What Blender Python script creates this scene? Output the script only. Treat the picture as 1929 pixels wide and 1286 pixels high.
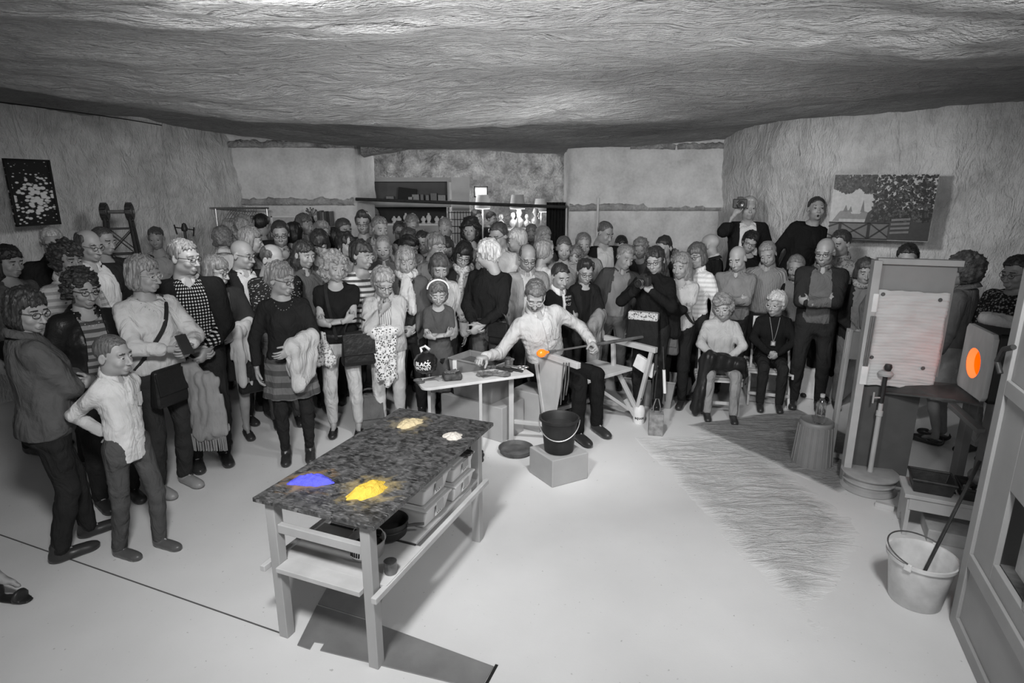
import bpy, bmesh, math, random
import numpy as np
from mathutils import Vector, Matrix, noise as mnoise

for o in list(bpy.data.objects):
    bpy.data.objects.remove(o)
C = bpy.context.scene.collection
scene = bpy.context.scene
RAD = math.radians

# ---------------------------------------------------------------- camera
FPX, CX, CY, PITCH, CAMH = 1137.0, 964.5, 643.0, RAD(14.45), 2.15
cam_d = bpy.data.cameras.new('camera')
cam_d.sensor_width = 36.0
cam_d.lens = FPX / 1929.0 * 36.0
cam_d.clip_start = 0.05
cam = bpy.data.objects.new('camera', cam_d)
C.objects.link(cam)
cam.location = (0, 0, CAMH)
cam.rotation_euler = (RAD(90) - PITCH, 0, 0)
scene.camera = cam

# ---------------------------------------------------------------- world, lamps, exposure
world = bpy.data.worlds.new('world')
scene.world = world
world.use_nodes = True
world.node_tree.nodes['Background'].inputs[0].default_value = (1, 1, 1, 1)
world.node_tree.nodes['Background'].inputs[1].default_value = 0.30
scene.view_settings.view_transform = 'Standard'
scene.view_settings.look = 'None'
scene.view_settings.exposure = 0.50
scene.view_settings.gamma = 1.0
scene.view_settings.use_curve_mapping = False


def lamp(name, kind, loc, aim, power, size=0.5, spot=None, blend=0.6):
    d = bpy.data.lights.new(name, kind)
    d.energy = power
    if kind == 'AREA':
        d.shape = 'DISK'
        d.size = size
        d.spread = RAD(115)
    else:
        d.shadow_soft_size = size
    if kind == 'SPOT':
        d.spot_size = RAD(spot)
        d.spot_blend = blend
    o = bpy.data.objects.new(name, d)
    C.objects.link(o)
    o.location = loc
    o.rotation_euler = (Vector(aim) - Vector(loc)).to_track_quat('-Z', 'Y').to_euler()
    return o


lamp('ceiling_lamp_near', 'AREA', (-0.7, 1.1, 2.60), (-0.9, 4.2, 0.7), 36, 0.4)
lamp('ceiling_lamp_right', 'AREA', (1.3, 1.2, 2.60), (1.7, 3.6, 0.5), 18, 0.35)
lamp('fill_spot_work', 'SPOT', (0.4, 3.2, 2.40), (0.2, 6.0, 0.9), 135, 0.10, 112, 0.9)  # unseen spot without a fixture, added to light the middle of the crowd
lamp('fill_spot_left', 'SPOT', (-1.9, 3.9, 2.36), (-3.1, 6.6, 1.15), 66, 0.10, 92, 0.9)  # added fill for the left of the crowd; no lamp hangs here
lamp('fill_spot_far_right', 'SPOT', (1.8, 4.2, 2.36), (3.4, 6.6, 1.35), 92, 0.10, 92, 0.9)  # added fill for the right wall and crowd, no fixture built
lamp('ceiling_fill', 'SPOT', (0.1, 0.7, 1.35), (0.0, 3.3, 2.75), 230, 0.25, 84, 1.0)  # added light in mid-air, stands in for flash bounced off the ceiling
lamp('ceiling_fill_far', 'SPOT', (0.0, 1.3, 1.45), (0.0, 3.9, 2.75), 55, 0.15, 52, 1.0)  # added narrow light that brightens the ceiling further back
lamp('back_room_lamp', 'POINT', (-1.2, 10.6, 2.4), (0, 0, 0), 40, 0.15)

# ---------------------------------------------------------------- pixel helpers (pinhole of the camera above)
CT, ST = math.cos(PITCH), math.sin(PITCH)


def ray(px, py):
    x = (px - CX) / FPX
    y = -(py - CY) / FPX
    return np.array([x, CT + y * ST, -ST + y * CT])


def G(px, py, z=0.0):
    r = ray(px, py)
    return Vector(np.array([0, 0, CAMH]) + r * ((z - CAMH) / r[2]))


def D(px, py, Y):
    r = ray(px, py)
    return Vector(np.array([0, 0, CAMH]) + r * (Y / r[1]))


# ---------------------------------------------------------------- materials
_M = {}


def lin(c):
    return tuple(((v / 12.92) if v <= 0.04045 else ((v + 0.055) / 1.055) ** 2.4) for v in c)


def _base(name, rough=0.7, spec=0.3, metal=0.0):
    m = bpy.data.materials.new(name)
    m.use_nodes = True
    n = m.node_tree.nodes
    b = n['Principled BSDF']
    b.inputs['Roughness'].default_value = rough
    b.inputs['Specular IOR Level'].default_value = spec
    b.inputs['Metallic'].default_value = metal
    return m, n, m.node_tree.links, b


def mat(name, col, rough=0.7, spec=0.3, metal=0.0, var=0.12, scale=8.0, bump=0.1, bscale=60.0, bdist=0.004,
        stretch=(1, 1, 1), coord='Object', detail=4):
    """Plain surface: a colour with noise variation and fine noise relief."""
    key = ('m', name)
    if key in _M:
        return _M[key]
    if isinstance(col, (int, float)):
        col = (col, col, col)
    m, n, L, b = _base(name, rough, spec, metal)
    tc = n.new('ShaderNodeTexCoord')
    mp = n.new('ShaderNodeMapping')
    mp.inputs['Scale'].default_value = stretch
    L.new(tc.outputs[coord], mp.inputs[0])
    nz = n.new('ShaderNodeTexNoise')
    nz.inputs['Scale'].default_value = scale
    nz.inputs['Detail'].default_value = detail
    L.new(mp.outputs[0], nz.inputs['Vector'])
    r = n.new('ShaderNodeValToRGB')
    r.color_ramp.elements[0].position = 0.3
    r.color_ramp.elements[1].position = 0.7
    r.color_ramp.elements[0].color = (*[max(0, c * (1 - var)) for c in col], 1)
    r.color_ramp.elements[1].color = (*[min(1, c * (1 + var)) for c in col], 1)
    L.new(nz.outputs['Fac'], r.inputs[0])
    L.new(r.outputs[0], b.inputs['Base Color'])
    if bump:
        n2 = n.new('ShaderNodeTexNoise')
        n2.inputs['Scale'].default_value = bscale
        n2.inputs['Detail'].default_value = 3
        L.new(mp.outputs[0], n2.inputs['Vector'])
        bp = n.new('ShaderNodeBump')
        bp.inputs['Strength'].default_value = bump
        bp.inputs['Distance'].default_value = bdist
        L.new(n2.outputs['Fac'], bp.inputs['Height'])
        L.new(bp.outputs[0], b.inputs['Normal'])
    _M[key] = m
    return m


def emis(name, col, strength):
    m, n, L, b = _base(name)
    b.inputs['Base Color'].default_value = (*col, 1)
    b.inputs['Emission Color'].default_value = (*col, 1)
    b.inputs['Emission Strength'].default_value = strength
    return m


def glass(name, col=0.9, rough=0.05):
    m, n, L, b = _base(name, rough, 0.5)
    b.inputs['Base Color'].default_value = (col, col, col, 1)
    b.inputs['Transmission Weight'].default_value = 1.0
    b.inputs['IOR'].default_value = 1.4
    return m


def cloth(kind, g, g2=None):
    """Fabric; kind plain / check / stripe (across) / vstripe / dots / knit / denim / leather / print."""
    if g < .06:
        g *= .6
    key = ('c', kind, round(g, 3), g2)
    if key in _M:
        return _M[key]
    m, n, L, b = _base('%s_fabric' % kind, 0.92 if kind not in ('leather', 'satin') else 0.38, 0.08 if kind not in ('leather', 'satin') else .25)
    tc = n.new('ShaderNodeTexCoord')
    at = n.new('ShaderNodeAttribute')
    at.attribute_name = 'guv'

    def ramp(src, p0, p1, c0, c1):
        r = n.new('ShaderNodeValToRGB')
        r.color_ramp.elements[0].position = p0
        r.color_ramp.elements[1].position = p1
        r.color_ramp.elements[0].color = (c0, c0, c0, 1)
        r.color_ramp.elements[1].color = (c1, c1, c1, 1)
        L.new(src, r.inputs[0])
        return r

    def noise_(sc, det=3, vec=None, strt=None):
        t = n.new('ShaderNodeTexNoise')
        t.inputs['Scale'].default_value = sc
        t.inputs['Detail'].default_value = det
        src = vec or tc.outputs['Object']
        if strt:
            mp = n.new('ShaderNodeMapping')
            mp.inputs['Scale'].default_value = strt
            L.new(src, mp.inputs[0])
            src = mp.outputs[0]
        L.new(src, t.inputs['Vector'])
        return t

    def wave(sc, direction):
        w = n.new('ShaderNodeTexWave')
        w.wave_type = 'BANDS'
        w.bands_direction = direction
        w.inputs['Scale'].default_value = sc
        w.inputs['Distortion'].default_value = 0.0
        L.new(at.outputs['Vector'], w.inputs['Vector'])
        return w
    g2v = g2 if g2 is not None else g * 0.5
    if kind == 'check':
        a1 = ramp(wave(14, 'X').outputs['Fac'], .48, .52, g, g2v)
        a2 = ramp(wave(14, 'Y').outputs['Fac'], .48, .52, g, g2v)
        mx = n.new('ShaderNodeMix')
        mx.data_type = 'RGBA'
        mx.blend_type = 'MULTIPLY'
        mx.inputs[0].default_value = 1
        L.new(a1.outputs[0], mx.inputs[6])
        L.new(a2.outputs[0], mx.inputs[7])
        col = mx.outputs[2]
    elif kind == 'stripe':
        col = ramp(wave(6.5, 'Y').outputs['Fac'], .55, .62, g, g2v).outputs[0]
    elif kind == 'bigstripe':
        col = ramp(wave(3.2, 'Y').outputs['Fac'], .55, .6, g, g2v).outputs[0]
    elif kind == 'vstripe':
        col = ramp(wave(16, 'X').outputs['Fac'], .5, .6, g, g2v).outputs[0]
    elif kind == 'dots':
        v = n.new('ShaderNodeTexVoronoi')
        v.inputs['Scale'].default_value = 60
        L.new(at.outputs['Vector'], v.inputs['Vector'])
        col = ramp(v.outputs['Distance'], .2, .3, g2v, g).outputs[0]
    elif kind == 'print':
        v = n.new('ShaderNodeTexVoronoi')
        v.inputs['Scale'].default_value = 55
        L.new(tc.outputs['Object'], v.inputs['Vector'])
        col = ramp(v.outputs['Distance'], .25, .5, g2v, g).outputs[0]
    else:
        col = ramp(noise_(9, 4).outputs['Fac'], .25, .75, g * 0.85, min(1, g * 1.15)).outputs[0]
    L.new(col, b.inputs['Base Color'])
    if kind == 'knit':
        h = noise_(70, 2, None, (1, 1, .35))
        st, ds = .6, .006
    elif kind == 'leather':
        h = noise_(14, 4)
        st, ds = .5, .02
    elif kind == 'satin':
        h = noise_(10, 3, None, (1, 1, .4))
        st, ds = .5, .03
    else:
        h = noise_(9, 6, None, (1, 1, .5))
        h.inputs['Distortion'].default_value = .9
        st, ds = .85, .055
    bp = n.new('ShaderNodeBump')
    bp.inputs['Strength'].default_value = st
    bp.inputs['Distance'].default_value = ds
    L.new(h.outputs['Fac'], bp.inputs['Height'])
    L.new(bp.outputs[0], b.inputs['Normal'])
    _M[key] = m
    return m


def skin_mat(g):
    key = ('skin', round(g, 2))
    if key not in _M:
        _M[key] = mat('skin_%d' % round(g * 100), g, 0.5, 0.35, var=.08, scale=18, bump=.06, bscale=120, bdist=.002)
    return _M[key]


def hair_mat(g, curly=False):
    g = round(g, 2)
    key = ('hair', g, curly)
    if key in _M:
        return _M[key]
    m, n, L, b = _base('hair_strands', 0.45, 0.35)
    tc = n.new('ShaderNodeTexCoord')
    mp = n.new('ShaderNodeMapping')
    mp.inputs['Scale'].default_value = (1, 1, 1) if curly else (1, 1, .13)
    L.new(tc.outputs['Object'], mp.inputs[0])
    nz = n.new('ShaderNodeTexNoise')
    nz.inputs['Scale'].default_value = 55 if curly else 110
    nz.inputs['Detail'].default_value = 4
    nz.inputs['Distortion'].default_value = 1.5 if curly else .3
    L.new(mp.outputs[0], nz.inputs['Vector'])
    r = n.new('ShaderNodeValToRGB')
    r.color_ramp.elements[0].position = .32
    r.color_ramp.elements[1].position = .7
    r.color_ramp.elements[0].color = (g * .45, g * .45, g * .45, 1)
    r.color_ramp.elements[1].color = (min(1, g * 1.35 + .01),) * 3 + (1,)
    L.new(nz.outputs['Fac'], r.inputs[0])
    L.new(r.outputs[0], b.inputs['Base Color'])
    bp = n.new('ShaderNodeBump')
    bp.inputs['Strength'].default_value = .7
    bp.inputs['Distance'].default_value = .006
    L.new(nz.outputs['Fac'], bp.inputs['Height'])
    L.new(bp.outputs[0], b.inputs['Normal'])
    _M[key] = m
    return m


# ---------------------------------------------------------------- object helpers
def tag(o, label=None, cat=None, group=None, kind=None):
    if label:
        o['label'] = label
    if cat:
        o['category'] = cat
    if group:
        o['group'] = group
    if kind:
        o['kind'] = kind
    return o


def empty(name, loc=(0, 0, 0), label=None, cat=None, group=None, rz=0.0):
    o = bpy.data.objects.new(name, None)
    o.empty_display_size = 0.1
    C.objects.link(o)
    o.location = loc
    o.rotation_euler = (0, 0, rz)
    return tag(o, label, cat, group)


def npmesh(name, V, F, mats, parent=None, fmat=None, guv=None, smooth=True):
    """V (n,3) array; F: (m,4) quad array or list of arrays of faces."""
    V = np.asarray(V, np.float32)
    me = bpy.data.meshes.new(name)
    if isinstance(F, np.ndarray):
        loops = F.astype(np.int32).ravel()
        tot = np.full(len(F), F.shape[1], np.int32)
    else:
        loops = np.concatenate([np.asarray(f, np.int32).ravel() for f in F])
        tot = np.concatenate([np.full(len(f), np.asarray(f).shape[1], np.int32) for f in F])
    start = np.concatenate([[0], np.cumsum(tot)[:-1]]).astype(np.int32)
    me.vertices.add(len(V))
    me.vertices.foreach_set('co', V.ravel())
    me.loops.add(len(loops))
    me.loops.foreach_set('vertex_index', loops)
    me.polygons.add(len(tot))
    me.polygons.foreach_set('loop_start', start)
    me.polygons.foreach_set('loop_total', tot)
    if smooth:
        me.polygons.foreach_set('use_smooth', np.ones(len(tot), bool))
    for m in (mats if isinstance(mats, (list, tuple)) else [mats]):
        me.materials.append(m)
    if fmat is not None:
        me.polygons.foreach_set('material_index', np.asarray(fmat, np.int32))
    if guv is not None:
        a = me.attributes.new('guv', 'FLOAT_VECTOR', 'POINT')
        a.data.foreach_set('vector', np.asarray(guv, np.float32).ravel())
    me.update(calc_edges=True)
    me.validate()
    o = bpy.data.objects.new(name, me)
    C.objects.link(o)
    if parent:
        o.parent = parent
    return o


class MB:
    """Collects simple shapes and links them as one mesh object."""

    def __init__(s):
        s.v = []
        s.f = []
        s.sm = []
        s.mi = []
        s.cur = 0

    def _add(s, vs, fs, smooth=False):
        o = len(s.v)
        s.v += [tuple(p) for p in vs]
        s.f += [tuple(i + o for i in f) for f in fs]
        s.sm += [smooth] * len(fs)
        s.mi += [s.cur] * len(fs)
        return s

    def box(s, c, d, rot=None):
        """centre, full size, optional 3x3 rotation Matrix"""
        vs = []
        for x in (-.5, .5):
            for y in (-.5, .5):
                for z in (-.5, .5):
                    p = Vector((x * d[0], y * d[1], z * d[2]))
                    if rot is not None:
                        p = rot @ p
                    vs.append(p + Vector(c))
        return s._add(vs, [(0, 1, 3, 2), (4, 6, 7, 5), (0, 4, 5, 1), (2, 3, 7, 6), (0, 2, 6, 4), (1, 5, 7, 3)])

    def bar(s, a, b, w, h, up=(0, 0, 1)):
        """square bar from a to b, w across, h along up"""
        a, b = Vector(a), Vector(b)
        d = (b - a)
        ln = d.length
        d.normalize()
        up = Vector(up)
        sx = d.cross(up)
        if sx.length < 1e-4:
            sx = d.cross(Vector((0, 1, 0)))
        sx.normalize()
        u = sx.cross(d)
        R = Matrix((sx, d, u)).transposed()
        return s.box((a + b) / 2, (w, ln, h), R)

    def tube(s, pts, r, n=8, close=False):
        pts = [Vector(p) for p in pts]
        m = len(pts)
        rs = r if isinstance(r, (list, tuple)) else [r] * m
        vs = []
        prev = None
        for i, p in enumerate(pts):
            if close:
                t = pts[(i + 1) % m] - pts[i - 1]
            else:
                t = pts[min(i + 1, m - 1)] - pts[max(i - 1, 0)]
            t.normalize()
            if prev is None:
                q = t.orthogonal().normalized()
            else:
                q = prev - t * prev.dot(t)
                q = q.normalized() if q.length > 1e-5 else t.orthogonal().normalized()
            prev = q
            w = t.cross(q)
            for k in range(n):
                a = 2 * math.pi * k / n
                vs.append(p + (q * math.cos(a) + w * math.sin(a)) * rs[i])
        fs = []
        for i in range(m if close else m - 1):
            j = (i + 1) % m
            for k in range(n):
                l = (k + 1) % n
                fs.append((i * n + k, i * n + l, j * n + l, j * n + k))
        if not close:
            fs.append(tuple(range(n - 1, -1, -1)))
            fs.append(tuple(range((m - 1) * n, m * n)))
        return s._add(vs, fs, True)

    def lathe(s, prof, c=(0, 0, 0), n=32, axis=None, sq=1.0, cap=True):
        """prof: [(r,z)...] about z at c (axis: 3x3 rotation)"""
        vs = []
        for r, z in prof:
            for k in range(n):
                a = 2 * math.pi * k / n
                p = Vector((r * math.cos(a), r * sq * math.sin(a), z))
                if axis is not None:
                    p = axis @ p
                vs.append(p + Vector(c))
        fs = []
        for i in range(len(prof) - 1):
            for k in range(n):
                l = (k + 1) % n
                fs.append((i * n + k, i * n + l, (i + 1) * n + l, (i + 1) * n + k))
        if cap and prof[0][0] > 1e-4:
            fs.append(tuple(range(n - 1, -1, -1)))
        if cap and prof[-1][0] > 1e-4:
            fs.append(tuple(range((len(prof) - 1) * n, len(prof) * n)))
        return s._add(vs, fs, True)

    def prism(s, poly, z0, z1, fr=None):
        """polygon in xy extruded from z0 to z1; fr maps Vector -> Vector"""
        n = len(poly)
        vs = [Vector((p[0], p[1], z0)) for p in poly] + [Vector((p[0], p[1], z1)) for p in poly]
        if fr:
            vs = [fr(p) for p in vs]
        fs = [tuple(range(n - 1, -1, -1)), tuple(range(n, 2 * n))]
        fs += [(i, (i + 1) % n, n + (i + 1) % n, n + i) for i in range(n)]
        return s._add(vs, fs)

    def build(s, name, m, parent=None, bevel=0.0, seg=2, loc=None, rz=None):
        me = bpy.data.meshes.new(name)
        me.from_pydata([tuple(p) for p in s.v], [], s.f)
        me.polygons.foreach_set('use_smooth', s.sm)
        for q in (m if isinstance(m, (list, tuple)) else [m]):
            me.materials.append(q)
        me.polygons.foreach_set('material_index', s.mi)
        bm = bmesh.new()
        bm.from_mesh(me)
        bmesh.ops.recalc_face_normals(bm, faces=bm.faces)
        bm.to_mesh(me)
        bm.free()
        for e in me.edges:
            pass
        me.update()
        o = bpy.data.objects.new(name, me)
        C.objects.link(o)
        if parent:
            o.parent = parent
        if loc is not None:
            o.location = loc
        if rz is not None:
            o.rotation_euler = (0, 0, rz)
        if bevel:
            b = o.modifiers.new('bevel', 'BEVEL')
            b.width = bevel
            b.segments = seg
            b.limit_method = 'ANGLE'
            b.angle_limit = RAD(40)
        if any(s.sm):
            try:
                me.set_sharp_from_angle(angle=RAD(42))
            except Exception:
                pass
        return o


def text_mesh(name, txt, size, m, parent, matrix, extrude=0.0008, bold=0.0, align='CENTER'):
    cu = bpy.data.curves.new(name, 'FONT')
    cu.body = txt
    cu.size = size
    cu.extrude = extrude
    cu.offset = bold
    cu.align_x = align
    cu.align_y = 'CENTER'
    cu.resolution_u = 3
    t = bpy.data.objects.new(name, cu)
    C.objects.link(t)
    dg = bpy.context.evaluated_depsgraph_get()
    me = bpy.data.meshes.new_from_object(t.evaluated_get(dg))
    bpy.data.objects.remove(t)
    me.materials.clear()
    me.materials.append(m)
    o = bpy.data.objects.new(name, me)
    C.objects.link(o)
    me.transform(matrix)
    if parent:
        o.parent = parent
    return o

# ================================================================ the cave
def fbm(p, sc, o=4, seed=0.0):
    return mnoise.fractal((p[0] * sc + seed, p[1] * sc + seed * 1.7, p[2] * sc - seed), 0.9, 2.0, o)


def rock_mat(name, col, var=.25, scale=1.6, stretch=(1, 1, 1), bump=.6, bsc=9.0, bdist=.05, pits=.35, fine=45):
    m, n, L, b = _base(name, .92, .1)
    tc = n.new('ShaderNodeTexCoord')
    mp = n.new('ShaderNodeMapping')
    mp.inputs['Scale'].default_value = stretch
    L.new(tc.outputs['Object'], mp.inputs[0])

    def nz(sc, det, dist, vec):
        t = n.new('ShaderNodeTexNoise')
        t.inputs['Scale'].default_value = sc
        t.inputs['Detail'].default_value = det
        t.inputs['Distortion'].default_value = dist
        L.new(vec, t.inputs['Vector'])
        return t
    a = nz(scale, 8, .4, tc.outputs['Object'])
    r = n.new('ShaderNodeValToRGB')
    r.color_ramp.elements[0].position = .3
    r.color_ramp.elements[1].position = .68
    r.color_ramp.elements[0].color = (*(col * (1 - var),) * 3, 1)
    r.color_ramp.elements[1].color = (*(min(.95, col * (1 + var)),) * 3, 1)
    L.new(a.outputs['Fac'], r.inputs[0])
    # stained patches
    st = nz(fine, 3, 0, tc.outputs['Object'])
    mx = n.new('ShaderNodeMix')
    mx.data_type = 'RGBA'
    mx.blend_type = 'OVERLAY'
    mx.inputs[0].default_value = pits
    L.new(r.outputs[0], mx.inputs[6])
    L.new(st.outputs['Fac'], mx.inputs[7])
    L.new(mx.outputs[2], b.inputs['Base Color'])
    h1 = nz(bsc, 6, 1.2, mp.outputs[0])
    h2 = nz(fine, 4, .3, mp.outputs[0])
    rd = n.new('ShaderNodeMath')          # ridges
    rd.operation = 'PINGPONG'
    rd.inputs[1].default_value = .22
    L.new(h1.outputs['Fac'], rd.inputs[0])
    ad = n.new('ShaderNodeMath')
    ad.operation = 'MULTIPLY_ADD'
    ad.inputs[1].default_value = .25
    L.new(h2.outputs['Fac'], ad.inputs[0])
    L.new(rd.outputs[0], ad.inputs[2])
    bp = n.new('ShaderNodeBump')
    bp.inputs['Strength'].default_value = bump
    bp.inputs['Distance'].default_value = bdist
    L.new(ad.outputs[0], bp.inputs['Height'])
    L.new(bp.outputs[0], b.inputs['Normal'])
    return m


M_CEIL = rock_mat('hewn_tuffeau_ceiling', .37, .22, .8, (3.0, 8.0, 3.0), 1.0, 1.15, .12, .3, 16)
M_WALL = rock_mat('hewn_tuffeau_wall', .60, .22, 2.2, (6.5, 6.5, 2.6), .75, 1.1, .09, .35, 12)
M_PLASTER = rock_mat('old_plaster', .64, .14, 3.5, (1, 1, 1), .35, 5, .03, .3, 30)
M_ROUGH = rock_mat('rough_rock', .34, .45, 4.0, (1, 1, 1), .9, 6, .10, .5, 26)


def sheet(name, pts, z0, z1, m, nz=40, step=.06, amp=.04, sc=1.3, seed=1.0, amp2=.012, top=None):
    """a vertical rock face along a plan polyline, displaced by noise; top(x, y) overrides z1"""
    P = [Vector((p[0], p[1], 0)) for p in pts]
    line = []
    for a, b in zip(P[:-1], P[1:]):
        k = max(1, int((b - a).length / step))
        line += [a.lerp(b, i / k) for i in range(k)]
    line.append(P[-1])
    V, F = [], []
    for i, p in enumerate(line):
        t = (line[min(i + 1, len(line) - 1)] - line[max(i - 1, 0)]).normalized()
        nrm = Vector((t.y, -t.x, 0))
        zt = top(p.x, p.y) if top else z1
        for j in range(nz + 1):
            z = z0 + (zt - z0) * j / nz
            q = Vector((p.x, p.y, z))
            d = amp * fbm(q, sc, 4, seed) + amp2 * fbm(q, sc * 6, 3, seed)
            q2 = q + nrm * d
            V.append(q2)
    k = nz + 1
    for i in range(len(line) - 1):
        for j in range(nz):
            F.append((i * k + j, (i + 1) * k + j, (i + 1) * k + j + 1, i * k + j + 1))
    o = npmesh(name, np.array([tuple(v) for v in V]), np.array(F, np.int32), m)
    o['kind'] = 'structure'
    return o


def ceil_z(x, y):
    s = min(1.0, max(0.0, (abs(x) - 1.2) / 3.6))
    z = 2.71 + .20 * s * s * (3 - 2 * s)
    z += .05 * math.sin(x * .9 + .6 * y + .5) * math.sin(y * 1.05 + .4) + .045 * math.sin(y * 1.9 - .5 * x + 1.0)
    y0 = 4.4 + .45 * min(0, x + .3) + .12 * math.sin(x * 1.7)
    z -= .12 * math.exp(-((y - y0) / .75) ** 2)
    z += .06 * math.exp(-((y - y0 - 1.5) / .6) ** 2)
    z -= .05 * math.exp(-((y - 2.3 - .25 * x) / .45) ** 2)
    if y > 7.2:
        t = min(1, (y - 7.2) / 1.3)
        z -= .05 * t
    return z


nx, ny = 270, 230
xs = np.linspace(-6.8, 7.6, nx)
ys = np.linspace(-.2, 9.3, ny)
CV = []
for x in xs:
    for y in ys:
        z = ceil_z(x, y)
        z += .055 * fbm((x, y * 1.6, 0), .55, 4, 3.0)
        rp = fbm((x * .55, y * 1.5, 0), 3.2, 3, 7.0)
        z += .014 * abs(rp) + .008 * fbm((x, y * 2.2, 0), 7.0, 3, 11.0)
        CV.append((x, y, z))
CF = [(i * ny + j, i * ny + j + 1, (i + 1) * ny + j + 1, (i + 1) * ny + j) for i in range(nx - 1) for j in range(ny - 1)]
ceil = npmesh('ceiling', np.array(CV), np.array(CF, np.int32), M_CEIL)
ceil['kind'] = 'structure'

# floor: painted screed, rougher and darker towards the right
m, n, L, b = _base('floor_screed', .55, .3)
tc = n.new('ShaderNodeTexCoord')
n1 = n.new('ShaderNodeTexNoise')
n1.inputs['Scale'].default_value = 1.3
n1.inputs['Detail'].default_value = 8
L.new(tc.outputs['Object'], n1.inputs['Vector'])
r1 = n.new('ShaderNodeValToRGB')
r1.color_ramp.elements[0].position = .3
r1.color_ramp.elements[1].position = .72
r1.color_ramp.elements[0].color = (.60, .60, .60, 1)
r1.color_ramp.elements[1].color = (.70, .70, .70, 1)
L.new(n1.outputs['Fac'], r1.inputs[0])
n2 = n.new('ShaderNodeTexNoise')            # dark specks
n2.inputs['Scale'].default_value = 38
n2.inputs['Detail'].default_value = 2
L.new(tc.outputs['Object'], n2.inputs['Vector'])
r2 = n.new('ShaderNodeValToRGB')
r2.color_ramp.elements[0].position = .24
r2.color_ramp.elements[1].position = .29
r2.color_ramp.elements[0].color = (.45, .45, .45, 1)
r2.color_ramp.elements[1].color = (1, 1, 1, 1)
L.new(n2.outputs['Fac'], r2.inputs[0])
mx = n.new('ShaderNodeMix')
mx.data_type = 'RGBA'
mx.blend_type = 'MULTIPLY'
mx.inputs[0].default_value = .6
L.new(r1.outputs[0], mx.inputs[6])
L.new(r2.outputs[0], mx.inputs[7])
L.new(mx.outputs[2], b.inputs['Base Color'])
n3 = n.new('ShaderNodeTexNoise')
n3.inputs['Scale'].default_value = 90
L.new(tc.outputs['Object'], n3.inputs['Vector'])
bp = n.new('ShaderNodeBump')
bp.inputs['Strength'].default_value = .15
bp.inputs['Distance'].default_value = .003
L.new(n3.outputs['Fac'], bp.inputs['Height'])
L.new(bp.outputs[0], b.inputs['Normal'])
M_FLOOR = m
fb = MB()
fb.box((0.4, 6.2, -.06), (15.2, 15.0, .12))
floor = fb.build('floor', M_FLOOR)
floor['kind'] = 'structure'
# expansion joint: a thin recessed strip filled with dark sealant
jb = MB()
a, b_ = G(-40, 993), G(545, 1198)
jb.bar((a.x, a.y, .0005), (b_.x, b_.y, .0005), .008, .003)
j = jb.build('trim_1', mat('joint_filler', .10, .9))
j['kind'] = 'structure'

# the uneven rock floor on the right: rippled stone standing a few millimetres proud of the screed
M_RIP = rock_mat('rippled_stone_floor', .60, .12, 1.5, (2.2, 9.0, 2.2), .75, 1.5, .05, .25, 22)
M_RIPD = rock_mat('rippled_stone_floor_dark', .27, .18, 1.8, (2.2, 9.0, 2.2), .75, 1.5, .05, .3, 22)  # same rippled stone in a darker grey


def ripple_floor(name, poly, m, nxy=90, amp=.012, z=.003, edge=.16):
    a, b, c, d = [Vector((p.x, p.y, 0)) for p in poly]
    V, F, E = [], [], []
    for i in range(nxy + 1):
        for k in range(nxy + 1):
            u, v = i / nxy, k / nxy
            p = a.lerp(b, u).lerp(d.lerp(c, u), v)
            e = min(1, min(u, 1 - u, v, 1 - v) / edge + .0)
            e = max(0, min(1, e + .35 * fbm((p.x, p.y, 0), 4, 3, 2.0) * (1 if 0 < e < 1 else 0)))
            hgt = max(0, .5 + fbm((p.x * .8, p.y * 2.4, 0), 3.0, 4, 5.0))
            V.append((p.x, p.y, z * e + amp * hgt * e - .002 * (1 - e)))
            E.append((e, e, e))
    k = nxy + 1
    F = [(i * k + j, (i + 1) * k + j, (i + 1) * k + j + 1, i * k + j + 1) for i in range(nxy) for j in range(nxy)]
    o = npmesh(name, np.array(V), np.array(F, np.int32), m, guv=np.array(E))
    o['kind'] = 'structure'
    return o


def wear_in(m, c):
    """rough stone wears away into the smooth painted screed along its edges"""
    n, L = m.node_tree.nodes, m.node_tree.links
    b = n['Principled BSDF']
    at = n.new('ShaderNodeAttribute')
    at.attribute_name = 'guv'
    mx = n.new('ShaderNodeMix')
    mx.data_type = 'RGBA'
    L.new(at.outputs['Fac'], mx.inputs[0])
    mx.inputs[6].default_value = (c, c, c, 1)
    L.new(b.inputs['Base Color'].links[0].from_socket, mx.inputs[7])
    L.new(mx.outputs[2], b.inputs['Base Color'])
    bp = b.inputs['Normal'].links[0].from_node
    L.new(at.outputs['Fac'], bp.inputs['Strength'])


wear_in(M_RIP, .65)
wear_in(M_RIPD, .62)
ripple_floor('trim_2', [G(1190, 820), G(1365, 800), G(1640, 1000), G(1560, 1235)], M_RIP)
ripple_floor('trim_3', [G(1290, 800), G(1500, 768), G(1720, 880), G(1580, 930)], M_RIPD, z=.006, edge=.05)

# walls
sheet('wall_left', [(-6.6, -.2), (-6.45, 3.0), (-5.7, 4.9), (-4.95, 6.3), (-3.75, 8.65)], -.05, 3.1, M_WALL, amp=.10, sc=.8, seed=2.0, amp2=.02)
sheet('wall_right', [(2.88, 8.7), (3.12, 7.5), (3.5, 6.75), (4.4, 6.3), (6.6, 5.5), (7.3, 3.0), (7.4, -.2)], -.05, 3.15, M_WALL, amp=.09, sc=.9, seed=5.0, amp2=.02)
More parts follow.
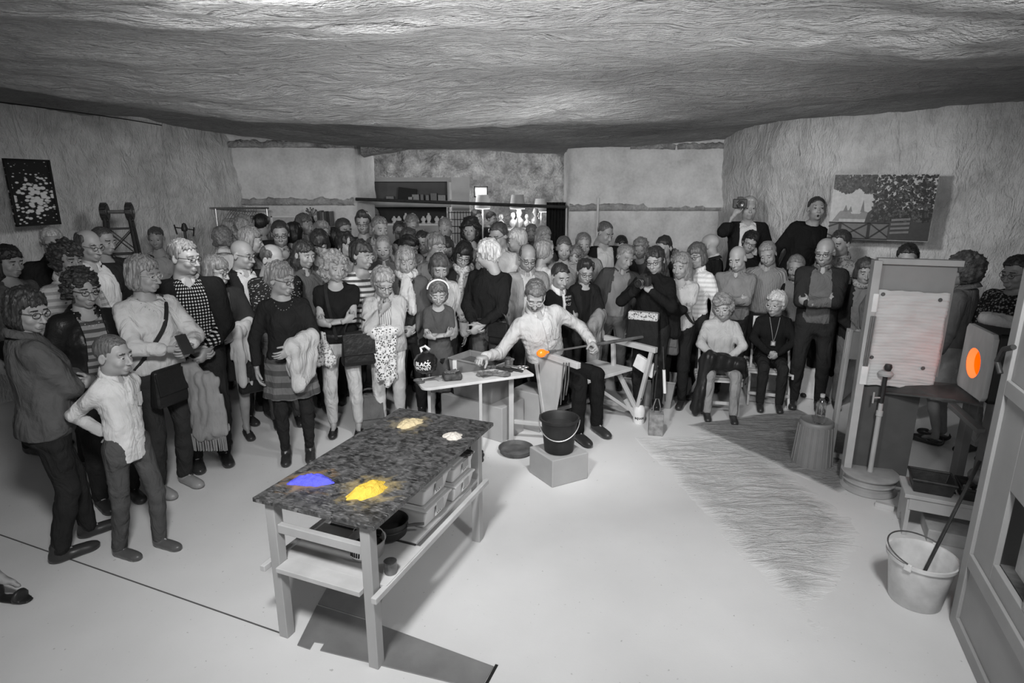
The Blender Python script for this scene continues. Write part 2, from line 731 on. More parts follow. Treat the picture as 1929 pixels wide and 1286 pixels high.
# back wall: plastered piers either side of the opening, a hewn lower face set back under a ragged ledge
sheet('wall_back_left', [(-3.85, 8.6), (-2.26, 8.6), (-2.16, 8.63), (-2.04, 9.3)], 1.93, 2.95, M_PLASTER, amp=.05, sc=1.4, seed=8.0)
sheet('wall_back_left_lower', [(-3.85, 8.68), (-2.62, 8.68), (-2.52, 8.66), (-2.28, 8.66), (-2.2, 8.7), (-2.08, 9.4)], -.05, 2.0, M_PLASTER, amp=.02, sc=1.2, seed=9.0, amp2=.004)
sheet('wall_back_right', [(.78, 9.3), (.77, 8.64), (.88, 8.58), (2.98, 8.58)], 1.86, 2.9, M_PLASTER, amp=.045, sc=1.2, seed=12.0)
sheet('wall_back_right_lower', [(.80, 9.3), (.80, 8.70), (1.05, 8.70), (1.12, 8.66), (3.05, 8.66)], -.05, 1.93, M_PLASTER, amp=.02, sc=1.1, seed=13.0, amp2=.004)


def ledge(name, x0, x1, y, z, d, m, seed):
    V, F = [], []
    N = int((x1 - x0) / .03)
    for i in range(N + 1):
        x = x0 + (x1 - x0) * i / N
        w = 1.5 * fbm((x, 0, 0), 7, 5, seed)
        ring = [(y + .08, z - .05), (y - d * (.8 + .5 * w), z - .035 + .012 * w), (y - d * (1 + .6 * w), z + .01), (y - d * .4, z + .05 + .03 * w), (y + .08, z + .06)]
        V += [(x, a, b) for a, b in ring]
    F = [(i * 5 + j, (i + 1) * 5 + j, (i + 1) * 5 + j + 1, i * 5 + j + 1) for i in range(N) for j in range(4)]
    o = npmesh(name, np.array(V), np.array(F, np.int32), m)
    o['kind'] = 'structure'


M_LEDGE = rock_mat('broken_ledge', .36, .3, 5, (1, 1, 1), .8, 8, .05, .4, 30)
ledge('trim_4', -3.8, -2.2, 8.62, 1.93, .035, M_LEDGE, 3.0)
ledge('trim_5', .80, 3.0, 8.60, 1.855, .035, M_LEDGE, 6.0)
ledge('trim_6', -4.0, -2.1, 8.6, 2.69, .06, M_ROUGH, 9.0)
ledge('trim_7', 1.6, 3.1, 8.6, 2.67, .05, M_ROUGH, 14.0)


# the arch over the opening and the room behind
def arch_z(x):
    t = (x + .58) / 1.4
    return 2.68 - .10 * max(0, -t) ** 2 - .02 * t * t


AV, AF = [], []
N = 60
for i in range(N + 1):
    x = -2.05 + 2.9 * i / N
    for y, dz in ((8.56, .35), (8.56, 0), (8.75, -.01), (9.0, .01), (9.3, .03), (9.3, .4)):
        AV.append((x, y + .02 * fbm((x, y, dz), 2, 3, 4.0), arch_z(x) + dz + .02 * fbm((x, y, 0), 2.5, 3, 2.0)))
AF = [(i * 6 + j, i * 6 + j + 1, (i + 1) * 6 + j + 1, (i + 1) * 6 + j) for i in range(N) for j in range(5)]
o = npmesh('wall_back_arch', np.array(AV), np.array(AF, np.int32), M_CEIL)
o['kind'] = 'structure'
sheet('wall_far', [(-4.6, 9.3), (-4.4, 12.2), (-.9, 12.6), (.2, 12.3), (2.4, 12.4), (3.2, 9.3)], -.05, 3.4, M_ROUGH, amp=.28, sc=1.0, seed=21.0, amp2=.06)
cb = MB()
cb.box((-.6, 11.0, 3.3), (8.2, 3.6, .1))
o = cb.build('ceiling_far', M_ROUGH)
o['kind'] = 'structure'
# thin cable run along the foot of the ceiling over the left wall
cbl = MB()
cp = []
for px, py, Y in ((-20, 190, 5.6), (60, 200, 5.9), (150, 212, 6.3), (240, 225, 6.9), (305, 236, 7.2)):
    cp.append(D(px, py, Y))
cbl.tube(cp, .006, 6)
tag(cbl.build('cable', mat('black_cable', .03, .5)), 'thin black cable running along the top of the left rock wall', 'cable')

# ================================================================ figures
class Fld:
    """A signed distance grid; local smooth unions, then surface nets."""

    def __init__(s, lo, hi, h):
        s.lo = np.array(lo, np.float32)
        s.h = h
        n = np.ceil((np.array(hi) - s.lo) / h).astype(int) + 1
        s.ax = [s.lo[i] + h * np.arange(n[i], dtype=np.float32) for i in range(3)]
        s.d = np.full(n, .3, np.float32)

    def X(s):
        return s.ax[0][:, None, None], s.ax[1][None, :, None], s.ax[2][None, None, :]

    def add(s, fn, lo, hi, k=.02, op=0):
        pad = k + 2.5 * s.h
        sl = []
        for i in range(3):
            a = int(max(0, math.floor((lo[i] - pad - s.lo[i]) / s.h)))
            b = int(min(len(s.ax[i]), math.ceil((hi[i] + pad - s.lo[i]) / s.h) + 1))
            if b <= a:
                return
            sl.append(slice(a, b))
        sl = tuple(sl)
        b = fn(s.ax[0][sl[0]][:, None, None], s.ax[1][sl[1]][None, :, None], s.ax[2][sl[2]][None, None, :])
        a = s.d[sl]
        if op == 1:
            a, b = -a, b
        if k > 0:
            hh = np.clip(.5 + .5 * (b - a) / k, 0, 1)
            r = b * (1 - hh) + a * hh - k * hh * (1 - hh)
        else:
            r = np.minimum(a, b)
        s.d[sl] = -r if op == 1 else r

    def cone(s, a, b, ra, rb, k=.02, op=0, fl=1.0):
        a = np.array(a, np.float32)
        b = np.array(b, np.float32)
        ba = b - a
        L2 = float(ba @ ba) + 1e-9

        def fn(x, y, z):
            x, y, z = x - a[0], y - a[1], z - a[2]
            t = np.clip((x * ba[0] + y * ba[1] + z * ba[2]) / L2, 0, 1)
            dx, dy, dz = x - t * ba[0], (y - t * ba[1]) / fl, z - t * ba[2]
            return (np.sqrt(dx * dx + dy * dy + dz * dz) - (ra + (rb - ra) * t)) * min(1, fl)
        r = max(ra, rb)
        s.add(fn, np.minimum(a, b) - r, np.maximum(a, b) + r, k, op)

    def ell(s, c, r, k=.02, op=0, R=None):
        r = np.array(r, np.float32)

        def fn(x, y, z):
            x, y, z = x - c[0], y - c[1], z - c[2]
            if R is not None:
                x, y, z = (R[0][0] * x + R[1][0] * y + R[2][0] * z, R[0][1] * x + R[1][1] * y + R[2][1] * z,
                           R[0][2] * x + R[1][2] * y + R[2][2] * z)
            k0 = np.sqrt((x / r[0]) ** 2 + (y / r[1]) ** 2 + (z / r[2]) ** 2)
            k1 = np.sqrt((x / r[0] ** 2) ** 2 + (y / r[1] ** 2) ** 2 + (z / r[2] ** 2) ** 2)
            return k0 * (k0 - 1) / (k1 + 1e-6)
        m = float(r.max()) if R is not None else r
        s.add(fn, np.array(c) - m, np.array(c) + m, k, op)

    def cut(s, e, k=0.0):
        """keep where e < 0"""
        if k:
            a, b = -s.d, -e
            hh = np.clip(.5 + .5 * (b - a) / k, 0, 1)
            s.d = -(b * (1 - hh) + a * hh - k * hh * (1 - hh))
        else:
            s.d = np.maximum(s.d, e)

    def mesh(s):
        d = s.d.copy()
        d[0], d[-1], d[:, 0], d[:, -1], d[:, :, 0], d[:, :, -1] = (np.maximum(q, 1e-3) for q in (
            d[0], d[-1], d[:, 0], d[:, -1], d[:, :, 0], d[:, :, -1]))
        sg = d < 0
        n = np.array(d.shape) - 1
        off = [(i, j, k) for i in (0, 1) for j in (0, 1) for k in (0, 1)]
        cnt = np.zeros(n, np.int8)
        for i, j, k in off:
            cnt += sg[i:n[0] + i, j:n[1] + j, k:n[2] + k]
        act = (cnt > 0) & (cnt < 8)
        I, J, K = np.nonzero(act)
        vid = np.full(n, -1, np.int32)
        vid[I, J, K] = np.arange(len(I))
        cv = [d[I + i, J + j, K + k] for i, j, k in off]
        acc = np.zeros((len(I), 3), np.float32)
        w = np.zeros(len(I), np.float32)
        for a in range(8):
            for b in range(a + 1, 8):
                df = [off[b][q] - off[a][q] for q in range(3)]
                if sum(map(abs, df)) != 1:
                    continue
                m = (cv[a] < 0) != (cv[b] < 0)
                t = np.where(m, cv[a] / np.where(m, cv[a] - cv[b], 1), 0)
                for q in range(3):
                    acc[:, q] += np.where(m, off[a][q] + t * df[q], 0)
                w += m
        V = (np.stack([I, J, K], 1) + acc / w[:, None]) * s.h + s.lo
        quads = []
        for ax in range(3):
            u, v = (ax + 1) % 3, (ax + 2) % 3
            a = [slice(1, -1)] * 3
            b = [slice(1, -1)] * 3
            a[ax] = slice(0, -1)
            b[ax] = slice(1, None)
            ch = sg[tuple(a)] != sg[tuple(b)]
            idx = np.stack(np.nonzero(ch), 1)
            base = idx.copy()
            for q in range(3):
                if q != ax:
                    base[:, q] += 1
            neg = sg[tuple(a)][ch]
            du = np.zeros(3, int)
            dv = np.zeros(3, int)
            du[u] = 1
            dv[v] = 1
            c = [base - du - dv, base - dv, base, base - du]
            qd = np.stack([vid[p[:, 0], p[:, 1], p[:, 2]] for p in c], 1)
            qd[~neg] = qd[~neg][:, ::-1]
            quads.append(qd)
        F = np.concatenate(quads)
        F = F[(F >= 0).all(1)]
        return V, F


def smooth(V, F, it=1, lam=.5):
    for _ in range(it):
        acc = np.zeros_like(V)
        cn = np.zeros(len(V), np.float32)
        for a, b in ((0, 1), (1, 2), (2, 3), (3, 0)):
            for p, q in ((a, b), (b, a)):
                i = F[:, p]
                for x in range(3):
                    acc[:, x] += np.bincount(i, V[F[:, q], x], len(V))
                cn += np.bincount(i, minlength=len(V))
        V = V + lam * (acc / np.maximum(cn, 1)[:, None] - V)
    return V.astype(np.float32)


def rotz(a):
    c, s_ = math.cos(a), math.sin(a)
    return np.array([[c, -s_, 0], [s_, c, 0], [0, 0, 1]])


def rotx(a):
    c, s_ = math.cos(a), math.sin(a)
    return np.array([[1, 0, 0], [0, c, -s_], [0, s_, c]])


def roty(a):
    c, s_ = math.cos(a), math.sin(a)
    return np.array([[c, 0, s_], [0, 1, 0], [-s_, 0, c]])


# ---- heads: origin between the eyes' depth and the ears, face towards -y, crown z .115, chin z -.115
def uvsphere(c, r, n=10, m=7):
    V = []
    for i in range(m + 1):
        t = math.pi * i / m
        for j in range(n):
            p = 2 * math.pi * j / n
            V.append((c[0] + r * math.sin(t) * math.cos(p), c[1] - r * math.cos(t), c[2] + r * math.sin(t) * math.sin(p)))
    F = [(i * n + j, (i + 1) * n + j, (i + 1) * n + (j + 1) % n, i * n + (j + 1) % n) for i in range(m) for j in range(n)]
    return np.array(V, np.float32), np.array(F, np.int32)


def head_mesh(sex, h, rnd, mouth=0, stache=0, beard=0, child=0, chub=0, eyes='down'):
    """returns V, F, material index: 0 skin 1 lips 2 eye white 3 iris 4 brow/beard hair"""
    f = Fld((-.105, -.15, -.25), (.105, .13, .135), h)
    fem = sex == 'f'
    jw = (.050 if fem else .055) + rnd.uniform(-.003, .003) + .006 * chub
    f.ell((0, .018, .033), (.073, .094, .083))
    f.ell((0, -.022, -.035), (.060 + .004 * chub, .066, .074), .03)
    f.ell((0, -.015, -.072), (jw, .052, .040), .025)
    f.ell((0, -.066, -.097), (.020, .016, .015), .02)                       # chin
    f.cone((-.04, -.070, .022), (.04, -.070, .022), .012, .012, .014)         # brow
    for s in (-1, 1):
        f.ell((s * .038, -.062, -.034), (.022 + .003 * chub, .02, .02), .02)  # cheek
        f.ell((s * .031, -.098, .0), (.0155, .018, .0115), .010, 1)           # socket
        f.cone((s * .032, -.080, .0125), (s * .046, -.071, .006), .0055, .0045, .005)   # lid fold
        f.ell((s * .029, -.078, -.0125), (.016, .008, .004), .006)
    nl = rnd.uniform(-.002, .005) * (0 if child else 1)
    f.cone((0, -.083, .004), (0, -.105 - nl, -.036), .0065, .0105, .010)     # nose
    f.ell((0, -.107 - nl, -.040), (.0115, .011, .0095), .006)
    for s in (-1, 1):
        f.ell((s * .0115, -.095, -.042), (.0085, .010, .0075), .005)
    f.ell((0, -.083, -.072), (.026, .014, .017), .010)                      # mouth mound
    f.cone((-.017, -.0905, -.066), (.017, -.0905, -.066), .0048, .0048, .004)
    f.cone((-.014, -.0900, -.0785), (.014, -.0900, -.0785), .0055, .0055, .004)
    if mouth:
        f.ell((0, -.100, -.076), (.013, .020, .014), .004, 1)
    else:
        f.cone((-.022, -.097, -.0722), (.022, -.097, -.0722), .0028, .0028, .003, 1)
    if stache:
        f.cone((0, -.094, -.056), (-.024, -.085, -.066), .0075, .005, .004)
        f.cone((0, -.094, -.056), (.024, -.085, -.066), .0075, .005, .004)
    if beard:
        f.ell((0, -.050, -.093), (.050, .044, .034), .012)
    for s in (-1, 1):
        R = rotz(s * RAD(-22))
        f.ell((s * .078, .012, -.010), (.007, .019, .032), .006, 0, R)
        f.ell((s * .085, .008, -.006), (.005, .010, .017), .004, 1, R)
    f.cone((0, .018, -.07), (0, .034, -.165), .047 if fem else .054, .044 if fem else .051, .03)
    V, F = f.mesh()
    c = V[F].mean(1)
    m = np.zeros(len(F), np.int32)
    lips = (c[:, 1] < -.083) & (np.abs(c[:, 0]) < .021) & (((c[:, 2] + .072) / .0115) ** 2 + (c[:, 0] / .021) ** 2 < 1)
    m[lips] = 1
    br = (c[:, 1] < -.062) & (np.abs(np.abs(c[:, 0]) - .032) < .018) & (np.abs(c[:, 2] - .0215 + .04 * np.abs(np.abs(c[:, 0]) - .028)) < (.0035 if fem else .005))
    m[br] = 4
    if mouth:
        m[((c[:, 0] / .0115) ** 2 + ((c[:, 2] + .076) / .0125) ** 2 < 1) & (c[:, 1] < -.05)] = 3
    if stache:
        m[(c[:, 1] < -.075) & (np.abs(c[:, 0]) < .027) & (c[:, 2] > -.0675 - .1 * np.abs(c[:, 0])) & (c[:, 2] < -.0505)] = 4
    if beard:
        m[(c[:, 2] < -.052) & (c[:, 1] < .0) & (c[:, 2] > -.135) & ~lips & (m != 1) & (
            (c[:, 2] < -.082) | (np.abs(c[:, 0]) > .026) | (c[:, 2] > -.064))] = 4
    Vs, Fs, ms = [V], [F], [m]
    o = len(V)
    for s in (-1, 1):
        e, q = uvsphere((s * .031, -.0765, .0005), .0122)
        cq = e[q].mean(1)
        mm = np.full(len(q), 2, np.int32)
        ang = np.hypot(cq[:, 0] - s * .031, cq[:, 2] - (.0005 if eyes == 'open' else -.004))
        mm[(ang < .0075) & (cq[:, 1] < -.08)] = 3
        mm[(cq[:, 2] > (.0052 if eyes == 'open' else .0022))] = 0
        mm[(cq[:, 2] < -.0068)] = 0
        mm[(cq[:, 2] > (.0035 if eyes == 'open' else .0005)) & (mm != 0)] = 3
        Vs.append(e)
        Fs.append(q + o)
        ms.append(mm)
        o += len(e)
    return np.concatenate(Vs), np.concatenate(Fs), np.concatenate(ms)


def wob(x, y, z, rnd, n, lam, amp, st=(1, 1, 1)):
    """sum of sines, wavelength about lam"""
    out = 0
    for _ in range(n):
        k = np.array([rnd.gauss(0, 1) * st[0], rnd.gauss(0, 1) * st[1], rnd.gauss(0, 1) * st[2]])
        k *= 2 * math.pi / lam / max(1e-3, float(np.linalg.norm(k))) * rnd.uniform(.7, 1.4)
        out = out + np.sin(k[0] * x + k[1] * y + k[2] * z + rnd.uniform(0, 6.28))
    return out * (amp / math.sqrt(n))


def hair_mesh(style, h, rnd):
    if style == 'bald':
        return None
    long_ = style in ('long', 'longwave')
    f = Fld((-.15, -.14, -.36 if long_ else -.2), (.15, .2, .185), h)
    x, y, z = f.X()
    ax = np.abs(x)

    def front(zl, yl, k=.012, tw=.0):          # clear the face below zl in front of yl
        e = np.maximum(z - zl - tw * ax, y - yl)
        f.cut(-e, k)
    amp, lam, st = .0035, .022, (1, 1, .12)
    if style in ('short', 'crew', 'balding', 'tall'):
        t = {'short': .011, 'crew': .004, 'balding': .008, 'tall': .013}[style]
        f.ell((0, .018, .033), (.073 + t, .094 + t, .083 + t))
        if style == 'tall':
            f.ell((0, -.035, .105), (.055, .055, .04), .03)
        e = np.maximum(z - .068 + .5 * np.maximum(ax - .045, 0), y + .045 - .55 * np.maximum(ax - .04, 0))
        f.cut(-e, .008)
        e2 = np.maximum(z - .030, y + .012)     # in front of the ear
        f.cut(-e2, .008)
        e3 = np.maximum(z + .004, y - .030)     # ear itself
        f.cut(-e3, .006)
        f.cut(-(z + .062 - .12 * (y - .05)), .008)
        if style == 'balding':
            top = ((x / .060) ** 2 + ((y + .02) / .098) ** 2 - 1) * .06
            f.cut(-np.maximum(top, -(z - .03)), .006)
            f.cut((z - .085), .01)
        amp = {'crew': .0012, 'short': .0035, 'balding': .003, 'tall': .006}[style]
    elif style in ('fshort', 'pixie'):
        f.ell((0, .020, .036), (.090, .112, .098))
        f.ell((0, .045, -.02), (.078, .070, .070), .03)
        front(.052, -.040, .012, -.25)
        f.cut(-np.maximum(z - .030, np.maximum(y + .018, -(ax - .0))), .008)
        if style == 'pixie':
            f.cut(-np.maximum(z + .000, y - .02), .008)
        f.cut(-(z + .082), .012)
        amp, lam = .006, .03
    elif style in ('bob', 'bobf', 'bobshort'):
        f.ell((0, .018, .036), (.088, .110, .096))
        f.ell((0, .024, -.045), (.098, .088, .085), .04)
        front(.030 if style == 'bobf' else .060, -.042, .010, -.35 if style != 'bobf' else -.1)
        e = np.maximum(np.maximum(z - .03, y + .028), ax - .073)
        f.cut(-e, .010)
        f.cut(-np.maximum(z - .025, y + .040), .01)
        f.cut(-(z + (.075 if style == 'bobshort' else .118)), .012)
        amp = .005
    elif long_:
        f.ell((0, .018, .036), (.086, .108, .094))
        f.ell((0, .040, -.08), (.098, .072, .12), .04)
        f.ell((0, .060, -.20), (.105, .048, .13), .04)
        front(.062, -.040, .010, -.45)
        f.cut(-np.maximum(np.maximum(z - .03, y + .020), ax - .075), .010)
        f.cut(-np.maximum(z - .025, y + .034), .01)
        amp, lam = (.010, .045) if style == 'longwave' else (.005, .025)
        if style == 'longwave':
            st = (1, 1, .5)
    elif style in ('curly', 'bigcurl', 'wavy'):
        b = {'curly': .0, 'bigcurl': .016, 'wavy': .004}[style]
        f.ell((0, .022, .038), (.094 + b, .112 + b, .100 + b))
        f.ell((0, .030, -.035), (.096 + b * 1.6, .080 + b, .080 + b), .04)
        if style == 'wavy':
            f.ell((0, .02, -.075), (.108, .075, .06), .04)
        front(.052, -.042, .012, -.2)
        f.cut(-np.maximum(np.maximum(z - .03, y + .026), ax - .068), .012)
        f.cut(-np.maximum(z - .025, y + .044), .01)
        if style == 'curly':
            f.cut(-(z + .085), .02)
        amp, lam, st = (.0095, .034, (1, 1, 1)) if style != 'wavy' else (.011, .045, (1, 1, .45))
    elif style in ('pony', 'bun'):
        f.ell((0, .018, .034), (.079, .101, .090))
        front(.066, -.045, .010, -.5)
        f.cut(-np.maximum(z - .040, y + .012), .008)
        f.cut(-np.maximum(z + .004, y - .026), .006)
        f.cut(-(z + .055), .01)
        if style == 'pony':
            f.cone((0, .105, .03), (0, .145, -.06), .026, .03, .02)
            f.cone((0, .145, -.06), (0, .135, -.15), .03, .012, .02)
        else:
            f.ell((0, .115, .045), (.036, .034, .036), .015)
    f.d = f.d + wob(x, y, z, rnd, 7, lam, amp, st) + wob(x, y, z, rnd, 5, lam * 2.4, amp * .8, st)
    V, F = f.mesh()
    return (V, F) if len(V) > 20 else None


# ---- hands: wrist at the origin, fingers along +z', template axes (s towards the thumb, n palm normal, l length)
_HC = {}


def hand_mesh(pose, h):
    key = (pose, h)
    if key in _HC:
        return _HC[key]
    cu = {'rest': (22, 28, 18), 'grip': (62, 82, 50), 'flat': (6, 8, 5), 'half': (40, 48, 30)}[pose]
    f = Fld((-.06, -.045, -.05), (.085, .115, .22), h)
    f.cone((0, 0, -.04), (0, 0, .01), .027, .026, .01, fl=.75)
    f.ell((0.002, 0, .050), (.042, .017, .052), .015)
    f.ell((.022, .006, .038), (.022, .018, .034), .012)
    roots = [(.030, .088, .074), (.010, .093, .083), (-.011, .090, .077), (-.030, .080, .060)]
    for (sx, lz, ln) in roots:
        g = Fld((-.06, -.045, -.05), (.085, .115, .22), h)
        p = np.array([sx * .9, 0, lz - .012])
        a = RAD(4) * (sx / .03)
        ang = 0
        r = .0098
        for q, fr in enumerate((.45, .30, .25)):
            ang += RAD(cu[q])
            d = np.array([math.sin(a) * math.cos(ang), math.sin(ang), math.cos(ang) * math.cos(a)])
            e = p + d * ln * (fr + (.16 if q == 0 else 0))
            g.cone(p, e, r, r - .0009, .002)
            p, r = e, r - .0009
        f.d = np.where(g.d < f.d + .02, np.minimum(f.d, g.d), f.d)
    t0 = np.array([.026, .006, .022])
    tc = {'rest': (.62, .35, .7), 'grip': (.45, .8, .45), 'flat': (.85, .15, .55), 'half': (.55, .6, .6)}[pose]
    t1 = t0 + np.array(tc) / np.linalg.norm(tc) * .042
    tc2 = np.array(tc) + np.array([-.35, .2, .45])
    t2 = t1 + tc2 / np.linalg.norm(tc2) * .045
    f.cone(t0, t1, .0145, .0115, .008)
    f.cone(t1, t2, .0112, .0088, .004)
    _HC[key] = f.mesh()
    return _HC[key]


def place_hand(pose, h, wrist, L, S, right, sc=1.0):
    V, F = hand_mesh(pose, h)
    L = np.array(L, float)
    L /= np.linalg.norm(L)
    S = np.array(S, float)
    S = S - L * (S @ L)
    if np.linalg.norm(S) < 1e-3:
        S = np.array([1, 0, 0]) - L * L[0]
    S /= np.linalg.norm(S)
    N = np.cross(S, L) if right else np.cross(L, S)
    M = np.stack([S, N, L], 1)
    W = (V * sc) @ M.T + np.array(wrist)
    return W.astype(np.float32), (F if np.linalg.det(M) > 0 else F[:, ::-1])


# ---- bodies in canonical size (stature 1.72), facing -y
def prof(rows):
    """rows z, halfwidth, halfdepth, y offset -> smoothed dense table"""
    rows = np.array(rows, float)
    zz = np.linspace(rows[0, 0], rows[-1, 0], 80)
    cols = []
    for i in (1, 2, 3):
        c = np.interp(zz, rows[:, 0], rows[:, i])
        for _ in range(3):
            c2 = np.convolve(np.pad(c, 3, 'edge'), np.ones(7) / 7, 'valid')
            c2[:4], c2[-4:] = c[:4], c[-4:]
            c = c2
        cols.append(c)
    return zz, cols


def torso_rows(sex, fat, child):
    if child:
        r = [(.80, .125, .095, 0), (.92, .130, .100, 0), (1.02, .122, .095, 0), (1.10, .120, .095, -.005),
             (1.25, .130, .098, -.005), (1.36, .140, .092, 0), (1.415, .125, .075, .01), (1.455, .075, .058, .02), (1.50, .05, .05, .025)]
    elif sex == 'f':
        r = [(.80, .155, .110, .01), (.90, .175, .122, .012), (1.00, .152, .108, .0), (1.09, .132, .098, -.005),
             (1.18, .140, .112, -.012), (1.26, .152, .128, -.022), (1.34, .150, .106, -.005), (1.40, .125, .080, .008),
             (1.445, .078, .062, .02), (1.50, .052, .05, .028)]
    else:
        r = [(.80, .158, .112, .005), (.90, .165, .118, .005), (1.00, .160, .112, 0), (1.10, .156, .110, -.005),
             (1.25, .172, .120, -.008), (1.34, .174, .114, 0), (1.40, .146, .086, .01), (1.45, .086, .066, .02), (1.50, .058, .055, .028)]
    out = []
    for z, a, b, y in r:
        w = math.exp(-((z - 1.06) / .17) ** 2)
        out.append((z, a * (1 + .30 * fat * w + .06 * fat), b * (1 + .42 * fat * w + .08 * fat), y - .055 * fat * w))
    return out


def ik(A, B, l1, l2, pole):
    A, B, pole = np.array(A, float), np.array(B, float), np.array(pole, float)
    d = B - A
    L = float(np.linalg.norm(d))
    L2 = min(L, (l1 + l2) * .995)
    u = d / L
    B = A + u * L2
    a = (l1 * l1 - l2 * l2 + L2 * L2) / (2 * L2)
    hh = math.sqrt(max(0, l1 * l1 - a * a))
    p = pole - u * (pole @ u)
    n = np.linalg.norm(p)
    p = p / n if n > 1e-4 else np.array([0, 1, 0])
    return A + u * a + p * hh, B


# pose: wrist, elbow pole, thumb side, hand pose for right (x<0) then left
POSES = {
    'down': (((-.255, -.05, .86), (-1, .6, 0), (0, -1, 0), 'rest'), ((.255, -.05, .86), (1, .6, 0), (0, -1, 0), 'rest')),
    'cross': (((.085, -.205, 1.145), (-1, -.1, -.7), (0, -.3, 1), 'half'), ((-.095, -.245, 1.125), (1, -.1, -.7), (0, -.3, 1), 'half')),
    'front': (((-.045, -.205, .965), (-1, .5, 0), (0, -.5, 1), 'half'), ((.04, -.23, .955), (1, .5, 0), (0, -.5, 1), 'half')),
    'chin': (((-.005, -.17, 1.375), (-.6, -.5, -1), (.3, 0, 1), 'half'), ((-.12, -.235, 1.13), (1, 0, -.5), (0, -.3, 1), 'half')),
    'cheek': (((.03, -.15, 1.40), (-.6, -.5, -1), (.3, 0, 1), 'half'), ((-.10, -.235, 1.13), (1, 0, -.5), (0, -.3, 1), 'half')),
    'phone': (((-.03, -.34, 1.13), (-1, .1, -.8), (0, 0, 1), 'grip'), ((.05, -.35, 1.12), (1, .1, -.8), (0, 0, 1), 'half')),
    'camera': (((-.10, -.24, 1.36), (-1, 0, -1), (.5, -.2, 1), 'grip'), ((.03, -.25, 1.33), (1, 0, -1), (-.5, -.2, 1), 'grip')),
    'back': (((-.03, .165, .99), (-.7, .9, -.1), (0, .2, 1), 'rest'), ((.06, .185, .95), (.7, .9, -.1), (0, .2, 1), 'rest')),
    'coat': (((-.255, -.05, .86), (-1, .6, 0), (0, -1, 0), 'rest'), ((.03, -.27, 1.06), (1, .2, -.6), (0, 0, 1), 'rest')),
    'coatr': (((.02, -.25, 1.06), (-1, .2, -.6), (0, 0, 1), 'rest'), ((.255, -.05, .86), (1, .6, 0), (0, -1, 0), 'rest')),
    'chest': (((.02, -.165, 1.33), (-.8, 0, -1), (0, 0, 1), 'flat'), ((.05, -.23, 1.0), (1, .3, 0), (0, -.5, 1), 'half')),
    'lap': (((-.05, -.26, 1.03), (-1, -.2, .1), (.5, -.5, .6), 'half'), ((.06, -.27, 1.02), (1, -.2, .1), (-.5, -.5, .6), 'half')),
    'raise': (((-.175, -.17, 1.56), (-.5, -.1, -1), (1, 0, 0), 'grip'), ((.255, -.05, .86), (1, .6, 0), (0, -1, 0), 'rest')),
    'hip': (((-.255, -.05, .86), (-1, .6, 0), (0, -1, 0), 'rest'), ((.17, -.06, .99), (1, .5, 0), (0, -.5, 1), 'half')),
}

PEOPLE = []


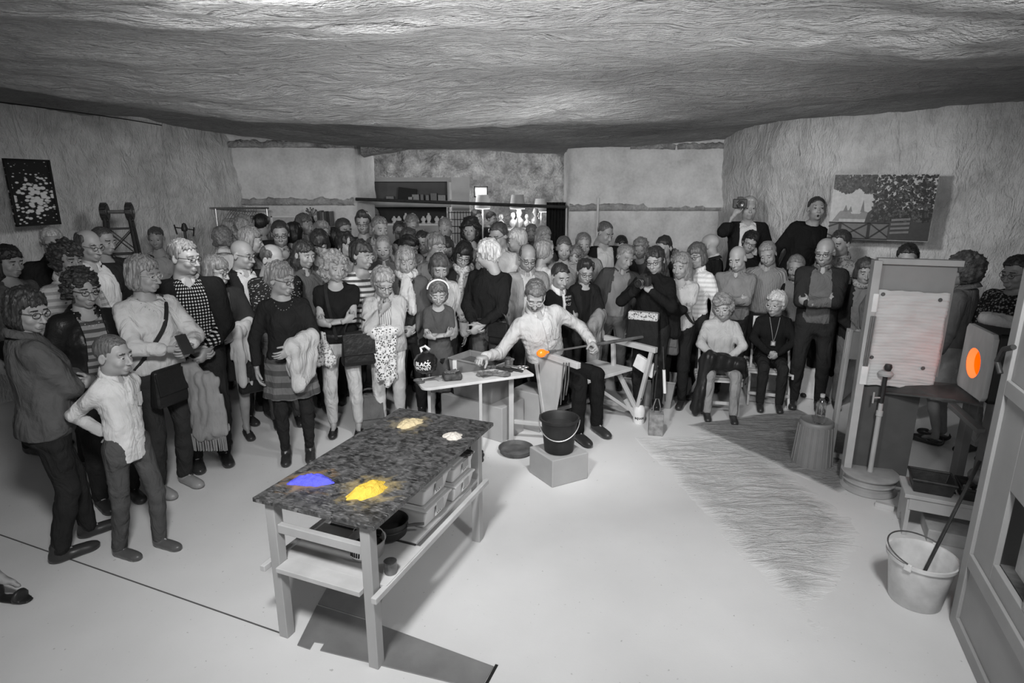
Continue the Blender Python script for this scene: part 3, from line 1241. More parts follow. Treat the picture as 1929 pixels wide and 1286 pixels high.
class Person:
    def __init__(s, label, px, py, Y, sex='m', face=0, body=None, hair='short', hg=.1, skin=.28, S=None, look=12, roll=0, legyaw=0,
                 lean=0, side=0, pose='down', h=.015, child=0, fat=0.0, seat=None, stance=None, hs=None, seed=0, spec='plain',
                 mouth=0, stache=0, beard=0, chub=0, eyes='down', group=None, wr=None, name='person', lift=0.0, hface=None, bare=True):
        s.rnd = random.Random(seed or int(px * 7 + py * 13))
        s.sex, s.child, s.fat, s.h = sex, child, fat, h
        s.bare = bare
        s.fem = sex == 'f'
        hw = D(px, py, Y)                                     # head centre in the world
        hw.z -= lift
        by = RAD(body if body is not None else face)
        s.by = by
        T = rotx(RAD(lean)) @ roty(RAD(side))
        s.T = T
        s.P0 = np.array([0, 0, .95 if seat is None else .60])
        s.seat = seat
        hc = np.array([0, -.025, 1.605])
        s.hc = s.tt(hc - (0 if seat is None else np.array([0, 0, .35])) if seat is None else hc)
        if seat is None:
            sc = hw.z / s.hc[2]
        else:
            sc = hw.z / s.hc[2]
        s.sc = sc
        Rb = rotz(by)
        base = np.array([hw.x, hw.y, 0]) - sc * (Rb @ np.array([s.hc[0], s.hc[1], 0]))
        s.root = empty(name, (base[0], base[1], lift), label, 'person', group, by)
        s.skin = skin_mat(skin)
        s.hm = hair_mat(hg, hair in ('curly', 'bigcurl', 'wavy'))
        s.browm = mat('brow_hair_%d' % round(hg * 50), min(.3, max(.03, hg * .6)), .7, .2)
        s.tz, s.tc = prof(torso_rows(sex, fat, child))
        # joints (torso frame, then leaned)
        shx, shz = (.146 if s.fem else .168), 1.375
        if child:
            shx, shz = .125, 1.37
        P = POSES[pose] if isinstance(pose, str) else pose
        s.arm = []
        s.wbend = (0, .75, .25) if pose == 'cross' else (0, 0, 0)
        for q, sg in ((0, -1), (1, 1)):
            A = s.tt((sg * shx * (1 + .12 * fat), .012, shz))
            w, pole, th, hp = P[q]
            W = s.tt(w)
            pv = s.T @ np.array(pole)
            thv = s.T @ np.array(th)
            if wr and wr[q] is not None:                      # a wrist pinned to a place in the world
                ww, pole, th, hp = wr[q]
                W = (Rb.T @ (np.array(ww) - base - np.array([0, 0, lift]))) / sc
                pv, thv = np.array(pole), Rb.T @ np.array(th)
            E, W = ik(A, W, .29, .255, pv)
            s.arm.append((A, E, W, thv, hp))
        st = stance or ((-.10, 0), (.10, 0))
        s.leg = []
        for q, sg in ((0, -1), (1, 1)):
            if seat is None:
                hip = np.array([sg * .088, .005, .90])
                ank = np.array([st[q][0], st[q][1] + .03, .085])
                K, An = ik(hip, ank, .43, .40, (sg * .15, -1, 0))
                if An[2] > .1:
                    An[2] = max(An[2], .085)
            else:
                hip = np.array([sg * .09, .0, .56])
                K = np.array([st[q][0], -.40, .52])
                An = np.array([st[q][0], st[q][1], .085])
                K, An = rotz(RAD(legyaw)) @ K, rotz(RAD(legyaw)) @ An
            s.leg.append((hip, K, An))
        s.hr = rotz(RAD(face if hface is None else hface) - by) @ rotx(RAD(look)) @ roty(RAD(roll))
        s.hs = (hs if hs else (1.0 if s.fem else 1.05)) / sc if not child else (hs or .93) / sc
        s.body(skin, hair, mouth, stache, beard, chub, eyes)
        PEOPLE.append(s)

    def tt(s, p):
        p = np.array(p, float)
        if s.seat is not None:
            p = p - np.array([0, 0, .35])
        return s.P0 + s.T @ (p - s.P0)

    def tor(s, f, off, z0, z1, k=.03, xs=1.0, ys=1.0):
        Ti = s.T.T
        dz = .35 if s.seat is not None else 0
        P0 = s.P0

        def fn(x, y, z):
            x, y, z = x - P0[0], y - P0[1], z - P0[2]
            X = Ti[0][0] * x + Ti[0][1] * y + Ti[0][2] * z + P0[0]
            Y = Ti[1][0] * x + Ti[1][1] * y + Ti[1][2] * z + P0[1]
            Z = Ti[2][0] * x + Ti[2][1] * y + Ti[2][2] * z + P0[2] + dz
            a = np.interp(Z, s.tz, s.tc[0]) * xs + off
            b = np.interp(Z, s.tz, s.tc[1]) * ys + off
            yo = np.interp(Z, s.tz, s.tc[2])
            d = (np.sqrt((X / a) ** 2 + ((Y - yo) / b) ** 2) - 1) * np.minimum(a, b) * .92
            return np.maximum(np.maximum(d, Z - z1), z0 - Z)
        c = [s.tt((x, y, z)) for x in (-.24, .24) for y in (-.24, .2) for z in (z0, z1)]
        f.add(fn, np.min(c, 0), np.max(c, 0), k)

    def bounds(s, legs=True, arms=True):
        p = [s.tt((x, y, z)) for x in (-.26, .26) for y in (-.26, .22) for z in (.78, 1.53)]
        if arms:
            for A, E, W, _, _ in s.arm:
                p += [A, E, W]
        if legs:
            for g in s.leg:
                p += list(g)
                p.append(g[2] + np.array([0, -.2, -.085]))
        p = np.array(p)
        return p.min(0) - .09, p.max(0) + .09

    def tfz(s, f):
        """torso-frame coordinates over the grid of f"""
        x, y, z = f.X()
        Ti = s.T.T
        P0 = s.P0
        x, y, z = x - P0[0], y - P0[1], z - P0[2]
        return (Ti[0][0] * x + Ti[0][1] * y + Ti[0][2] * z + P0[0], Ti[1][0] * x + Ti[1][1] * y + Ti[1][2] * z + P0[1],
                Ti[2][0] * x + Ti[2][1] * y + Ti[2][2] * z + P0[2] + (.35 if s.seat is not None else 0))

    def arms(s, f, off, t, k=.02, r=None):
        """sleeves: t = 0..2 (1 elbow, 2 wrist)"""
        r0 = r or ((.043, .034, .031, .024) if s.fem or s.child else (.050, .040, .037, .028))
        for A, E, W, _, _ in s.arm:
            t1 = min(1, t)
            f.cone(A, A + (E - A) * t1, r0[0] + off, r0[0] + (r0[1] - r0[0]) * t1 + off, .04)
            if t > 1:
                t2 = min(1, t - 1)
                f.cone(E, E + (W - E) * t2, r0[2] + off, r0[2] + (r0[3] - r0[2]) * t2 + off, k)

    def legs(s, f, off, bot=0.0, wide=1.0, k=.03, flare=0.0):
        w = .9 if s.child else 1
        for hip, K, An in s.leg:
            f.cone(hip, K, (.083 * w + off) * wide, .056 * w + off, k)
            e = K + (An - K) * (1 - bot)
            m = K + (An - K) * .33
            f.cone(K, m, .054 * w + off, .053 * w + off, .02)
            f.cone(m, e, .053 * w + off, .036 + off + flare, .02)

    def out(s, name, V, F, mats, fmat=None, guv=None, parent=None):
        return npmesh(name, V * s.sc, F, mats, parent or s.root, fmat, guv)

    def guv(s, V):
        P = (V - s.P0) @ s.T + s.P0
        z = P[:, 2] + (.35 if s.seat is not None else 0)
        a = np.arctan2(P[:, 0], -P[:, 1]) * .16
        return np.stack([a, z, V[:, 0] * 0], 1)

    def body(s, skin, hair, mouth, stache, beard, chub, eyes):
        h = s.h
        hh = max(.0048, h * .375)
        V, F, m = head_mesh(s.sex, hh / s.hs / s.sc * .98, s.rnd, mouth, stache, beard, s.child, chub, eyes)
        V = (V * s.hs) @ s.hr.T + s.hc
        hb = max(h * 1.9, .024)
        lo, hi = s.bounds()
        f = Fld(lo, hi, hb)
        s.tor(f, -.010, .80, 1.48)
        s.arms(f, -.001, 2)
        s.legs(f, -.004 if s.bare else -.022, 0, .95)
        f.cone(s.tt((0, .02, 1.40)), s.hc + s.hr @ np.array([0, .02, -.1]) * s.hs, .052 if s.fem else .06, .048 if s.fem else .055, .03)
        for hip, K, An in s.leg:
            f.cone(An, An + np.array([0, -.14, -.05]), .034 if s.bare else .02, .022 if s.bare else .012, .02)
        V2, F2 = f.mesh()
        Vs, Fs, ms, o = [V, V2], [F, F2 + len(V)], [m, np.zeros(len(F2), np.int32)], len(V) + len(V2)
        for (A, E, W, th, hp), right in zip(s.arm, (True, False)):
            sc = (.95 if s.fem else 1.05) * (.9 if s.child else 1)
            Ld = (W - E) / np.linalg.norm(W - E) + s.T @ np.array(s.wbend)
            v, q = place_hand(hp, max(.0064, h * .58), W - (W - E) * .03, Ld, th, right, sc)
            Vs.append(v)
            Fs.append(q + o)
            ms.append(np.zeros(len(q), np.int32))
            o += len(v)
        s.out('body', np.concatenate(Vs), np.concatenate(Fs),
              [s.skin, mat('lips', skin * .72, .5), mat('eye_white', .6, .25, .5, bump=0), mat('iris', .03, .2, .5, bump=0), s.browm],
              np.concatenate(ms))
        r = hair_mesh(hair, max(.0068, h * .58), s.rnd)
        if r:
            s.out('hair', (r[0] * s.hs) @ s.hr.T + s.hc, r[1], s.hm)

    def face_pt(s, p):
        return (s.hr @ (np.array(p) * s.hs) + s.hc) * s.sc

    def folds(s, f, amp, lam=.075):
        x, y, z = f.X()
        w = wob(x, y, z, s.rnd, 6, lam * 1.25, 1.0, (1, 1, 1.7))
        w2 = wob(x, y, z, s.rnd, 5, lam * 2.4, 1.0, (1, 1, .6))
        f.d = f.d + amp * (.7 - 1.5 * np.abs(np.sin(w * 1.2)) * (.6 + .5 * np.sin(w2)))

    def top(s, m, sleeve=2, hem=.90, off=.016, neck=1.455, vneck=0.0, scoop=0.0, open_=None, fold=.0055, name='shirt', k=.02, boat=0,
            h=None, loose=0.0, parent=None):
        lo, hi = s.bounds(legs=False)
        lo = lo.copy()
        f = Fld(lo, hi, h or s.h * 1.13)
        s.tor(f, off, hem, min(neck, 1.50), .03, 1 + loose, 1 + loose)
        X, Y, Z = s.tfz(f)
        s.arms(f, off + (.004 if sleeve < 1.2 else .002), sleeve)
        s.folds(f, fold)
        f.cut((hem - Z), .006)
        f.cut(Z - neck - .12 * np.maximum(0, Y) + (boat * np.maximum(0, .1 - np.abs(X))), .008)
        if scoop:       # round neckline
            f.cut(-((np.sqrt((X / .085) ** 2 + ((Z - 1.46) / scoop) ** 2) - 1) * .07 + np.maximum(0, Y + .02) * 3), .006)
        if vneck:       # V opening of depth vneck below the neck
            w = .075 * np.clip((Z - (1.46 - vneck)) / vneck, 0, 1.3)
            f.cut(-np.maximum(np.maximum(np.abs(X) - w, Y + .03), 1.46 - vneck - Z), .006)
        if open_:       # open jacket: (half width at hem, half width at chest)
            w = np.interp(Z, [hem, 1.12, 1.30, 1.47], [open_[0], open_[1], open_[2], .075])
            f.cut(-np.maximum(np.abs(X) - w, Y + .035), .006)
        V, F = f.mesh()
        return s.out(name, V, F, m, None, s.guv(V), parent)

    def pants(s, m, off=.012, bot=0.0, wide=1.0, flare=.006, waist=1.02, fold=.006, name='trousers', h=None):
        lo, hi = s.bounds(arms=False)
        f = Fld(lo, hi, h or s.h)
        s.tor(f, off - .006, .80, waist, .05)
        s.legs(f, off, bot, wide, .05, flare)
        s.folds(f, fold)
        X, Y, Z = s.tfz(f)
        x, y, z = f.X()
        f.cut(Z - waist, .004)
        zb = .035 + bot * .40
        f.cut(zb - z)
        V, F = f.mesh()
        return s.out(name, V, F, m, None, s.guv(V))

    def skirt(s, m, hem=.55, off=.008, flare=.05, waist=1.03, name='skirt', fold=.004):
        lo, hi = s.bounds(arms=False)
        f = Fld(lo, hi, s.h)
        s.tor(f, off, .82, waist, .03)

        def fn(x, y, z):
            t = np.clip((.92 - z) / (.92 - hem), 0, 1)
            a = .178 * (1 + .2 * s.fat) + off + flare * t
            b = .135 * (1 + .2 * s.fat) + off + flare * t
            if s.child:
                a, b = a - .04, b - .03
            d = (np.sqrt((x / a) ** 2 + ((y - .01) / b) ** 2) - 1) * b
            return np.maximum(np.maximum(d, hem - z), z - .93)
        f.add(fn, (-.27, -.22, hem), (.27, .22, .93), .05)
        X, Y, Z = s.tfz(f)
        x, y, z = f.X()
        th = np.arctan2(x, y)
        f.d = f.d + fold * 1.6 * np.sin(th * 9 + 2 * z) * np.clip((.95 - z) / .3, 0, 1)
        s.folds(f, fold)
        f.cut(Z - waist)
        f.cut(hem - z)
        V, F = f.mesh()
        return s.out(name, V, F, m, None, s.guv(V))

    def shoes(s, m, kind='shoe', sole=None):
        for hip, K, An in s.leg:
            a = An.copy()
            g = Fld((a[0] - .075, a[1] - .235, -.004), (a[0] + .075, a[1] + .10, .135), max(.010, s.h * .85))
            g.ell((a[0], a[1] - .075, .036), (.045, .135, .038))
            g.ell((a[0], a[1] + .015, .052), (.036, .052, .05), .02)
            g.ell((a[0], a[1] - .155, .030), (.043, .055, .028), .02)
            if kind in ('shoe', 'sneaker', 'boot'):
                g.cone((a[0], a[1] + .005, .05), (a[0], a[1] + .01, .105 if kind != 'boot' else .16), .042, .044, .02)
            x, y, z = g.X()
            if kind == 'flat':
                g.cut(-np.maximum(.040 - z + 0 * x + 0 * y, np.maximum(np.abs(x - a[0]) - .034, np.abs(y - a[1] + .035) - .085)), .006)
            if kind == 'sandal':
                g.d = np.maximum(g.d - .004, np.minimum(z - .016, np.minimum(np.abs(y - a[1] + .135) - .014, np.abs(y - a[1] - .01) - .010)))
            g.cut(.0 - z)
            V, F = g.mesh()
            mm = None
            mats = m
            if sole:
                mm = (V[F].mean(1)[:, 2] < .018).astype(np.int32)
                mats = [m, sole]
            s.out('sandal' if kind == 'sandal' else 'shoe', V, F, mats, mm)

    def belt(s, m, z=1.0, name='belt'):
        f = Fld(s.tt((0, 0, z)) - .27, s.tt((0, 0, z)) + .27, .012)
        s.tor(f, .016, z - .018, z + .018, .004)
        V, F = f.mesh()
        s.out(name, V, F, m)

    def glasses(s, m=None, r=.0020, w=.0195, hgt=.0145):
        m = m or mat('glasses_frame_dark', .02, .3, .5, bump=0)
        mb = MB()
        for sg in (-1, 1):
            c = np.array([sg * .032, -.098, -.002])
            pts = []
            for i in range(14):
                a = 2 * math.pi * i / 14
                pts.append(s.face_pt(c + np.array([w * np.sign(math.cos(a)) * abs(math.cos(a)) ** .8, .006 * (sg * math.cos(a) > .3),
                                                   hgt * np.sign(math.sin(a)) * abs(math.sin(a)) ** .8])))
            mb.tube(pts, r, 5, True)
            mb.tube([s.face_pt((sg * .051, -.092, .004)), s.face_pt((sg * .073, -.05, .006)), s.face_pt((sg * .079, .008, .004))], r, 5)
        mb.tube([s.face_pt((-.013, -.099, .001)), s.face_pt((0, -.102, .004)), s.face_pt((.013, -.099, .001))], r, 5)
        return mb.build('glasses', m, s.root)

    def surf(s, x, z, back=False, off=.02):
        """point on the torso's front (or back) at torso-frame x, z"""
        a = float(np.interp(z, s.tz, s.tc[0])) + off
        b = float(np.interp(z, s.tz, s.tc[1])) + off
        yo = float(np.interp(z, s.tz, s.tc[2]))
        t = min(1, abs(x) / a)
        y = yo + (1 if back else -1) * b * math.sqrt(1 - t * t)
        if t >= 1:
            x = math.copysign(a, x)
        return s.tt((x, y, z)) * s.sc

    def strap(s, x0, x1, z1, m, w=.016, name='bag_strap', off=.02, zt=1.415, both=True):
        """from the shoulder at x0 to x1, z1, front and back"""
        mb = MB()
        for bk in ((False, True) if both else (False,)):
            pts = []
            for i in range(13):
                t = i / 12
                z = zt + (z1 - zt) * t
                pts.append(s.surf(x0 + (x1 - x0) * t, z, bk, off))
            if not bk:
                pts.insert(0, (s.tt((x0, .0, zt + .035)) * s.sc))
            else:
                pts.insert(0, (s.tt((x0, .01, zt + .035)) * s.sc))
            for i in range(len(pts) - 1):
                a, b = Vector(pts[i]), Vector(pts[i + 1])
                mb.bar(a, b + (b - a) * .15, w * 2, .006, (a + b) / 2 - Vector(s.tt((0, 0, (zt + z1) / 2)) * s.sc))
        return mb.build(name, m, s.root)

    def scarf(s, m, r=.035, tails=0, name='scarf', z=1.455):
        f = Fld(s.tt((0, 0, z)) - np.array([.22, .26, .42]), s.tt((0, 0, z)) + np.array([.22, .2, .16]), max(.010, s.h * .8))
        n = 12
        for i in range(n):
            a0, a1 = 2 * math.pi * i / n, 2 * math.pi * (i + 1) / n
            p = [s.tt((.078 * math.sin(a), .015 - .078 * math.cos(a), z + .022 - .026 * math.cos(a) + .008 * math.sin(3 * a))) for a in (a0, a1)]
            f.cone(p[0], p[1], r, r, .01)
        for q in range(tails):
            sx = (-.035, .04)[q % 2]
            f.cone(s.tt((sx * .5, -.10, z - .03)), s.tt((sx, -.155, z - .17)), .030, .036, .02)
            f.cone(s.tt((sx, -.155, z - .17)), s.tt((sx * 1.3, -.165, z - .33)), .036, .042, .02)
        x, y, zz = f.X()
        f.d = f.d + wob(x, y, zz, s.rnd, 6, .04, .006)
        V, F = f.mesh()
        return s.out(name, V, F, m)

    def collar(s, m, r=.064, hgt=.036, name='collar', spread=.5, z=1.45, flare=.012, drop=.035):
        """a turned-down shirt collar, open at the front"""
        n = 18
        rows = [(r, 0.0, 0), (r + .001, hgt, 0), (r + .006, hgt + .004, 0), (r + flare + .008, -.002, 1)]
        V = []
        for i in range(n + 1):
            a = spread * .5 + (2 * math.pi - spread) * i / n
            fr = max(0, math.cos(a)) ** 3
            for rr, dz, lowr in rows:
                V.append(s.tt((rr * 1.02 * math.sin(a), .022 - rr * math.cos(a) * 1.05, z + dz - .030 * math.cos(a) - (drop * fr if lowr else 0))))
        k = len(rows)
        F = [(i * k + j, (i + 1) * k + j, (i + 1) * k + j + 1, i * k + j + 1) for i in range(n) for j in range(k - 1)]
        o = s.out(name, np.array(V), np.array(F, np.int32), m)
        md = o.modifiers.new('thickness', 'SOLIDIFY')
        md.thickness = .004
        return o

    def necklace(s, m, r=.004, drop=.10, name='necklace', n=22):
        mb = MB()
        for i in range(n):
            a = 2 * math.pi * i / n
            x = .075 * math.sin(a)
            fr = max(0, math.cos(a))
            p = s.tt((x, .02 - (.07 + .05 * fr) * math.cos(a), 1.46 - drop * fr))
            V = Vector(p * s.sc)
            if fr > 0:
                q = Vector(s.surf(x, 1.46 - drop * fr, False, .016))
                V = Vector((V.x, min(V.y, q.y), V.z)) if False else q.lerp(V, .0)
            mb.lathe([(0, -r), (r, 0), (0, r)], V, 6)
        return mb.build(name, m, s.root)

    def placket(s, m, z0=1.0, z1=1.42, parent=None, pocket=True, off=.022):
        mb = MB()
        pts = [Vector(s.surf(0, z1 - (z1 - z0) * i / 12, False, off)) for i in range(13)]
        for a, b in zip(pts[:-1], pts[1:]):
            mb.bar(a, b + (b - a) * .1, .030 * s.sc, .004, (0, -1, 0))
        o = mb.build('placket', m, parent or s.root)
        q = MB()
        for i in range(1, 12, 2):
            p = pts[i] + Vector((0, -.004, 0))
            q.lathe([(0, -.003), (.0055, -.003), (.0055, .002), (0, .002)], p, 8, Matrix.Rotation(RAD(90), 3, 'X'))
        q.build('buttons', mat('shirt_buttons', .55, .4, bump=0), parent or s.root)
        if pocket:
            q = MB()
            c = [Vector(s.surf(x, z, False, off)) for x, z in ((.045, 1.30), (.115, 1.30), (.115, 1.22), (.08, 1.205), (.045, 1.22))]
            d = Vector((0, -.005, 0))
            q._add([p for p in c] + [p + d for p in c], [(0, 1, 2, 3, 4), (9, 8, 7, 6, 5)] + [(i, (i + 1) % 5, 5 + (i + 1) % 5, 5 + i) for i in range(5)])
            q.build('pocket', m, parent or s.root)
        return o

    def tie_cord(s, m, z1=1.15, r=.003, name='lanyard'):
        mb = MB()
        for sg in (-1, 1):
            pts = [s.surf(sg * .06 * (1 - i / 8), 1.44 - (1.44 - z1) * i / 8, False, .028) for i in range(9)]
            mb.tube(pts, r, 5)
        return mb.build(name, m, s.root)

    def loc(s, p):
        """person space (already scaled) -> world"""
        return s.root.matrix_basis @ Vector(p) if False else Vector(rotz(s.by) @ np.array(p)) + Vector(s.root.location)

    def wrist(s, q):
        return s.loc(s.arm[q][2] * s.sc)


def blob(name, cones, m, h=.014, fold=.006, lam=.07, seed=1, label=None, cat=None, group=None, parent=None, k=.03, cuts=(), vst=.16):
    """A soft thing (coat, bag, cloth) from tapered strokes in world space: [(a, b, ra, rb, flat)]."""
    P = np.array([c[i] for c in cones for i in (0, 1)], float)
    R = max(max(c[2], c[3]) for c in cones) + .04
    o = P.mean(0)
    o[2] = P[:, 2].min() - .0
    f = Fld(P.min(0) - R, P.max(0) + R, h)
    for c in cones:
        f.cone(c[0], c[1], c[2], c[3], k, 0, c[4] if len(c) > 4 else 1.0)
    x, y, z = f.X()
    rnd = random.Random(seed)
    w = wob(x, y, z, rnd, 7, lam * 1.2, 1.0, (1.3, 1.3, vst))
    f.d = f.d + fold * (1 - 1.7 * np.abs(np.sin(w * .9)))
    for n, c in cuts:
        f.cut(x * n[0] + y * n[1] + z * n[2] - c)
    V, F = f.mesh()
    V = V - o.astype(np.float32)
    ob = npmesh(name, V, F, m, parent)
    zz = V[:, 2]
    ob.location = o
    return tag(ob, label, cat, group)

# ================================================================ the audience
def Q(label, px, py, Y, sex, face, hair, hg, top, bot, pose='down', jk=None, gl=False, col=False, scarf=None, shoe=.03,
      hem=.90, sleeve=None, belt=False, neckl=None, flat=False, sole=None, jkw=(.085, .07, .06), jhem=.80, dark=True, **k):
    h = .0125 if Y < 4.75 else (.0168 if Y < 5.6 else (.024 if Y < 6.25 else .029))
    k.setdefault('h', h)
    k.setdefault('bare', bot[0] == 'skirt')
    p = Person(label, px, py, Y, sex, face, hair=hair, hg=hg, pose=pose, **k)
    st, kind, g = top[0], top[1], top[2]
    g2 = top[3] if len(top) > 3 else None
    m = cloth(kind, g, g2)
    tucked = bot[0] == 'skirt' or belt
    off = .012 if tucked and not jk else .016
    hm = hem if not belt else .985
    if st == 't':
        p.top(m, sleeve=.55 if sleeve is None else sleeve, scoop=.075, off=off, hem=hm, name='tee_shirt')
    elif st == 's':
        sh_ = p.top(m, sleeve=1.93 if sleeve is None else sleeve, vneck=.07, off=off, hem=hm)
        if Y < 6.8:
            p.collar(m).parent = sh_
        if Y < 5.3 and not jk:
            p.placket(m, hm + .02, 1.39, sh_, not jk, off + .008)
    elif st == 'k':
        p.top(m, sleeve=1.93 if sleeve is None else sleeve, scoop=.04, off=off + .004, hem=hm, name='sweater')
    elif st == 'n':
        p.top(m, sleeve=1.93 if sleeve is None else sleeve, off=off + .004, hem=hm, neck=1.50, name='turtleneck')
    elif st == 'j':
        sh_ = p.top(m, sleeve=1.95 if sleeve is None else sleeve, vneck=.12, off=.024, hem=hm, name='jacket', fold=.005)
        if Y < 6.8:
            p.collar(m, r=.072, flare=.022, hgt=.03, drop=.06, spread=.9).parent = sh_
    if jk:
        jm = cloth(*jk)
        bz_ = p.top(jm, sleeve=1.96, off=.028, hem=jhem, open_=jkw, name='blazer', fold=.0045)
        if Y < 6.8 and not scarf:
            p.collar(jm, r=.076, flare=.022, hgt=.022, drop=.09, spread=1.1, z=1.44, name='lapel').parent = bz_
    if bot[0] == 'pants':
        p.pants(cloth(bot[1] if len(bot) > 2 else 'plain', bot[-1]), h=max(k['h'] * 1.2, .018))
    elif bot[0] == 'skirt':
        p.skirt(cloth(bot[1] if len(bot) > 3 else 'plain', bot[-2]), hem=bot[-1])
    elif bot[0] == 'jeans':
        p.pants(cloth('denim', bot[1]), off=.008, fold=.004, flare=.002, bot=bot[2] if len(bot) > 2 else 0, h=max(k['h'] * 1.1, .016))
    p.shoes(mat('shoe_leather_%d' % round(shoe * 100), shoe, .35, .4), 'flat' if flat else 'shoe', sole)
    if belt:
        p.belt(mat('belt_leather', .03, .4))
    if gl:
        p.glasses(mat('glasses_frame_light', .5, .3, .5, bump=0) if gl == 2 else None)
    if scarf:
        p.scarf(cloth(*scarf[:2]), tails=scarf[2] if len(scarf) > 2 else 0)
    if neckl:
        p.necklace(mat('beads_%d' % round(neckl * 100), neckl, .3, .5))
    return p


BK, DK, MD, WH = ('plain', .025), ('plain', .05), ('plain', .16), ('plain', .62)
TRD, TRM = ('pants', .035), ('pants', .12)

M_SAND = mat('sandal_leather', .02, .4)
# --- left block, nearest first
pDenim = Q('woman with dark bob and dark denim jacket nearest the left edge, back half turned', 52, 584, 3.25, 'f', 78, 'bob', 0.03,
           ('t', 'plain', .05), TRD, 'cross', body=138, gl=True, fat=.45, stance=((-.08, .04), (.12, -.16)), seed=3)
pDenim.top(cloth('denim', .085), sleeve=1.95, off=.026, hem=.84, name='denim_jacket', fold=.005)
pDenim.collar(cloth('denim', .085), r=.07, flare=.02, drop=.03)
pLeather = Q('woman with curly dark hair, glasses, black leather jacket and striped top', 155, 543, 3.80, 'f', 62, 'curly', 0.025,
             ('t', 'stripe', .22, .06), TRD, 'down', jk=('leather', .02), gl=True, neckl=.5, fat=.3, body=50)
pBoy = Q('small boy in a white shirt and cargo trousers with hands behind his back', 214, 668, 3.22, 'm', 84, 'crew', 0.1,
         ('s', 'plain', .52), ('pants', .07), 'back', child=1, hem=.80, sleeve=1.9, shoe=.08, sole=mat('boy_sole', .35),
         body=70, stance=((-.10, .10), (.10, -.08)), hs=.95, look=6)
pSweater = Q('blonde woman in a white long-sleeved top looking at her phone', 272, 516, 4.00, 'f', 80, 'bob', 0.228,
             ('k', 'plain', .50), ('pants', .05), 'phone', gl=2, neckl=.12, sleeve=1.6, body=58, fat=.25, look=8, shoe=.25,
             hem=.93)
pSweater.strap(.10, -.17, .98, mat('bag_strap_leather', .02, .45), .014)
pCheck = Q('tall man in a checked shirt and black blazer beside the woman with the phone', 348, 484, 4.40, 'm', 76, 'short', 0.16,
           ('s', 'check', .66, .03), TRD, 'front', jk=('plain', .02), gl=True, belt=True, body=34, look=8, jkw=(.15, .13, .10), seed=11)
pLong = Q('woman with straight fair hair, glasses and a long dark cardigan over a short skirt', 408, 510, 4.90, 'f', 78, 'bobf', 0.152,
          ('t', 'plain', .06), ('skirt', .03, .62), 'coat', jk=('knit', .04), jhem=.55, gl=True, body=36, flat=True)
pBraid = Q('woman with short grey curls in a black striped dress holding a pale coat', 530, 525, 4.50, 'f', 68, 'pixie', 0.198,
           ('k', 'plain', .03), ('skirt', 'bigstripe', .03, .14, .60), 'coat', gl=True, neckl=.35, body=18, seed=8, bare=False)
pBraid.pants(cloth('plain', .035), off=.002, flare=0, name='tights', h=.014)
Q('woman with long dark hair at the far left edge looking right', 17, 492, 4.70, 'f', 75, 'long', 0.02, ('t', 'plain', .10), TRD, 'down', skin=.3)
Q('white-haired man with glasses below the framed picture on the left', 98, 456, 5.37, 'm', 38, 'short', 0.418, ('s', 'plain', .03), TRD, 'down', jk=('plain', .03), gl=True, skin=.24, beard=0)
Q('man with receding dark hair and glasses, white shirt, left of the iron tower', 168, 462, 4.95, 'm', 75, 'balding', .05, ('s', 'plain', .55), TRD, 'down', jk=('plain', .03), gl=True, jkw=(.2, .17, .13), body=60)
Q('dark-haired man half hidden between the man with receding hair and the iron tower', 195, 453, 5.63, 'm', 80, 'crew', 0.06, ('t', 'plain', .05), TRD, 'down', skin=.3)
Q('dark-haired woman in a pale striped blouse behind the leather jacket', 128, 487, 4.45, 'f', 70, 'curly', 0.03, ('s', 'stripe', .5, .3), TRD, 'down', skin=.24)
Q('young woman with a fringe standing far back between the tower and the tall man', 294, 448, 6.75, 'f', 20, 'pony', 0.07, ('t', 'plain', .3), TRD, 'down', skin=.26)
Q('bald man with glasses and dark jacket behind the long-haired woman', 458, 479, 5.35, 'm', 75, 'bald', .1, ('s', 'plain', .5), TRD, 'front', jk=('plain', .03), gl=True, body=45)
Q('balding man in a dark dotted shirt with arms crossed', 514, 488, 5.24, 'm', 70, 'balding', .07, ('s', 'dots', .03, .3), TRM, 'cross', sleeve=.8, body=25, look=20)
Q('woman with curly fair hair at the back left by the clothes rail', 420, 450, 6.34, 'f', 200, 'curly', 0.167, ('s', 'plain', .6), TRD, 'down')
Q('blonde woman with sunglasses on her head, seen from behind', 462, 430, 6.66, 'f', 170, 'wavy', 0.243, ('t', 'plain', .4), TRD, 'down')
Q('ash blonde woman in profile in front of the sunglasses woman', 474, 452, 5.70, 'f', 105, 'bob', 0.213, ('k', 'plain', .2), TRD, 'down')
Q('man with black cropped hair and white collar seen from behind at the back', 494, 424, 7.00, 'm', 165, 'short', 0.015, ('s', 'plain', .6), TRD, 'down', jk=('plain', .04), skin=.25)
Q('man with glasses resting his chin on his hand at the back left', 528, 440, 6.18, 'm', 20, 'short', 0.03, ('s', 'plain', .06), TRD, 'chin', gl=True, skin=.24)
Q('woman with long brown hair in profile in front of the wall niche', 574, 422, 7.30, 'f', 70, 'long', 0.09, ('t', 'plain', .05), TRD, 'down', skin=.23)
Q('person with a round dark bob turned away below the long-haired profile', 556, 440, 6.80, 'f', 150, 'bob', 0.015, ('t', 'plain', .05), TRD, 'down')
Q('man with spiky grey hair and glasses at the back left', 606, 440, 6.37, 'm', 25, 'tall', 0.167, ('s', 'plain', .1), TRD, 'down', gl=True, skin=.26)
Q('person with a dark fringed bob looking down behind the curly blonde', 602, 458, 5.83, 'f', 15, 'bobf', 0.02, ('t', 'plain', .06), TRD, 'down', look=38)
Q('woman with long dark hair and folded collar gazing right', 574, 479, 5.52, 'f', 55, 'long', 0.025, ('s', 'plain', .09), TRD, 'down', body=35)
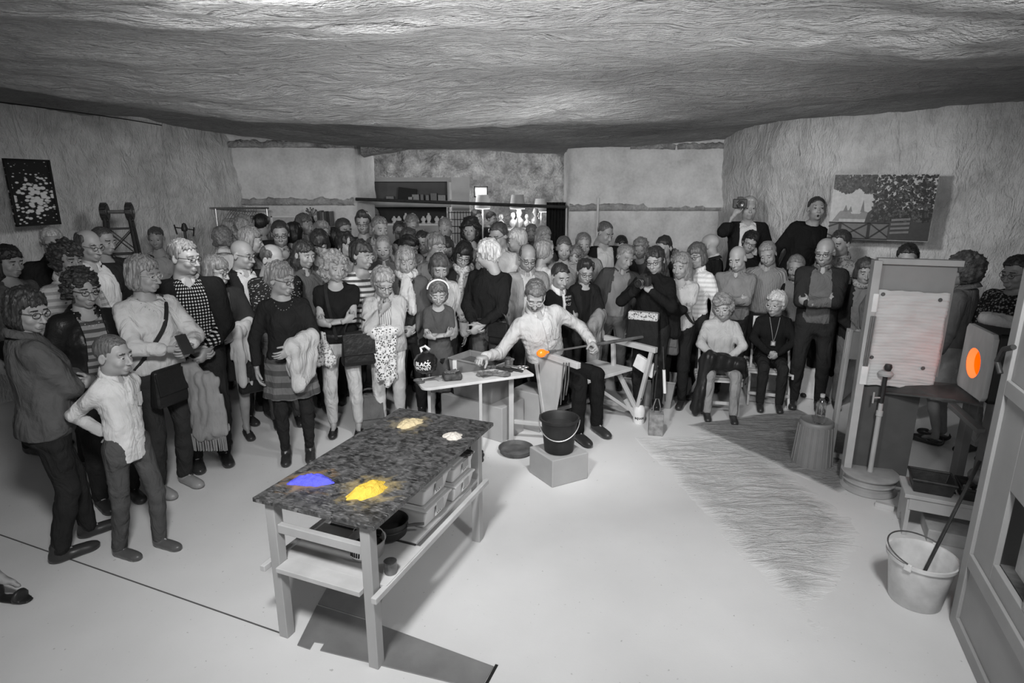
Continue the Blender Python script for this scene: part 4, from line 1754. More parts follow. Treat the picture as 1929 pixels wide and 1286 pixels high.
Q('dark-haired person turned away behind the striped tee shirt', 632, 450, 6.70, 'f', 160, 'bob', 0.02, ('t', 'plain', .05), TRD, 'down')
pBlonde = Q('curly blonde woman in a black tee shirt with arms crossed and pale jeans', 630, 502, 5.05, 'f', 42, 'wavy', 0.228, ('t', 'plain', .02),
            ('jeans', .42, .12), 'cross', bare=True, sleeve=.35, body=12, flat=True, stance=((-.12, -.02), (.12, -.08)), shoe=.02)
pBlonde.strap(-.09, -.02, .96, mat('bag_strap_leather', .02, .45), .014, both=False)
pBlonde.belt(mat('belt_leather', .03, .4), .98)
pStripe = Q('woman with short dark hair and big earrings in a white striped tee shirt', 682, 480, 5.36, 'f', 68, 'pixie', 0.03, ('t', 'stripe', .66, .08),
            ('pants', .05), 'down', gl=2, sleeve=.4, body=30, shoe=.06)
Q('woman with long wavy black hair behind the earrings woman', 652, 460, 6.11, 'f', 60, 'longwave', .02, ('s', 'plain', .3), TRD, 'down')
Q('tall young man with glasses in front of the wall pier', 684, 419, 6.97, 'm', 5, 'tall', 0.05, ('s', 'plain', .12), TRD, 'down', gl=True, jk=('plain', .04))
Q('man with short dark hair looking right beside the wall pier', 648, 432, 7.22, 'm', 50, 'short', 0.06, ('s', 'plain', .08), TRD, 'down', skin=.26)
Q('smiling grey-bearded man in a pale shirt at the back', 716, 430, 6.70, 'm', 35, 'short', 0.167, ('s', 'plain', .42), TRD, 'down', beard=1)
Q('bald older man with glasses in the middle of the crowd', 722, 466, 6.29, 'm', 8, 'crew', 0.228, ('s', 'plain', .1), TRD, 'down', gl=2, skin=.30)
Q('bald man with glasses far back beside the shelving', 704, 405, 9.74, 'm', 60, 'bald', .1, ('s', 'plain', .06), TRD, 'down', gl=True, skin=.19)
pChin = Q('short blonde older woman in a light denim jacket with hand on chin', 722, 532, 5.10, 'f', 30, 'fshort', 0.258, ('t', 'vstripe', .5, .2), ('pants', .50),
          'chin', gl=True, look=22, lean=9, body=10, fat=.4, shoe=.2, hs=1.05, hem=.9)
pChin.top(cloth('denim', .38), sleeve=1.96, off=.030, hem=.86, open_=(.07, .05, .05), name='denim_jacket', fold=.006)
pChin.collar(cloth('denim', .38), r=.074, flare=.02, drop=.05, spread=.9)
pScarf = Q('blonde woman in a dark cardigan with a white scarf', 764, 490, 5.49, 'f', 22, 'bobf', 0.243, ('t', 'plain', .05), TRD, 'front', jk=('knit', .08),
           scarf=('plain', .46, 2), jhem=.75, body=8, look=18)
Q('woman with layered brown hair looking right, behind the white scarf', 772, 450, 7.09, 'f', 75, 'bob', 0.07, ('t', 'plain', .05), TRD, 'down')
Q('person with black shaggy hair right behind the white scarf woman', 772, 466, 6.51, 'f', 60, 'curly', 0.02, ('t', 'plain', .05), TRD, 'down', gl=True)
Q('grey-haired man looking down at the back before the shelving', 776, 424, 7.42, 'm', 5, 'short', 0.18, ('s', 'plain', .05), TRD, 'down', look=25, skin=.26)
Q('man with glasses low behind the grey-haired man at the shelving', 754, 436, 7.72, 'm', 20, 'short', 0.06, ('s', 'plain', .06), TRD, 'down', gl=True, skin=.23)
Q('heavy-set dark-haired man facing front behind the white glasses woman', 796, 456, 6.82, 'm', -5, 'short', 0.03, ('s', 'plain', .03), TRD, 'down', chub=1, skin=.26)
Q('grey crop-haired woman with white-rimmed glasses and pale vest top', 822, 463, 6.00, 'f', 55, 'fshort', 0.16, ('t', 'plain', .30), TRD, 'down', gl=2, look=20, body=30)
Q('blonde woman with a ponytail and white knitted cardigan at the back', 838, 430, 7.21, 'f', -15, 'pony', 0.228, ('n', 'knit', .5), TRD, 'down', body=30)
Q('crew-cut child seen in profile in front of the pale vest top', 790, 499, 6.22, 'm', 75, 'crew', 0.14, ('t', 'plain', .25), TRD, 'down', child=1, skin=.30)
Q('dark-haired person with a round face low behind the brown bob', 840, 468, 6.59, 'f', 15, 'bobf', 0.04, ('t', 'plain', .4), TRD, 'down')
pJacket = Q('young woman with a brown bob and white jacket behind the girl', 828, 503, 5.63, 'f', 18, 'bob', 0.08, ('t', 'plain', .5), TRD, 'down', look=26,
            jk=('plain', .50), jkw=(.04, .02, .03))
pGirl = Q('girl with white headband, glasses and a dark dress, arms crossed', 825, 551, 5.30, 'f', 10, 'bob', 0.1, ('t', 'denim', .07), ('skirt', .07, .42), 'cross', child=1,
          look=22, gl=2, sleeve=.6, hs=.95, shoe=.3, flat=True)
mb = MB()
mb.tube([pGirl.face_pt((.099 * math.sin(a), -.012 + .01 * math.cos(a), .042 + .098 * math.cos(a))) for a in np.linspace(-1.5, 1.5, 13)], .008, 6)
mb.build('headband', mat('white_headband', .7), pGirl.root)
Q('woman with a big black curly mop, glasses and a choker', 886, 433, 6.87, 'f', -8, 'bigcurl', 0.02, ('t', 'plain', .25), TRD, 'down', gl=2, neckl=.03, sleeve=.3, look=0)
Q('woman with a black bob, glasses and a pale scarf, hand on her chest', 873, 480, 5.85, 'f', 5, 'bobf', 0.015, ('t', 'plain', .1), TRD, 'chest', jk=('plain', .03), gl=True,
  scarf=('print', .45, 1), look=22, roll=10)
pWhite = Q('white-haired man in a black sweater turning his head away', 918, 478, 5.45, 'm', -110, 'fshort', 0.471, ('n', 'plain', .02), ('jeans', .08), 'front', body=-30, belt=True)
pWhite.collar(cloth('plain', .02), r=.066, hgt=.052, spread=.05, flare=.0, drop=0)
Q('man with dark glasses and a white polo shirt behind the white-haired man', 938, 443, 6.12, 'm', -35, 'short', 0.05, ('s', 'plain', .52), TRM, 'down', gl=True, sleeve=.8, look=18, body=-10)
Q('woman with short platinum hair in profile facing left', 972, 453, 6.43, 'f', -80, 'fshort', 0.471, ('t', 'plain', .35), TRD, 'down')
Q('fair woman in dark clothes far back below the lamps', 1001, 440, 8.40, 'f', -5, 'bob', 0.213, ('t', 'plain', .03), TRD, 'down', skin=.23)
pLight = Q('balding man with glasses in a light denim jacket behind the glassblower', 994, 485, 5.85, 'm', 12, 'balding', .08, ('s', 'plain', .5), TRM, 'down', gl=True, look=22)
pLight.top(cloth('denim', .28), sleeve=1.96, off=.030, hem=.84, open_=(.08, .06, .05), name='denim_jacket', fold=.006)
pLight.collar(cloth('denim', .28), r=.074, flare=.02, drop=.05, spread=.9)
Q('woman with fair highlighted hair half hidden at the back centre', 1024, 447, 7.00, 'f', 30, 'bob', 0.274, ('t', 'plain', .3), TRD, 'down')
Q('woman with short layered blonde hair turned away and a white top', 1026, 474, 6.09, 'f', 125, 'fshort', 0.258, ('t', 'plain', .6), TRD, 'down')
Q('young woman with tied-back hair facing front behind the boys', 1062, 467, 6.30, 'f', 0, 'pony', 0.08, ('t', 'plain', .3), TRD, 'down')
Q('grey-haired man with closed eyes facing front beside the tall suited man', 1099, 460, 6.81, 'm', 2, 'short', 0.167, ('s', 'plain', .3), TRD, 'down')
Q('tall shaven-headed man in a black suit and open white shirt', 1140, 438, 7.00, 'm', 40, 'crew', 0.1, ('s', 'plain', .52), TRD, 'down', jk=('plain', .02), body=5, look=25, jkw=(.13, .10, .085))
pPolo = Q('boy in a dark printed polo shirt with a white collar, arms crossed', 1056, 520, 5.63, 'm', 25, 'short', 0.03, ('t', 'plain', .02), TRD, 'cross', child=1, sleeve=.9, look=18, hs=.98)
pPolo.collar(cloth('plain', .62), r=.062, flare=.02, drop=.04, spread=.6)
pSpecs = Q('boy with black-rimmed glasses and upswept hair in a trimmed cardigan', 1103, 511, 5.88, 'm', 8, 'tall', 0.03, ('t', 'plain', .02), TRD, 'front', child=1, gl=True, look=18, hs=.98,
           jk=('plain', .03), jkw=(.05, .03, .045))
Q('person with curly light brown hair hidden between the two boys', 1082, 486, 6.55, 'f', -10, 'curly', 0.18, ('t', 'plain', .35), TRD, 'down')
Q('young woman with dark tied hair looking down between suit and jacket', 1170, 463, 7.24, 'f', -5, 'pony', 0.02, ('t', 'plain', .06), TRD, 'down', look=20)
pLean = Q('grey-haired man in a dark jacket leaning over the camera woman', 1178, 484, 6.30, 'm', 20, 'short', 0.243, ('s', 'plain', .22), TRM, 'down', jk=('plain', .06), side=10, roll=10, look=18, body=-5, jkw=(.11, .09, .08))
Q('person with curly grey hair behind the leaning man', 1206, 468, 7.48, 'f', -20, 'curly', 0.228, ('t', 'plain', .1), TRD, 'down')
pCam = Q('woman with long dark hair, glasses and black clothes holding a camera', 1234, 490, 5.56, 'f', -30, 'long', 0.025, ('n', 'plain', .018), TRD, 'camera', gl=True, roll=-6, body=-25)
Q('person with dark hair directly behind the camera woman', 1250, 466, 6.26, 'f', -40, 'pony', 0.02, ('t', 'plain', .05), TRD, 'down')
Q('person with frizzy hair and glasses peeping between two women', 1264, 492, 6.54, 'f', -25, 'curly', 0.15, ('t', 'plain', .1), TRD, 'down', gl=True, skin=.24)
pArms = Q('woman with straight fair hair and a grey tee shirt, arms crossed over a dark scarf', 1283, 500, 5.74, 'f', -38, 'long', 0.198, ('t', 'plain', .42), ('pants', .03), 'cross', sleeve=.55, neckl=.08, body=-25)
pArms.strap(-.09, .17, .98, mat('bag_strap_leather', .02, .45), .013)
Q('woman with a brown fringe and glasses leaning over in a white striped blouse', 1312, 481, 6.04, 'f', -45, 'bobf', 0.08, ('s', 'stripe', .6, .45), TRD, 'down', gl=True, roll=-8)
Q('bald man in a dark suit turned away in front of the plaster wall', 1336, 462, 6.74, 'm', -130, 'bald', .1, ('s', 'plain', .5), TRD, 'down', jk=('plain', .03), skin=.30)
pBald = Q('bald dark-browed man in a grey polo shirt with arms crossed', 1389, 487, 6.20, 'm', -42, 'bald', .04, ('s', 'plain', .17), TRD, 'cross', look=18, fat=.3, body=-22, roll=-6)
Q('woman with black hair and glasses peering over the bald man', 1413, 456, 6.80, 'f', -15, 'fshort', 0.015, ('k', 'plain', .02), TRD, 'down', gl=True, roll=14, look=10)
pVert = Q('grey-haired man in a thin striped shirt leaning to look', 1446, 478, 6.45, 'm', -32, 'short', 0.228, ('s', 'vstripe', .26, .14), TRD, 'down', look=22, roll=-10, body=-20, fat=.3)
pFilm = Q('white-haired man filming with a raised camera above the crowd', 1411, 392, 6.95, 'm', -12, 'short', 0.38, ('s', 'plain', .55), TRD, 'raise', jk=('plain', .02), lift=.33, body=-8, look=-2, jkw=(.12, .1, .085), hs=1.1)
pTalk = Q('dark-haired woman in a black sweater leaning forward, mouth open, by the landscape picture', 1538, 393, 6.65, 'f', -12, 'bun', .03, ('k', 'plain', .02), TRD, 'down', lift=.33, side=11,
          look=-6, mouth=1, body=-15, eyes='open', hs=1.08)
Q('grey-bearded man in a black coat with a striped scarf', 1499, 503, 6.35, 'm', -30, 'short', 0.18, ('s', 'vstripe', .22, .14), TRD, 'down', jk=('plain', .018), beard=1, skin=.23, jkw=(.1, .1, .08))
pDark = Q('bald man with glasses in a dark blazer with arms crossed', 1554, 474, 5.70, 'm', -42, 'bald', .1, ('s', 'plain', .10), TRD, 'cross', jk=('plain', .035), gl=True, skin=.23, body=-25, look=12, jkw=(.12, .1, .085), jhem=.74,
          stance=((-.12, -.05), (.12, .0)))
Q('dark-haired man directly behind the bald man in the blazer', 1582, 458, 5.95, 'm', -60, 'short', 0.025, ('s', 'print', .2, .08), TRD, 'down', skin=.23)
Q('woman with a dark bob and light scarf beside the furnace screen', 1630, 511, 5.66, 'f', -20, 'bobshort', 0.04, ('k', 'plain', .15), TRM, 'front', skin=.23, scarf=('print', .25, 0), jk=('plain', .03), jkw=(.1, .08, .08))
Q('man whose dark hair shows above the furnace screen', 1709, 487, 5.34, 'm', -30, 'short', 0.015, ('s', 'plain', .1), TRD, 'down', skin=.23)
Q('woman with big frizzy brown hair, grey jacket and pale skirt behind the furnace', 1815, 509, 4.88, 'f', -120, 'bigcurl', 0.06, ('j', 'plain', .14), ('skirt', .30, .45), 'down', skin=.24, body=-140, flat=True)
Q('man with glasses in a black patterned sweater at the right edge', 1915, 513, 4.57, 'm', -75, 'short', 0.02, ('k', 'print', .03, .25), ('pants', .3), 'front', gl=True, skin=.18, fat=.4)

# --- the two seated women
pSeat1 = Q('seated older woman in a pale roll-neck sweater with a dark coat on her lap', 1362, 579, 5.72, 'f', -28, 'curly', 0.198, ('n', 'plain', .40), ('pants', .27), 'lap', seat=1, fat=.5, gl=2,
           look=8, body=-12, stance=((-.13, -.42), (.16, -.46)), hs=1.05, roll=-8, shoe=.03, hem=.88)
pSeat2 = Q('seated white-haired woman in black with a square pendant', 1462, 572, 5.95, 'f', -50, 'fshort', 0.471, ('n', 'plain', .018), TRD, 'lap', seat=1, fat=.35, gl=2, look=4, body=-18,
           stance=((-.10, -.42), (.12, -.40)), hs=1.05, hem=.88)
pSeat2.tie_cord(mat('cord_grey', .2), 1.14)

# --- the glassblower
pGlass = Q('glassblower with moustache and pale shirt leaning from his bench', 1008, 556, 5.02, 'm', 0, 'short', 0.1, ('s', 'plain', .42), ('pants', .018), 'front', seat=1, legyaw=24, belt=True, stache=1,
           gl=2, look=40, roll=4, lean=10, side=-16, body=24, stance=((-.06, -.40), (.19, -.42)), hs=1.06, h=.0125,
           wr=((D(912, 672, 4.80), (-.2, .5, -1), (1, -.3, 0), 'grip'), (D(1117, 648, 5.05), (1, .3, -.5), (0, -1, .4), 'grip')))
# --- people in the room behind and one just outside the frame whose sandalled foot shows
for (px, py, Y, lab, hr, g) in ((1058 - 160, 408, 10.9, 'dark figure standing among the lamps in the shop behind', 'short', .03),
                                (926, 412, 11.3, 'second dark figure further back among the shop lamps', 'short', .04)):
    Q(lab, px, py, Y, 'm', 60, hr, .03, ('s', 'plain', g), TRD, 'down', skin=.2, jk=('plain', .03))
pOut = Person('person beyond the left edge in strappy black sandals, only a foot in view', -265, 622, 2.75, 'f', 85, hair='bob', hg=.1, body=82, h=.016, stance=((-.1, .12), (.1, -.40)))
pOut.top(cloth('plain', .2), sleeve=.6, scoop=.07)
pOut.skirt(cloth('plain', .05), hem=.5)
pOut.shoes(M_SAND, 'sandal')

# ================================================================ work table in front
M_WOODG = mat('grey_painted_wood', .36, .6, .3, var=.12, scale=5, bump=.25, bscale=30, stretch=(1, 1, .3))
M_WOODL = mat('pale_grey_wood', .48, .6, .3, var=.15, scale=6, bump=.25, bscale=30)
M_STEEL = mat('brushed_steel', .45, .35, .5, .9, var=.1, scale=30, bump=.05)
M_IRON = mat('black_iron', .035, .5, .4, .3, var=.3, scale=25, bump=.3)
M_RUST = mat('dull_grey_iron', .10, .6, .4, .3, var=.4, scale=15, bump=.4)
M_WHITE = mat('white_plastic', .7, .4)
M_INK = mat('black_ink', .015, .6, bump=0)
M_PAPER = mat('white_paper', .75, .7, bump=0)
TZ = .76
T0, TU, TV = Vector((-.655, 2.97, 0)), Vector((.375, .927, 0)).normalized(), Vector((.927, -.375, 0)).normalized()
TRZ = math.atan2(TV.y, TV.x)


def TL(v, u, z=0):
    return T0 + TV * v + TU * u + Vector((0, 0, z))


# marver top: scratched blackened sheet, dusted with glass powder; rust coloured dust round two of the heaps
m, n, L, b = _base('scratched_steel_sheet', .42, .5, .25)
tc = n.new('ShaderNodeTexCoord')


def _nz(sc, det=6, dist=0, st=None):
    t = n.new('ShaderNodeTexNoise')
    t.inputs['Scale'].default_value = sc
    t.inputs['Detail'].default_value = det
    t.inputs['Distortion'].default_value = dist
    if st:
        q = n.new('ShaderNodeMapping')
        q.inputs['Scale'].default_value = st
        L.new(tc.outputs['Object'], q.inputs[0])
        L.new(q.outputs[0], t.inputs['Vector'])
    else:
        L.new(tc.outputs['Object'], t.inputs['Vector'])
    return t


def _rp(src, p0, p1, c0, c1):
    r = n.new('ShaderNodeValToRGB')
    r.color_ramp.elements[0].position = p0
    r.color_ramp.elements[1].position = p1
    r.color_ramp.elements[0].color = (*c0, 1)
    r.color_ramp.elements[1].color = (*c1, 1)
    L.new(src, r.inputs[0])
    return r


base_ = _rp(_nz(24, 12, .9).outputs['Fac'], .36, .68, (.02,) * 3, (.14,) * 3)
streak = _rp(_nz(26, 10, .6, (1, 5, 1)).outputs['Fac'], .56, .66, (0,) * 3, (.6,) * 3)
mx = n.new('ShaderNodeMix')
mx.data_type = 'RGBA'
L.new(streak.outputs[0], mx.inputs[0])
L.new(base_.outputs[0], mx.inputs[6])
mx.inputs[7].default_value = (.34, .34, .34, 1)
last = mx.outputs[2]
for (v_, u_, rad, colr, amt) in ((-.20, -.40, .13, (.40, .25, .12), .7), (.13, -.36, .15, (.70, .55, .25), .5), (-.13, .42, .13, (.6, .5, .3), .5)):
    vm = n.new('ShaderNodeVectorMath')
    vm.operation = 'DISTANCE'
    vm.inputs[1].default_value = (v_, u_, TZ)
    L.new(tc.outputs['Object'], vm.inputs[0])
    sp = _nz(16, 6, .5)
    ad = n.new('ShaderNodeMath')
    ad.operation = 'MULTIPLY_ADD'
    ad.inputs[1].default_value = .35
    L.new(sp.outputs['Fac'], ad.inputs[0])
    L.new(vm.outputs['Value'], ad.inputs[2])
    k_ = _rp(ad.outputs[0], rad * .75 + .1, rad + .175, (amt,) * 3, (0, 0, 0))
    m2 = n.new('ShaderNodeMix')
    m2.data_type = 'RGBA'
    L.new(k_.outputs[0], m2.inputs[0])
    L.new(last, m2.inputs[6])
    m2.inputs[7].default_value = (*colr, 1)
    last = m2.outputs[2]
L.new(last, b.inputs['Base Color'])
M_MARVER = m

table = empty('work_table', T0, 'long work table with a scratched dark metal top and grey wooden legs', 'table', None, TRZ)
MB().box((0, 0, TZ - .011), (.665, 1.252, .022)).build('table_top', M_MARVER, table, .003)
for sx in (-1, 1):
    for uy in (-.575, .525):
        MB().box((sx * .262, uy, (TZ - .022) / 2), (.052, .052, TZ - .022)).build('leg', M_WOODG, table, .003)
for uy in (-.575, .525):
    MB().box((0, uy, .60), (.472, .030, .045)).build('cross_rail', M_WOODG, table, .003)
for sx in (-1, 1):
    MB().box((sx * .312, -.035, .396), (.028, 1.20, .030)).build('side_rail', M_WOODL, table, .003)
MB().box((.02, -.382, .408), (.600, .325, .016)).build('shelf_board', M_WOODL, table, .002)
MB().box((.0, -.586, .4035), (.470, .086, .025)).build('shelf_board', M_WOODL, table, .002)
MB().box((0.02, .17, .422), (.52, .78, .016)).build('shelf_board', M_WOODL, table, .002)
MB().box((0.02, -.222, .408), (.52, .012, .030)).build('shelf_edge', M_IRON, table, .001)


def powder(label, v, u, ru, rv, hgt, col, seed, ang=0.0):
    N, R = 64, 18
    rnd = random.Random(seed)
    ph = [rnd.uniform(0, 6.28) for _ in range(9)]
    V, F = [], []
    for i in range(R + 1):
        t = i / R
        for k in range(N):
            a = 2 * math.pi * k / N
            ed = 1 + .10 * math.sin(2 * a + ph[0]) + .08 * math.sin(3 * a + ph[1]) + .06 * math.sin(5 * a + ph[2]) + .05 * math.sin(8 * a + ph[3]) + .03 * math.sin(13 * a + ph[4])
            x, y = ru * ed * t * math.cos(a), rv * ed * t * math.sin(a)
            x, y = x * math.cos(ang) - y * math.sin(ang), x * math.sin(ang) + y * math.cos(ang)
            z = hgt * (1 - t ** 2.2) * (1 + .4 * fbm((x, y, seed), 22, 4, seed)) + .003 * fbm((x, y, seed), 70, 3, seed) * (1 - t ** 4) + .0004
            V.append((x, y, max(.0003, z)))
    for i in range(R):
        for k in range(N):
            l = (k + 1) % N
            F.append((i * N + k, (i + 1) * N + k, (i + 1) * N + l, i * N + l))
    o = npmesh('powder_heap', np.array(V), np.array(F, np.int32), mat('powder_' + label.split()[2], col, .95, .05, var=.10, scale=40, bump=.8, bscale=110, bdist=.008))
    o.location = TL(v, u, TZ)
    o.rotation_euler = (0, 0, TRZ)
    return tag(o, label, 'pigment', None)


powder('heap of blue glass powder at the near left of the work table', -.185, -.395, .098, .062, .030, lin((.36, .37, .84)), 3, .35)
powder('heap of yellow glass powder at the near right of the work table', .125, -.375, .060, .112, .036, lin((.84, .71, .30)), 7, -.35)
powder('heap of cream glass powder at the far left of the work table', -.13, .42, .058, .090, .022, lin((.80, .74, .60)), 12, -.5)
powder('heap of white glass powder at the far right of the work table', .20, .345, .062, .050, .020, lin((.80, .78, .75)), 19, .2)

M_TUB = mat('translucent_plastic', .62, .35, .4, var=.05, bump=0)
M_TUBL = mat('frosted_lid', .55, .4, .4, var=.05, bump=0)


def storage_box(label, v, u, z, wv, wu, hgt):
    r = empty('storage_box', TL(v, u, z), label, 'storage box', 'lidded plastic storage boxes under the work table', TRZ)
    q = MB()
    t = .86
    vs = []
    for zz, s in ((0, t), (hgt * .82, 1.0)):
        for sx, sy in ((-1, -1), (1, -1), (1, 1), (-1, 1)):
            vs.append((sx * wv / 2 * s, sy * wu / 2 * (s if s == 1 else .9), zz))
    q._add(vs, [(3, 2, 1, 0), (4, 5, 6, 7)] + [(i, (i + 1) % 4, 4 + (i + 1) % 4, 4 + i) for i in range(4)])
    q.build('tub', M_TUB, r, .012, 3)
    l = MB()
    l.box((0, 0, hgt * .87), (wv * 1.05, wu * 1.05, hgt * .10))
    l.box((0, 0, hgt * .94), (wv * .93, wu * .92, hgt * .10))
    l.build('lid', M_TUBL, r, .006, 2)
    c = MB()
    c.box((wv * .515, 0, hgt * .70), (.010, wu * .28, hgt * .42))
    c.build('clip', mat('clip_plastic', .35, .4, bump=0), r, .003)
    p = MB()
    p.box((wv * .49, 0, hgt * .42), (.004, wu * .24, hgt * .30), Matrix.Rotation(RAD(8), 3, 'Y'))
    p.cur = 1
    for i in range(3):
        p.box((wv * .4925, (i - 1) * wu * .06, hgt * .42), (.003, wu * .025, hgt * .2), Matrix.Rotation(RAD(8), 3, 'Y') @ Matrix.Rotation(RAD(25), 3, 'X'))
    p.build('label', [M_PAPER, M_INK], r)


storage_box('lower large plastic box at the front of the stacks under the table', .09, .02, .430, .38, .26, .125)
storage_box('upper large plastic box at the front of the stacks under the table', .09, .02, .556, .38, .26, .125)
storage_box('lower plastic box of the rear stack beside the far table leg', .13, .31, .430, .32, .24, .115)
storage_box('upper plastic box of the rear stack below the pair of black shears', .13, .31, .546, .32, .24, .115)
t = empty('shears', TL(.20, .34, .665), 'black handled shears on the rear plastic box under the table', 'shears', None, TRZ)
MB().box((-.05, 0, .008), (.16, .035, .014)).build('blade', M_IRON, t, .004)
h_ = MB()
for s in (-1, 1):
    h_.tube([(.03 + .045 * (1 - math.cos(a)), s * .016 + s * .016 * math.sin(a), .012) for a in np.linspace(0, 6.0, 14)], .007, 6)
h_.build('handle', M_IRON, t)

pan = empty('deep_pan', TL(.115, -.205, .430), 'deep dark frying pan on the shelf under the table', 'pan', None, TRZ + .3)
MB().lathe([(.0, .004), (.080, .004), (.088, .012), (.096, .08), (.100, .083), (.097, .086), (.092, .081), (.084, .016), (0, .012)], n=40).build('bowl', M_IRON, pan)
MB().lathe([(.0935, .045), (.0975, .050), (.0948, .055)], n=40, cap=False).build('rim_bead', M_IRON, pan)
hb = MB()
hb.tube([(.095, 0, .055), (.13, .004, .06), (.18, .01, .064)], [.007, .009, .007], 8)
hb.build('handle', M_RUST, pan)
tub = empty('plastic_tub', TL(.10, -.375, .416), 'round clear tub with a printed label on the shelf under the table', 'tub', None, TRZ)
MB().lathe([(0, .002), (.070, .002), (.078, .010), (.090, .085), (.094, .086), (.094, .090), (.088, .090), (.075, .012), (0, .008)], n=36).build('tub_wall', mat('cloudy_plastic', .42, .3, .5, bump=0), tub)
lb = MB()
for i in range(8):
    a0, a1 = -2.1 + i * .11, -2.1 + (i + 1) * .11
    for z0, z1, r0, r1 in ((.022, .074, .0835, .0905),):
        lb._add([(r0 * math.cos(a0), r0 * math.sin(a0), z0), (r0 * math.cos(a1), r0 * math.sin(a1), z0), (r1 * math.cos(a1), r1 * math.sin(a1), z1), (r1 * math.cos(a0), r1 * math.sin(a0), z1)], [(0, 1, 2, 3)], True)
lb.cur = 1
for i in range(5):
    a = -1.98 + i * .14
    lb.tube([(.0865 * math.cos(a), .0865 * math.sin(a), .034), (.0895 * math.cos(a + .06), .0895 * math.sin(a + .06), .062)], .0045, 5)
lb.build('label', [M_PAPER, M_INK], tub)
MB().lathe([(0, .055), (.07, .055), (.078, .05), (.07, .045), (0, .045)], n=28).build('contents', M_IRON, tub)
hd = MB()
hd.tube([(.092 * math.cos(a), .02 + .03 * math.sin(a), .09 + .045 * math.sin(a)) for a in np.linspace(0, math.pi, 12)], .0025, 5)
hd.build('handle', mat('clear_handle', .5, .3, bump=0), tub)
tin = empty('tin_can', TL(.285, -.455, .417), 'small rusty tin can at the front edge of the shelf under the table', 'can')
MB().lathe([(0, .002), (.029, .002), (.029, .058), (.031, .060), (.028, .060), (.027, .01), (0, .008)], n=24).build('can_wall', mat('tarnished_tin', .16, .4, .5, .6, var=.5, scale=20), tin)
sc_ = empty('scoop', TL(-.13, -.10, .430), 'black metal scoop lying at the back of the table shelf', 'scoop', None, TRZ + .6)
s1 = MB()
s1.box((0, 0, .004), (.16, .11, .004))
s1.box((0, .055, .028), (.16, .004, .05))
s1.box((-.08, 0, .028), (.004, .11, .05))
s1.build('pan', M_IRON, sc_, .001)
MB().bar((.07, -.02, .02), (.24, -.05, .05), .022, .012).build('handle', M_IRON, sc_, .003)

# steel plates let into the floor below the table
pl = MB()
A, B, C_, D_ = G(560, 1216), G(608, 1112), G(930, 1256), G(905, 1300)
n1_, n2_ = G(580, 1221), G(592, 1212)
pl.prism([(A.x, A.y), (G(584, 1224).x, G(584, 1224).y), (G(592, 1210).x, G(592, 1210).y), (G(611, 1213).x, G(611, 1213).y), (G(603, 1226).x, G(603, 1226).y), (D_.x, D_.y), (C_.x, C_.y), (G(706, 1174).x, G(706, 1174).y), (G(597, 1141).x, G(597, 1141).y)], .0, .006)
pl.build('floor_plate', mat('worn_steel_plate', .30, .4, .5, .5, var=.2, scale=4, bump=.15, bscale=60), None, .001)
tag(bpy.data.objects['floor_plate'], 'grey steel hatch plate with a notched corner on the floor below the table', 'plate')
pl = MB()
pl.prism([(p.x, p.y) for p in (G(599, 1138), G(706, 1171), G(735, 1085), G(660, 1050), G(640, 1066))], .0, .006)
tag(pl.build('floor_plate', mat('worn_steel_plate_dark', .34, .45, .5, .4, var=.2, scale=4, bump=.15, bscale=60), None, .001),
    'second steel hatch plate further under the work table', 'plate')
gp = MB()
e0, e1 = G(936, 1252), G(910, 1300)
gp.bar((e0.x, e0.y, .001), (e1.x, e1.y, .001), .014, .004)
o = gp.build('trim_8', M_INK)
o['kind'] = 'structure'

# ================================================================ glassblower's bench
RA, RB = Vector((.90, 5.57, .75)), Vector((1.27, 5.19, .735))
LA, LB = Vector((.235, 5.06, .75)), Vector((.53, 4.71, .735))
RD = (RB - RA).normalized()


def onp(px, py, A=RA, B=RB):
    """pixel ray onto the vertical plane through A, B"""
    r = ray(px, py)
    d = Vector((B.x - A.x, B.y - A.y, 0)).normalized()
    nn = Vector((-d.y, d.x, 0))
    t = nn.dot(Vector((A.x, A.y, 0))) / (nn.x * r[0] + nn.y * r[1])
    return Vector((r[0] * t, r[1] * t, CAMH + r[2] * t))


M_GREYP = mat('grey_enamel', .42, .45, .4, var=.10, scale=6, bump=.08)
bench = empty('bench', (.75, 5.25, 0), 'grey welded glassblowing bench with two arm rails and a seat', 'bench')
off = -Vector((.75, 5.25, 0))


def BP(build, *a, **k):
    o = build.build(*a, **k)
    o.location = off
    return o


MB_ = MB
q = MB()
q.bar(RA - RD * .02, RB + RD * .02, .045, .05)
BP(q, 'arm_rail', M_GREYP, bench, .004)
q = MB()
q.bar(LA - RD * .02, LB + RD * .02, .045, .05)
BP(q, 'arm_rail', M_GREYP, bench, .004)
# left side plate, tapering to the floor
q = MB()
ld = (LB - LA).normalized()
pts = [LA + Vector((0, 0, -.03)), LA.lerp(LB, .72) + Vector((0, 0, -.03)), onp(1044, 795, LA, LB), onp(1024, 800, LA, LB)]
nn = Vector((-ld.y, ld.x, 0)).normalized() * .006
q._add([p - nn for p in pts] + [p + nn for p in pts], [(0, 1, 2, 3), (7, 6, 5, 4)] + [(i, 4 + i, 4 + (i + 1) % 4, (i + 1) % 4) for i in range(4)])
BP(q, 'side_plate', M_GREYP, bench, .002)
q = MB()
p0 = LA + Vector((-.02, .02, -.10))
q.bar(p0, onp(1030, 815, LA, LB), .03, .03)
BP(q, 'leg', M_GREYP, bench, .003)
